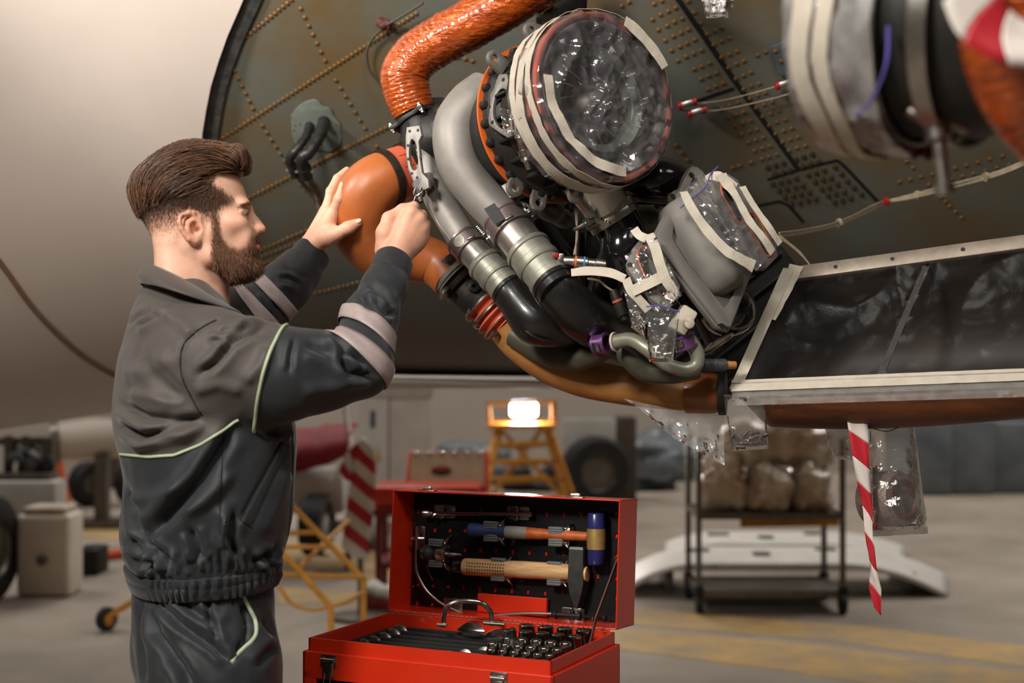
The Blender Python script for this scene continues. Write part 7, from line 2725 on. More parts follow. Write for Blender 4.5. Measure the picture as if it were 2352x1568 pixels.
secs = [hsec(0, 0.0135, 0.0135), hsec(0.04, 0.0150, 0.015), hsec(0.40, 0.0160, 0.016), hsec(0.58, 0.0165, 0.016), hsec(0.75, 0.0125, 0.015), hsec(1.0, 0.0022, 0.012)]
vs = [p for s in secs for p in s]
fs = [(i * 4 + j, i * 4 + (j + 1) % 4, (i + 1) * 4 + (j + 1) % 4, (i + 1) * 4 + j) for i in range(5) for j in range(4)] + [(3, 2, 1, 0), (20, 21, 22, 23)]
obj('head', (vs, fs), mat('hammer_steel', (74, 72, 70), 0.42, metal=0.7, var=0.15, vscale=50), hm, smooth=False)
ec_ = pc(*c2(1862, 788), 0.028)
obj('handle_end', [lathe(ec_, TU, [(-0.004, 0.0155), (0.006, 0.0150), (0.006, 0.0)], 24, mod=lambda t, th: 1.0), lathe(ec_ + TU * 0.0062, TU, [(0, 0.006), (0.0008, 0.006), (0.0008, 0.0045), (0.0, 0.0045)], 20)], m_wood, hm)

sd2 = thing('stubby_screwdriver', 'stubby screwdriver with black dimpled ball grip and ridged silver collar', 'screwdriver')
a, b = pc(*c2(345, 590), 0.026), pc(*c2(690, 605), 0.026)
obj('ball_grip', ellip(a, (0.0185, 0.0185, 0.0185), None, 28, 16), mat('grip_black', (40, 39, 39), 0.6, var=0.1), sd2)
obj('collar', lathe(a, b - a, [(0.022, 0), (0.022, 0.014), (0.026, 0.0162), (0.040, 0.0162), (0.042, 0.0145), (0.046, 0.0145), (0.047, 0.006), (0.047, 0)], 32, mod=lambda t, th: 1 + (0.05 if (0.024 < t < 0.041 and math.sin(th * 14) > 0) else 0)), m_chromed, sd2)
obj('shank', lathe(a, b - a, [(0.046, 0.0), (0.046, 0.005), (0.064, 0.0048), (0.066, 0.0036), (0.080, 0.0032), (0.082, 0)], 16), m_chromed, sd2)
for i in (-1, 0, 1):
    for j in (-2, -1, 1, 2):
        n = (-LN + TU * (-0.25 + 0.12 * i) + LV * (0.30 * j)).normalized()
        obj('grip_dot', boxg((0.0022, 0.0022, 0.001), frame_m(a + n * 0.0186, TU, n)), m_rub, sd2)

fp = thing('flexible_pickup', 'flexible steel cable pick-up tool curving around the lid panel', 'pick-up tool')
obj('cable', tube([pc(*c2(x, y), 0.03) for x, y in ((235, 690), (240, 760), (275, 850), (350, 965), (480, 1072), (640, 1148), (780, 1182), (900, 1190), (1080, 1180), (1300, 1168), (1545, 1172))], 0.0034, 12, n=110, mod=lambda u, th: 1 + 0.06 * math.sin(u * 700)), m_chromed, fp)
obj('tip_tube', lrod(pc(*c2(240, 328), 0.03), pc(*c2(232, 700), 0.03), [(0, 0), (0, 0.0034), (0.55, 0.0034), (0.6, 0.0028), (1, 0.003), (1, 0)]), m_chrome, fp)
obj('tip_nut', lrod(pc(*c2(185, 445), 0.03), pc(*c2(310, 448), 0.02), [(0, 0), (0, 0.005), (0.2, 0.005), (0.25, 0.003), (0.5, 0.003), (0.55, 0.005), (1, 0.004), (1, 0)], 14), m_chrome, fp)
a, b = pc(*c2(1540, 1175), 0.03), pc(*c2(2068, 1215), 0.03)
obj('plunger', lrod(a, b, [(0, 0), (0, 0.004), (0.07, 0.005), (0.08, 0.009), (0.10, 0.009), (0.11, 0.005), (0.48, 0.005), (0.49, 0.009), (0.54, 0.009), (0.55, 0.004), (0.56, 0.0)]), m_black, fp)
obj('spring', lrod(a, b, [(0.55, 0.003)] + [(0.55 + 0.40 * i / 48, 0.0028 + 0.001 * (i % 2)) for i in range(49)] + [(0.96, 0.003)]), m_dkmetal, fp)
obj('button', lrod(a, b, [(0.95, 0), (0.95, 0.007), (0.98, 0.0075), (1.0, 0.006), (1.0, 0)]), m_black, fp)
for x, y in ((228, 302), (210, 908), (272, 516)):
    obj('panel_screw', lathe(pc(*c2(x, y), 0.001), -LN, [(0, 0.0032), (0.003, 0.0026), (0.003, 0)], 12), m_chrome, lid)
obj('thin_hook_wire', tube([pc(*c2(x, y), 0.01) for x, y in ((335, 690), (350, 760), (395, 850))], 0.0009, 6), m_chromed, label='thin hooked wire hanging under the stubby screwdriver', cat='wire')

# ---- spanners in the tray


def spanner(name, label, x0, x1, y, h, tilt, m=m_chromed, group=None):
    """double open-ended spanner lying along the tray; h = jaw size"""
    L = x1 - x0
    w = h * 0.42

    def jaw(cx, s, ang):
        o = []
        R = h
        for i in range(15):
            t = ang + s * (0.55 + (2 * math.pi - 1.1) * i / 14)
            o.append((cx + R * math.cos(t), R * math.sin(t)))
        o.append((cx + R * 0.45 * math.cos(ang - s * 0.8), R * 0.45 * math.sin(ang - s * 0.8)))
        o.append((cx - R * 0.25 * math.cos(ang), -R * 0.25 * math.sin(ang)))
        o.append((cx + R * 0.45 * math.cos(ang + s * 0.8), R * 0.45 * math.sin(ang + s * 0.8)))
        return o
    g = thing(name, label, 'spanner', group)
    M = plane_m(T3(x0, y, -0.030 - h * 0.12), TU, (TV * math.cos(tilt) + TZ * math.sin(tilt)))
    obj('shank', plate([(h * 0.6, -w), (L - h * 0.6, -w), (L - h * 0.6, w), (h * 0.6, w)], h * 0.36, M, bev=h * 0.08), m, g)
    obj('jaw', plate(jaw(0, 1, math.pi - 0.26), h * 0.5, M, bev=h * 0.08), m, g)
    obj('jaw', plate(jaw(L, 1, -0.26), h * 0.5, M, bev=h * 0.08), m, g)
    return g


SPN = [(0.045, 0.195, 0.030, 0.0115), (0.050, 0.225, 0.050, 0.0125), (0.055, 0.250, 0.072, 0.0135), (0.055, 0.275, 0.098, 0.0148), (0.060, 0.300, 0.126, 0.016), (0.062, 0.318, 0.158, 0.0175), (0.060, 0.330, 0.192, 0.019), (0.055, 0.335, 0.225, 0.020)]
ORD = ['shortest spanner at the front of the tool tray', 'second spanner from the front of the tool tray', 'third spanner from the front of the tool tray', 'fourth spanner from the front of the tool tray', 'fifth spanner from the front of the tool tray', 'third spanner from the hinge side of the tray', 'second spanner from the hinge side of the tray', 'largest spanner beside the hinge of the tray']
for (x0, x1, y, h), lb_ in zip(SPN, ORD):
    spanner('spanner', lb_, x0, x1, y, h, 1.2, group='spanners in the tool tray')
    obj('foam_rib', [tbox(0.03, 0.345, y + h * 1.25, y + h * 1.25 + 0.006, -0.030, -0.022, 0.002)], m_foam, chest)

# ---- sockets
SO = thing


def socket(x, y, r, h, label):
    g = thing('socket', label, 'socket', 'chrome sockets in the tool tray')
    obj('barrel', lathe(T3(x, y, -0.030), TZ, [(0, 0), (0, r * 0.9), (0.004, r * 0.95), (h * 0.5, r * 0.95), (h * 0.55, r), (h - 0.001, r), (h, r * 0.93), (h, r * 0.7), (h - 0.012, r * 0.66), (h - 0.012, 0)], 20), m_chrome, g)
    obj('drive_teeth', lathe(T3(x, y, -0.030 + h - 0.011), TZ, [(0, r * 0.74), (0.0112, r * 0.74), (0.0112, r * 0.62), (0, r * 0.62), (0, r * 0.74)], 24, mod=lambda t, th: 1 + 0.05 * (1 if math.sin(th * 12) > 0 else -1)), m_chromed, g)
    return g


rows = [(0.030, 5, 0.0075, 0.024), (0.058, 6, 0.0085, 0.028), (0.090, 6, 0.0098, 0.032), (0.128, 5, 0.0115, 0.036), (0.172, 5, 0.0135, 0.040), (0.220, 4, 0.0165, 0.042)]
rn = ['front row', 'second row', 'third row', 'fourth row', 'fifth row', 'back row']
cn = ['first', 'second', 'third', 'fourth', 'fifth', 'sixth']
for (y, n, r, h), nm in zip(rows, rn):
    for i in range(n):
        x = TW - 0.022 - r - i * (2 * r + 0.0055) - 0.001 * i
        socket(x, y, r * (1 + 0.03 * math.sin(i * 3)), h, 'chrome socket, %s from the right in the %s of sockets' % (cn[i], nm))
obj('black_bit_holder', lathe(T3(0.335, 0.10, -0.03), TZ, [(0, 0), (0, 0.011), (0.012, 0.010), (0.028, 0.009), (0.030, 0.006), (0.030, 0)], 20), m_black, label='stubby black bit holder left of the sockets', cat='bit holder')
bt = obj('socket_adapter', lathe(T3(0.362, 0.118, -0.03), TZ, [(0, 0), (0, 0.011), (0.02, 0.010), (0.034, 0.0065), (0.036, 0.0045), (0.050, 0.0045), (0.052, 0.006), (0.056, 0.005), (0.058, 0)], 20), m_castd, label='tall dark adapter with pointed tip beside the sockets', cat='adapter')
pk_ = thing('pliers', 'black and chrome pliers lying at the front of the tray beside the sockets', 'pliers')
for s in (-1, 1):
    obj('arm', tube([T3(0.21, 0.03 + s * 0.004, -0.022), T3(0.25, 0.032 + s * 0.012, -0.020), T3(0.31, 0.034 + s * 0.014, -0.022), T3(0.355, 0.030 + s * 0.008, -0.024)], [0.006, 0.006, 0.005, 0.004], 12), m_black if s < 0 else m_chromed, pk_)
obj('pivot', lathe(T3(0.225, 0.031, -0.018), TZ, [(0, 0.008), (0.006, 0.007), (0.006, 0)], 16), m_chrome, pk_)
sc2 = thing('shears', 'chrome shears with curved blade resting by the loop handle', 'shears')
obj('blade', plate(smooth2([(0, 0), (0.02, 0.016), (0.045, 0.014), (0.06, 0.0), (0.03, -0.004)], 24), 0.003, plane_m(on_z(1050, 1440, ZT) + V((0, 0, -0.005)), TU, TZ * 0.9 + TV * 0.4), bev=0.0008), m_chrome, sc2)
obj('blade', plate(smooth2([(0, 0), (0.025, 0.018), (0.055, 0.010), (0.065, 0.0), (0.03, -0.004)], 24), 0.003, plane_m(on_z(1110, 1452, ZT) + V((0, 0, -0.008)), TU, TZ * 0.8 + TV * 0.5), bev=0.0008), m_chrome, sc2)
# wrench in the fist
wr = thing('combination_spanner', 'slim chrome spanner in the right fist turning the duct clamp screw', 'spanner')
wa, wb2 = at(933, 520, 2.525), at(958, 448, 2.545)
M = plane_m(wa, wb2 - wa, V((1, -0.5, 0.3)))
L = (wb2 - wa).length
obj('shank', plate([(-0.03, -0.0035), (L, -0.0035), (L, 0.0035), (-0.03, 0.0035)], 0.004, M, bev=0.001), m_chrome, wr)
hd_ = []
for i in range(13):
    t = 0.5 + (2 * math.pi - 1.0) * i / 12
    hd_.append((L + 0.008 + 0.0115 * math.cos(t), 0.0115 * math.sin(t)))
hd_ += [(L + 0.008 + 0.006, -0.0055), (L + 0.004, 0.0), (L + 0.008 + 0.006, 0.0055)]
obj('jaw', plate(hd_, 0.005, M, bev=0.001), m_chrome, wr)

# ================================================================== far things in the hangar
m_wht = mat('white_paint', (206, 202, 196), 0.5, var=0.06, vscale=6)
m_cabg = mat('cabinet_grey', (176, 174, 168), 0.5, var=0.06, vscale=6)
m_yel = mat('yellow_paint', (204, 142, 52), 0.45, var=0.12, vscale=12)
m_tyre = mat('tyre', (22, 21, 21), 0.7, var=0.2, vscale=20)
m_dred = mat('dark_red_cloth', (122, 18, 30), 0.7, var=0.1, vscale=8)
m_steelg = mat('cart_steel', (104, 98, 90), 0.4, metal=0.6, var=0.15, vscale=20)
m_blk = mat('dark_goods', (36, 38, 42), 0.55, var=0.25, vscale=9)
m_bluew = mat('wrapped_goods', (112, 118, 122), 0.4, var=0, col2=(84, 92, 98), vscale=3, coat=0.2)
m_orangec = mat('orange_plastic', (200, 84, 34), 0.5)


def zat(py, Y):
    return at(0, py, Y).z


def wbox(x0, x1, y0, y1, Y, dep, bev=0.0, z0=None):
    """box whose front face covers px x0..x1, y0..y1 at depth Y"""
    a, b = at(x0, y1, Y), at(x1, y0, Y)
    lo = a.z if z0 is None else z0
    return boxg((b.x - a.x, dep, b.z - lo), Matrix.Translation(((a.x + b.x) / 2, Y + dep / 2, (b.z + lo) / 2)), bev)


def wheel(c, axis, R, w, parent, mt_=m_tyre, hub=m_cabg):
    a = V(axis).normalized()
    t = obj('tyre', lathe(V(c), a, [(-w / 2, R * 0.55), (-w / 2, R * 0.88), (-w * 0.32, R), (w * 0.32, R), (w / 2, R * 0.88), (w / 2, R * 0.55), (-w / 2, R * 0.55)], 36), mt_, parent)
    obj('wheel_hub', lathe(V(c), a, [(-w * 0.4, 0), (-w * 0.4, R * 0.2), (-w * 0.3, R * 0.5), (-w * 0.42, R * 0.56), (w * 0.42, R * 0.56), (w * 0.3, R * 0.5), (w * 0.4, R * 0.2), (w * 0.4, 0)], 28), hub, parent)
    return t


# white switch cabinet
cb = thing('switch_cabinet', 'tall off-white electrical cabinet with blue and yellow stickers', 'cabinet')
Yc_ = 9.0
p0, p1, p2 = at(826, 1100, Yc_ + 0.35), at(896, 1100, Yc_), at(990, 1100, Yc_ + 0.15)
ztop = zat(905, Yc_)
ua_, va_ = (p1 - p0), (p2 - p1)
ua_.z = va_.z = 0
base = [V((p0.x, p0.y, 0)), V((p1.x, p1.y, 0)), V((p2.x, p2.y, 0)), V((p0.x + va_.x, p0.y + va_.y, 0))]
vs = [q + V((0, 0, 0.05)) for q in base] + [q + V((0, 0, ztop)) for q in base]
obj('cabinet_body', (vs, [(3, 2, 1, 0), (4, 5, 6, 7), (0, 1, 5, 4), (1, 2, 6, 5), (2, 3, 7, 6), (3, 0, 4, 7)]), m_wht, cb, smooth=False)
cc = sum(base, V()) / 4
obj('roof_cap', [([cc + (q - cc) * 1.06 + V((0, 0, ztop - 0.02)) for q in base] + [cc + (q - cc) * 1.06 + V((0, 0, ztop + 0.05)) for q in base], [(3, 2, 1, 0), (4, 5, 6, 7), (0, 1, 5, 4), (1, 2, 6, 5), (2, 3, 7, 6), (3, 0, 4, 7)])], m_cabg, cb, smooth=False)
obj('plinth', [([q for q in base] + [q + V((0, 0, 0.05)) for q in base], [(3, 2, 1, 0), (4, 5, 6, 7), (0, 1, 5, 4), (1, 2, 6, 5), (2, 3, 7, 6), (3, 0, 4, 7)])], m_steelg, cb, smooth=False)
nf = V((ua_.y, -ua_.x, 0)).normalized()
if nf.y > 0:
    nf = -nf
for t, z, w, h, m in ((0.45, zat(962, 9.2), 0.06, 0.12, mat('sticker_blue', (40, 66, 104), 0.5)), (0.6, zat(1040, 9.2), 0.10, 0.10, mat('sticker_yellow', (196, 170, 60), 0.5))):
    M = plane_m(p0.lerp(p1, t) * 1.0, ua_, V((0, 0, 1)))
    M.translation = V((M.translation.x, M.translation.y, z)) + nf * 0.004
    obj('sticker', plate([(-w / 2, -h / 2), (w / 2, -h / 2), (w / 2, h / 2), (-w / 2, h / 2)] if t < 0.5 else [(-w / 2, -h / 2), (w / 2, -h / 2), (0, h / 2)], 0.003, M), m, cb)
obj('door_gap', bar(p0.lerp(p1, 0.97) + nf * 0.002 + V((0, 0, 0.1 - p0.z)), p0.lerp(p1, 0.97) + nf * 0.002 + V((0, 0, ztop - 0.05 - p0.z)), 0.01, 0.006), m_steelg, cb)
# covered trailer
tr = thing('covered_trailer', 'small grey trailer with a dark red cover behind the mechanic', 'trailer')
Yt = 8.4


def redcov(u, v):
    a = math.pi * v
    x = at(560, 0, Yt).x + (at(803, 0, Yt).x - at(560, 0, Yt).x) * u
    sag = 0.5 + 0.5 * math.sin(math.pi * (0.12 + 0.8 * u))
    zt_, zb_ = zat(990 + 6 * math.sin(u * 5), Yt), zat(1088 - 46 * (u ** 3), Yt)
    return V((x, Yt - 0.02 + 0.55 * (v) - 0.22 * math.sin(a), zb_ + (zt_ - zb_) * (math.sin(a * 0.5) if v < 0.5 else 0.71 + 0.29 * math.sin((v - 0.5) * math.pi)) + 0.012 * noise.noise(V((u * 8, v * 6, 0)))))


obj('cover', grid(redcov, 30, 16), m_dred, tr, fix=False, solid=0.01)
obj('trailer_body', [wbox(560, 790, 1090, 1180, Yt, 0.6, 0.03), wbox(780, 905, 1195, 1218, Yt + 0.1, 0.06, 0.01)], m_cabg, tr)
for x in (735, 848):
    wheel(at(x, 1205, Yt - 0.06), (1, -0.25, 0), 0.16, 0.11, tr)
obj('wheel_arch', [lathe(at(735, 1205, Yt - 0.04), (1, -0.25, 0), [(-0.07, 0.19), (-0.07, 0.20), (0.07, 0.20), (0.07, 0.19)], 20, (0, math.pi))], m_black, tr)
obj('axle', bar(at(700, 1205, Yt), at(880, 1205, Yt), 0.05, 0.05), m_steelg, tr)
obj('support_leg', bar(at(800, 1180, Yt), V((at(800, 0, Yt).x, Yt, 0.0)), 0.04, 0.04), m_steelg, tr)
obj('support_leg', bar(at(600, 1180, Yt), V((at(600, 0, Yt).x, Yt, 0.0)), 0.04, 0.04), m_steelg, tr)
obj('tow_bar', [bar(at(760, 1100, Yt - 0.1), at(838, 1010, Yt - 0.3), 0.03, 0.03), bar(at(790, 920, Yt + 0.1), at(805, 1020, Yt + 0.1), 0.08, 0.02)], m_wht, tr)
# barrier pole with striped tape
bp_ = thing('barrier_post', 'thin grey barrier post carrying red and white striped tape', 'barrier')
Yb = on_z(828, 1420, 0).y
pb = on_z(828, 1420, 0)
obj('post', lathe(V((pb.x, pb.y, 0)), (0, 0, 1), [(0, 0.016), (zat(1015, Yb), 0.016), (zat(1015, Yb), 0)], 14), m_steelg, bp_)
obj('foot', lathe(V((pb.x, pb.y, 0)), (0, 0, 1), [(0, 0.15), (0.02, 0.15), (0.03, 0.03), (0.03, 0)], 24), m_steelg, bp_)
streamer(bp_, [(838, 1010), (838, 1070), (830, 1140), (822, 1210), (814, 1280)], Yb - 0.05, [0.06, 0.12, 0.14, 0.145, 0.15], (0, -1, 0), 9, -0.09)
streamer(bp_, [(838, 1015), (812, 1050), (790, 1100)], Yb - 0.04, [0.05, 0.09, 0.08], (0.3, -1, 0), 4, -0.06)
# red beam and rag on the floor
rb = on_z(830, 1405, 0.0)
obj('red_beam', bar(rb + V((0, 0, 0.05)), rb + V((0.9, 0.15, 0.05)), 0.10, 0.09, bev=0.008), mat('red_beam', (128, 32, 22), 0.5, var=0.1), label='low red beam on the floor left of the tool chest', cat='beam')
RG = SDF((rb.x, rb.y - 0.12, 0.07), (rb.x + 0.26, rb.y + 0.12, 0.26), 0.012)
for k in range(9):
    RG.ell((rb.x + 0.05 + 0.015 * k, rb.y + random.uniform(-0.03, 0.03), 0.125 - 0.004 * k + random.uniform(0, 0.02)), (0.035, 0.04, 0.03), k=0.02)
rv_, rf_ = RG.mesh()
np_mesh('rag', rv_, rf_, m_wht, None, label='crumpled white rag lying on the red beam', cat='rag')
# second toolbox
t2 = thing('second_tool_chest', 'smaller open red tool chest with tan lid lining in the background', 'tool chest')
Y2 = 7.35
p = [at(880, 1150, Y2), at(1080, 1150, Y2)]
zb2, zt2 = zat(1165, Y2), zat(1118, Y2)
obj('chest_body', boxg((p[1].x - p[0].x + 0.1, 0.35, zt2 - zb2), Matrix.Translation(((p[0].x + p[1].x) / 2, Y2 + 0.17, (zt2 + zb2) / 2)), 0.01), m_tred, t2)
lo2 = [at(940, 1118, Y2 + 0.33), at(1112, 1118, Y2 + 0.33), at(1112, 1036, Y2 + 0.50), at(952, 1040, Y2 + 0.50)]
M = plane_m(lo2[0], lo2[1] - lo2[0], lo2[3] - lo2[0])
lw, lh = (lo2[1] - lo2[0]).length, (lo2[3] - lo2[0]).length
obj('lid', boxg((lw + 0.05, lh + 0.04, 0.06), M @ Matrix.Translation((lw / 2, lh / 2, -0.04)), 0.006), m_tred, t2)
obj('lid_lining', boxg((lw, lh, 0.012), M @ Matrix.Translation((lw / 2, lh / 2, 0.0))), mat('tan_card', (158, 132, 104), 0.6, var=0.08), t2)
obj('badge', [plate(circ(lw * 0.42, lh * 0.45, 0.06, 28, 0.034), 0.006, M @ Matrix.Translation((0, 0, 0.008)))], mat('badge_black', (40, 22, 22), 0.4), t2)
obj('badge_stripe', [plate(rrect(lw * 0.42, lh * 0.50, 0.09, 0.022, 0.006, 3), 0.006, M @ Matrix.Translation((0, 0, 0.012)))], mat('badge_red', (150, 40, 40), 0.4), t2)
for k in range(6):
    obj('lid_stud', ellip(M @ V((0.03 + (lw - 0.06) * k / 5, lh - 0.01, 0.012)), (0.012, 0.012, 0.012)), m_chrome, t2)
tz_ = zb2
t2c = thing('tool_trolley', 'plain red trolley carrying the second tool chest', 'trolley')
cx_ = (p[0].x + p[1].x) / 2
obj('trolley_top', boxg((0.62, 0.42, 0.04), Matrix.Translation((cx_, Y2 + 0.17, tz_ - 0.022)), 0.006), mat('trolley_red', (120, 30, 20), 0.5, var=0.1), t2c)
for sx in (-1, 1):
    for sy in (-1, 1):
        obj('leg', bar((cx_ + sx * 0.27, Y2 + 0.17 + sy * 0.17, 0.0), (cx_ + sx * 0.27, Y2 + 0.17 + sy * 0.17, tz_ - 0.03), 0.035, 0.035), MATS['trolley_red'], t2c)
obj('lower_shelf', boxg((0.58, 0.38, 0.03), Matrix.Translation((cx_, Y2 + 0.17, 0.2)), 0.006), MATS['trolley_red'], t2c)
# yellow platform ladder with lamp
Yl = 10.0
ld_ = thing('platform_ladder', 'yellow platform ladder standing in the far hangar', 'ladder')


def yb(a, b, w=0.045, h=0.03, m=m_yel, nm='rail', par=None):
    return obj(nm, bar(at(*a), at(*b), w, h, bev=0.004), m, par or ld_)


zt_l = 975
for dy in (0.0, 0.55):
    Yq = Yl + dy
    s = 22 if dy else 0
    yb((1145 + s * 0.3, 975, Yq), (1085 + s, 1180, Yq - 0.3), nm='leg')
    yb((1258 - s * 0.3, 975, Yq), (1330 - s, 1180, Yq + 0.3), nm='leg')
    obj('leg_foot', bar(at(1085 + s, 1180, Yq - 0.3), V((at(1078 + s, 0, Yq - 0.35).x, Yq - 0.35, 0.0)), 0.045, 0.03), m_yel, ld_)
    obj('leg_foot', bar(at(1330 - s, 1180, Yq + 0.3), V((at(1345 - s, 0, Yq + 0.36).x, Yq + 0.36, 0.0)), 0.045, 0.03), m_yel, ld_)
    yb((1125, 975, Yq), (1122, 925, Yq), nm='guard_post')
    yb((1272, 975, Yq), (1272, 922, Yq), nm='guard_post')
    yb((1118, 926, Yq), (1280, 922, Yq), nm='guard_rail')
for k, y in enumerate((1020, 1060, 1100, 1145)):
    e = (y - 975) / 205
    yb((1145 - 60 * e, y, Yl - 0.3 * e), (1258 + 0 * e, y - 4, Yl - 0.1 * e), nm='rung')
    yb((1150, y + 6, Yl + 0.3 * e), (1258 + 72 * e, y, Yl + 0.3 * e), nm='rung')
yb((1150, 985, Yl), (1320, 1175, Yl + 0.1), nm='brace')
yb((1245, 985, Yl), (1100, 1175, Yl - 0.1), nm='brace')
pa_, pb_ = at(1118, 978, Yl), at(1276, 978, Yl)
obj('platform', boxg((pb_.x - pa_.x, 0.7, 0.04), Matrix.Translation(((pa_.x + pb_.x) / 2, Yl + 0.28, pa_.z)), 0.006), m_yel, ld_)
wl_ = thing('floodlight', 'glaring white floodlight standing on the yellow ladder platform', 'lamp')
lc_ = at(1203, 940, Yl + 0.15)
obj('lamp_face', boxg((0.20, 0.02, 0.10), Matrix.Translation(lc_), 0.015), mat('lamp_glow', (255, 244, 228), 0.5, var=0, emit=(255, 240, 222), estr=28), wl_)
obj('lamp_housing', [boxg((0.24, 0.06, 0.13), Matrix.Translation(lc_ + V((0, 0.045, 0))), 0.01)], m_black, wl_)
for bb_ in (bar(lc_ + V((-0.09, 0.05, -0.06)), V((lc_.x - 0.09, lc_.y + 0.05, pa_.z + 0.022)), 0.02, 0.02), bar(lc_ + V((0.09, 0.05, -0.06)), V((lc_.x + 0.09, lc_.y + 0.05, pa_.z + 0.022)), 0.02, 0.02)):
    obj('lamp_foot', bb_, m_black, wl_)
lamp('floodlight_beam', 'AREA', lc_ + V((0, -0.06, 0)), lc_ + V((0, -3, -0.6)), 30, 0.18)
# ladder rails beside the man
ys = thing('yellow_steps', 'yellow wheeled step frame between the mechanic and the barrier post', 'steps')
Ys = 5.6
for a, b in (((640, 1130, 5.9), (835, 1330, 5.6)), ((560, 1170, 5.6), (760, 1392, 5.3)), ((520, 1150, 5.9), (640, 1300, 5.6))):
    obj('rail', tube([at(*a), at(*b)], 0.013, 12), m_yel, ys)
for a, b in (((650, 1256, 5.75), (760, 1255, 5.75)), ((640, 1320, 5.5), (830, 1325, 5.6)), ((600, 1225, 5.7), (730, 1222, 5.8)), ((690, 1300, 5.6), (800, 1195, 6.2))):
    obj('step', tube([at(*a), at(*b)], 0.011, 12), m_yel, ys)
obj('chain', tube(ats([(640, 1345, 5.3), (670, 1385, 5.3), (715, 1400, 5.3), (760, 1392, 5.3), (800, 1380, 5.3), (832, 1360, 5.4)]), 0.008, 10), m_yel, ys)
f1 = at(760, 1392, 5.3)
obj('foot_post', bar(f1, V((f1.x, f1.y, 0.0)), 0.024, 0.024), m_yel, ys)
f2 = at(835, 1330, 5.6)
obj('foot_post', bar(f2, V((f2.x, f2.y, 0.0)), 0.024, 0.024), m_yel, ys)
f3 = at(560, 1170, 5.6)
obj('foot_post', bar(f3, V((f3.x, f3.y, 0.0)), 0.024, 0.024), m_yel, ys)
# spare wheel, boards and goods along the back
sw = thing('trailer_wheel', 'black rubber wheel with pale hub standing behind the tool chest lid', 'wheel')
wc = on_z(1368, 1165, 0)
wheel((wc.x, wc.y, 0.32), (0.35, -1, 0), 0.32, 0.2, sw, hub=m_steelg)
obj('leaning_board', wbox(1292, 1415, 962, 1022, 12.1, 0.08, 0.005, 0.0), m_cabg, label='grey board standing against goods at the back right of the ladder', cat='board')
obj('dark_crate', [wbox(1418, 1462, 958, 1012, 12.1, 0.4, 0.01, 0.0)], mat('crate_brown', (72, 62, 52), 0.6, var=0.2), label='small dark crate beside the grey board at the back', cat='crate')


def bundle(name, label, x0, x1, y0, y1, Y, n, m, r=(0.12, 0.25), h=0.03):
    a, b = at(x0, y1, Y), at(x1, y0, Y)
    S = SDF((a.x - 0.1, Y - 0.25, max(0.0, a.z) - 0.02), (b.x + 0.1, Y + 0.45, b.z + 0.1), h)
    rs = np.random.default_rng(abs(hash(label)) % 1000 if False else len(label) * 7 + int(x0))
    H = b.z - a.z
    for k in range(n):
        q = (a.x + (b.x - a.x) * (0.08 + 0.84 * rs.random()), Y + 0.1 + 0.2 * (rs.random() - 0.3), a.z + H * (0.12 + 0.62 * rs.random() ** 1.4))
        S.ell(q, (H * rs.uniform(*r) * 2.2, 0.18, H * rs.uniform(*r)), k=0.03)
    S.ell(((a.x + b.x) / 2, Y + 0.12, a.z + 0.02), ((b.x - a.x) / 2, 0.2, H * 0.28), k=0.03)
    v_, f_ = S.mesh()
    n_ = vnormals(v_, f_)
    d = np.array([crumple(V(p_), 1, 9) for p_ in v_])
    return np_mesh(name, v_ + n_ * (d * h * 0.5)[:, None], f_, m, None, label=label, cat='goods')


bundle('black_goods', 'long low heap of dark wrapped goods at the back left of the cart', 1150, 1560, 1040, 1127, 13.0, 22, m_blk)
bundle('pale_goods', 'pale blue-grey stacked goods behind the ladder', 1010, 1150, 985, 1113, 13.6, 12, m_bluew)
for k, (x0, x1, y0) in enumerate(((2090, 2190, 968), (2185, 2290, 962), (2285, 2400, 968))):
    obj('wrapped_pallet', [wbox(x0, x1, y0, 1085, 12.6 + 0.1 * k, 0.9, 0.04, 0.0)], m_bluew, label=['blue-grey wrapped pallet load nearest the hanging ring part', 'middle blue-grey wrapped pallet load by the back wall', 'blue-grey wrapped pallet load at the right edge of the hall'][k], cat='pallet', group='wrapped pallets at the back')
    obj('wrapped_pallet_top', [wbox(x0 + 8, x1 - 20, y0 - 22, y0, 12.8 + 0.1 * k, 0.5, 0.03)], m_bluew, bpy.data.objects['wrapped_pallet' + ('' if k == 0 else '.%03d' % k)])
bundle('pale_goods', 'greyish wrapped goods at the back between cart and striped streamer', 1450, 1600, 965, 1106, 14.0, 10, m_bluew)
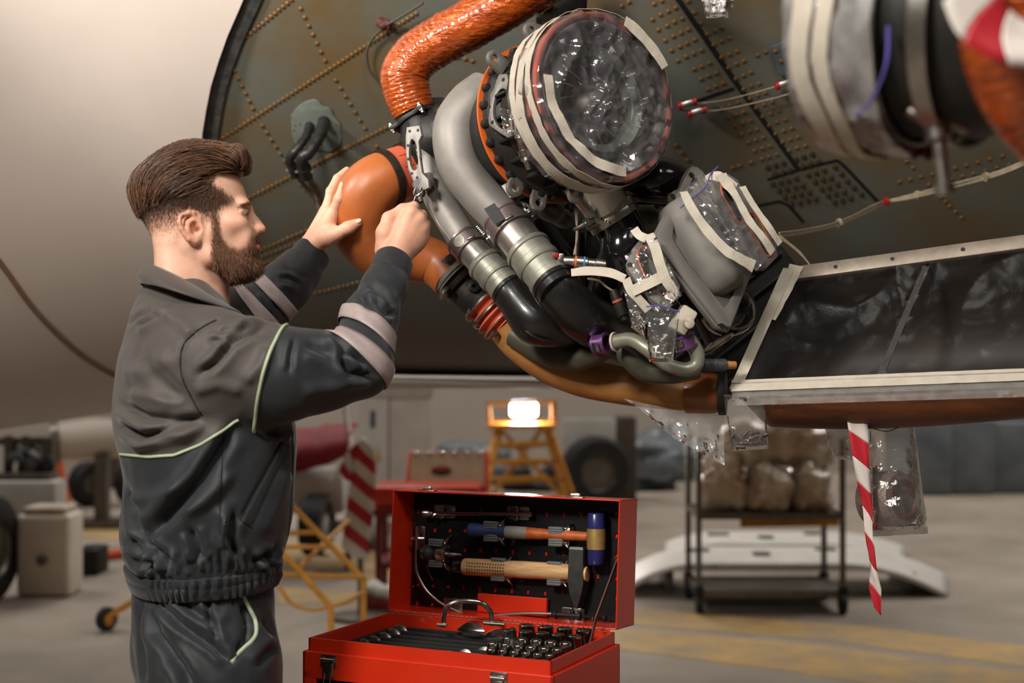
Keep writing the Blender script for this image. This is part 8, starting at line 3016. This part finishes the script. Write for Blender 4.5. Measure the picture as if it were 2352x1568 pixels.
# cart ------------------------------------------------------------------
ct = thing('steel_cart', 'steel shelf cart on casters loaded with wrapped parts', 'cart')
f0, f1 = on_z(1607, 1405, 0.0), on_z(1940, 1412, 0.0)
Yk = (f0.y + f1.y) / 2
dpt = 0.42
xs = (at(1605, 1200, Yk).x, at(1935, 1200, Yk).x)
ztop_ = zat(1005, Yk)
for x in xs:
    for y in (Yk, Yk + dpt):
        obj('post', bar((x, y, 0.13), (x, y, ztop_), 0.028, 0.028), m_steelg, ct)
        obj('caster', [lathe((x - 0.016, y, 0.055), (1, 0, 0), [(0, 0), (0, 0.054), (0.032, 0.054), (0.032, 0)], 20), boxg((0.05, 0.05, 0.05), Matrix.Translation((x, y, 0.125)), 0.005)], m_black, ct)
for py in (1185, 1362):
    z = zat(py, Yk)
    obj('shelf', [boxg((xs[1] - xs[0], dpt, 0.015), Matrix.Translation(((xs[0] + xs[1]) / 2, Yk + dpt / 2, z))), bar((xs[0], Yk, z), (xs[1], Yk, z), 0.02, 0.035), bar((xs[0], Yk + dpt, z), (xs[1], Yk + dpt, z), 0.02, 0.035)], m_steelg, ct)
    for x in xs:
        obj('side_rail', bar((x, Yk, z), (x, Yk + dpt, z), 0.02, 0.035), m_steelg, ct)
obj('yellow_bar', bar(at(1700, 1200, Yk + dpt), at(1925, 1196, Yk + dpt), 0.03, 0.05), m_yel, ct)
m_wrapb = mat('wrapped_brown', (168, 134, 98), 0.35, var=0, col2=(196, 188, 174), vscale=7, coat=0.4, bump=0.3, bscale=14)
m_wrapw = mat('wrapped_white', (204, 198, 188), 0.3, var=0, col2=(150, 120, 92), vscale=8, coat=0.5, bump=0.3, bscale=14)


def shelf_bundle(label, x0, x1, y0, y1, Yb_, m, n=7, base=1185):
    a, b = at(x0, y1, Yb_), at(x1, y0, Yb_)
    z0 = zat(base, Yk) + 0.012
    S = SDF((a.x - 0.04, Yb_ - 0.2, z0 - 0.02), (b.x + 0.04, Yb_ + 0.3, b.z + 0.06), 0.014)
    rs = np.random.default_rng(int(x0))
    H = b.z - z0
    W_ = b.x - a.x
    for k in range(n):
        S.ell((a.x + W_ * rs.uniform(0.2, 0.8), Yb_ + rs.uniform(-0.02, 0.12), z0 + H * rs.uniform(0.25, 0.75)), (W_ * rs.uniform(0.18, 0.32), 0.11, H * rs.uniform(0.2, 0.32)), k=0.02)
    S.ell(((a.x + b.x) / 2, Yb_ + 0.05, z0 + H * 0.40), (W_ * 0.49, 0.14, H * 0.55), k=0.02)
    for sx_ in (-1, 1):
        S.ell(((a.x + b.x) / 2 + sx_ * W_ * 0.3, Yb_ + 0.04, z0 + H * 0.2), (W_ * 0.24, 0.13, H * 0.3), k=0.02)
    S.fun(lambda x, y, z: (z0 - z) + 0 * x + 0 * y, 0.004, 'i')
    v_, f_ = S.mesh()
    n_ = vnormals(v_, f_)
    d = np.array([crumple(V(p_), 1, 7) + 0.6 * crumple(V(p_), 1, 19) for p_ in v_])
    mv_ = v_ + n_ * (d * 0.024)[:, None]
    mv_[:, 2] = np.maximum(mv_[:, 2], z0)
    np_mesh('wrapped_part', mv_, f_, m, None, label=label, cat='wrapped part', group='wrapped parts on the steel cart')


shelf_bundle('tall brownish wrapped part at the left end of the cart', 1616, 1710, 1005, 1180, Yk + 0.13, m_wrapb)
shelf_bundle('large crinkled brown and white wrapped part in the middle of the cart', 1716, 1812, 1060, 1180, Yk + 0.11, m_wrapw)
shelf_bundle('shiny white wrapped part at the right end of the cart', 1818, 1908, 1065, 1182, Yk + 0.12, m_wrapw)
shelf_bundle('upper wrapped load at the back of the cart under the hanging bags', 1680, 1905, 955, 1072, Yk + 0.2, m_wrapw, 14, 1082)


# white curved panels on the floor ---------------------------------------
def fairing(label, xl, xr, yfront, yback, hz, droop_l, droop_r, z0):
    a, b, c_, d_ = on_z(xl, yfront, z0), on_z(xr, yfront, z0), on_z(xr, yback, z0), on_z(xl, yback, z0)

    def f(u, v):
        p = a.lerp(b, u).lerp(d_.lerp(c_, u), v)
        h = hz * (1 - max(0, (0.22 - u) / 0.22) ** 2 * droop_l) * (1 - max(0, (u - 0.66) / 0.34) ** 2 * droop_r)
        p.z = z0 + h * (0.9 + 0.1 * math.sin(math.pi * v))
        return p
    g = thing('fairing_panel', label, 'panel', 'white fairing panels on the floor')
    obj('panel_shell', grid(f, 40, 12), m_wht, g, fix=False, solid=0.025)
    for u, v, w in ((0.22, 0.55, 0.14), (0.42, 0.35, 0.10), (0.62, 0.6, 0.12)):
        q = f(u, v)
        q2 = f(u + 0.02, v)
        M = plane_m(q + V((0, 0, 0.018)), q2 - q, f(u, v + 0.1) - q)
        obj('access_hatch', plate(rrect(0, 0, w, 0.09, 0.02, 4), 0.01, M, bev=0.002), mat('hatch_grey', (92, 86, 80), 0.5, var=0.2), g)
    for u in (0.12, 0.86):
        q = f(u, 0.5)
        h = q.z - z0
        obj('trestle', boxg((0.05, 0.4, max(0.03, h - 0.014)), Matrix.Translation((q.x, q.y, z0 + max(0.03, h - 0.014) / 2)), 0.004), m_steelg, g)
    return g


fairing('large white curved fairing panel under the cart, nearest the yellow line', 1440, 2175, 1372, 1326, 0.20, 0.75, 0.98, 0.0)
fairing('smaller white fairing panel on the floor behind the cart', 1530, 2075, 1306, 1272, 0.16, 0.5, 0.7, 0.0)

# left background ------------------------------------------------------------
ctn = thing('beige_container', 'beige plastic container with moulded lid standing on the left floor', 'container')
q = on_z(98, 1372, 0)
w_ = m_of(125, q.y)
h_ = zat(1165, q.y)
obj('container_body', boxg((w_, w_ * 0.8, h_ * 0.92), Matrix.Translation((q.x, q.y + w_ * 0.4, h_ * 0.46)), 0.03, 3), mat('beige_plastic', (224, 214, 200), 0.5, var=0.06, vscale=5), ctn)
obj('container_lid', [boxg((w_ * 0.8, w_ * 0.7, h_ * 0.1), Matrix.Translation((q.x, q.y + w_ * 0.4, h_ * 0.95)), 0.02, 3)], mat('beige_lid', (188, 176, 160), 0.5), ctn)
obj('tap', lathe((q.x, q.y, h_ * 0.42), (0, -1, 0), [(0, 0.03), (0.02, 0.03), (0.03, 0.02), (0.03, 0)], 16), m_steelg, ctn)
gw = thing('large_tyre', 'tall dark tyre at the left edge beside the beige container', 'wheel')
q = on_z(-8, 1378, 0)
wheel((q.x - 0.02, q.y - 0.1, 0.30), (1, -0.12, 0), 0.30, 0.15, gw, hub=m_steelg)
la_ = thing('landing_gear', 'dark twin-wheel landing gear far behind the mechanic', 'landing gear')
Yg = 11.8
g0 = at(205, 1118, Yg)
for dx in (0.0, 0.42):
    wheel((g0.x + dx, Yg, 0.2), (1, -0.7, 0), 0.2, 0.16, la_, hub=m_steelg)
obj('axle', bar((g0.x - 0.1, Yg, 0.2), (g0.x + 0.55, Yg, 0.2), 0.08, 0.08), m_steelg, la_)
obj('strut', [bar((g0.x + 0.22, Yg, 0.2), (g0.x + 0.22, Yg, 1.35), 0.12, 0.12, (0, 1, 0)), bar((g0.x + 0.22, Yg, 0.35), (g0.x - 0.25, Yg + 0.2, 1.2), 0.06, 0.06)], m_steelg, la_)
eg = thing('distant_engine_pod', 'pale cylindrical engine pod hanging far behind the mechanic', 'engine')
a, d, _ = seg_ax((120, 1015, 10.4), (300, 1000, 10.6))
obj('pod_shell', lathe(a, d, [(0, 0.0), (0.0, 0.10), (0.03, 0.15), (0.3, 0.17), (0.9, 0.16), (1.2, 0.12), (1.2, 0)], 32), m_skin, eg)
obj('pod_ring', lathe(a, d, [(-0.01, 0.14), (-0.01, 0.165), (0.05, 0.175), (0.05, 0.15)], 32), m_steelg, eg)
obj('pod_stand', [bar((a.x + 0.4, a.y, 0.0), (a.x + 0.4, a.y, a.z - 0.1), 0.1, 0.1, (0, 1, 0)), bar((a.x + 0.15, a.y, 0.03), (a.x + 0.65, a.y, 0.03), 0.3, 0.06)], m_steelg, eg)
obj('pod_pylon', boxg((0.5, 0.08, 1.0), Matrix.Translation(a + d * 0.6 + V((0, 0, 0.6)))), m_skin, eg)
gs = thing('ground_power_unit', 'cluttered ground unit with white panels at the far left', 'machine')
obj('unit_body', [wbox(-80, 128, 1105, 1160, 9.0, 0.25, 0.03, 0.0)], m_cabg, gs)
obj('unit_lamp_box', [wbox(38, 66, 1052, 1088, 9.2, 0.1, 0.01), wbox(70, 96, 1050, 1088, 9.2, 0.1, 0.01)], m_wht, gs)
obj('unit_frame', [wbox(-40, 115, 1088, 1108, 9.05, 0.2, 0.01), bar(at(20, 1108, 9.2), at(20, 1000, 9.2), 0.05, 0.05), bar(at(112, 1108, 9.2), at(112, 1005, 9.2), 0.08, 0.08), bar(at(60, 1050, 9.25), at(60, 1000, 9.25), 0.04, 0.04), bar(at(-40, 1015, 9.25), at(125, 1010, 9.25), 0.05, 0.05)], m_steelg, gs)
for k in range(7):
    obj('unit_hose', tube(ats([(random.uniform(-20, 120), 1010, 9.3), (random.uniform(-20, 120), 1060, 9.15), (random.uniform(-20, 120), 1105, 9.2)]), 0.02, 8), m_blk, gs)
cn_ = on_z(135, 1180, 0)
obj('traffic_cone', [lathe((cn_.x, cn_.y, 0), (0, 0, 1), [(0, 0.0), (0, 0.16), (0.03, 0.16), (0.03, 0.11), (0.5, 0.025), (0.5, 0)], 20)], m_orangec, label='orange-red cone standing in front of the distant landing gear', cat='cone')
obj('battery_box', [wbox(178, 222, 1262, 1322, 8.16, 0.25, 0.01, 0.0), wbox(184, 216, 1256, 1264, 8.2, 0.15, 0.006)], m_black, label='small black battery box behind the beige container', cat='box')
obj('orange_strip', bar(on_z(205, 1280, 0.03), on_z(330, 1262, 0.03), 0.12, 0.05, bev=0.006), m_orangec, label='low orange ramp strip on the floor left of the mechanic', cat='ramp')
yc_ = thing('caster_stand', 'yellow stand foot with a black caster wheel at left of the mechanic', 'stand')
q = on_z(245, 1448, 0)
wheel((q.x, q.y, 0.06), (1, -0.6, 0), 0.06, 0.045, yc_, hub=m_yel)
obj('stand_leg', [bar((q.x, q.y, 0.07), (q.x + 0.16, q.y + 0.05, 0.16), 0.03, 0.03), bar((q.x + 0.16, q.y + 0.05, 0.16), (q.x + 0.24, q.y + 0.12, 0.55), 0.03, 0.03), bar((q.x + 0.16, q.y + 0.05, 0.16), (q.x + 0.5, q.y + 0.15, 0.08), 0.03, 0.03)], m_yel, yc_)
obj('rear_foot', [bar((q.x + 0.5, q.y + 0.15, 0.0), (q.x + 0.5, q.y + 0.15, 0.10), 0.03, 0.03)], m_yel, yc_)
# brown seam cable along the skin
seam = []
for x, y in ((-120, 450), (-30, 565), (20, 630), (70, 700), (130, 765), (200, 825), (270, 866)):
    d = ray(x, y)
    best = None
    lo, hi = 1.5, 9.0
    # march along the ray to the skin surface
    t = 1.5
    while t < 9:
        p_ = EYE + d * t
        th = math.atan2(CY - p_.y, CZ - p_.z)
        s = min(1.0, max(0.0, (-0.45 - p_.x) / 2.6))
        s = s * s * (3 - 2 * s)
        low = max(0.0, math.cos(th)) ** 3
        R = CR + 0.014 + 0.10 * s + (0.16 * s + 0.03) * low
        if math.hypot(p_.y - CY, p_.z - CZ) < R + 0.016:
            best = p_
            break
        t += 0.01
    if best:
        seam.append(best)
obj('seam_cable', tube(seam, 0.008, 8), mat('brown_cord', (120, 92, 74), 0.7), label='thin brown cord running down across the beige skin', cat='cord')

settle()
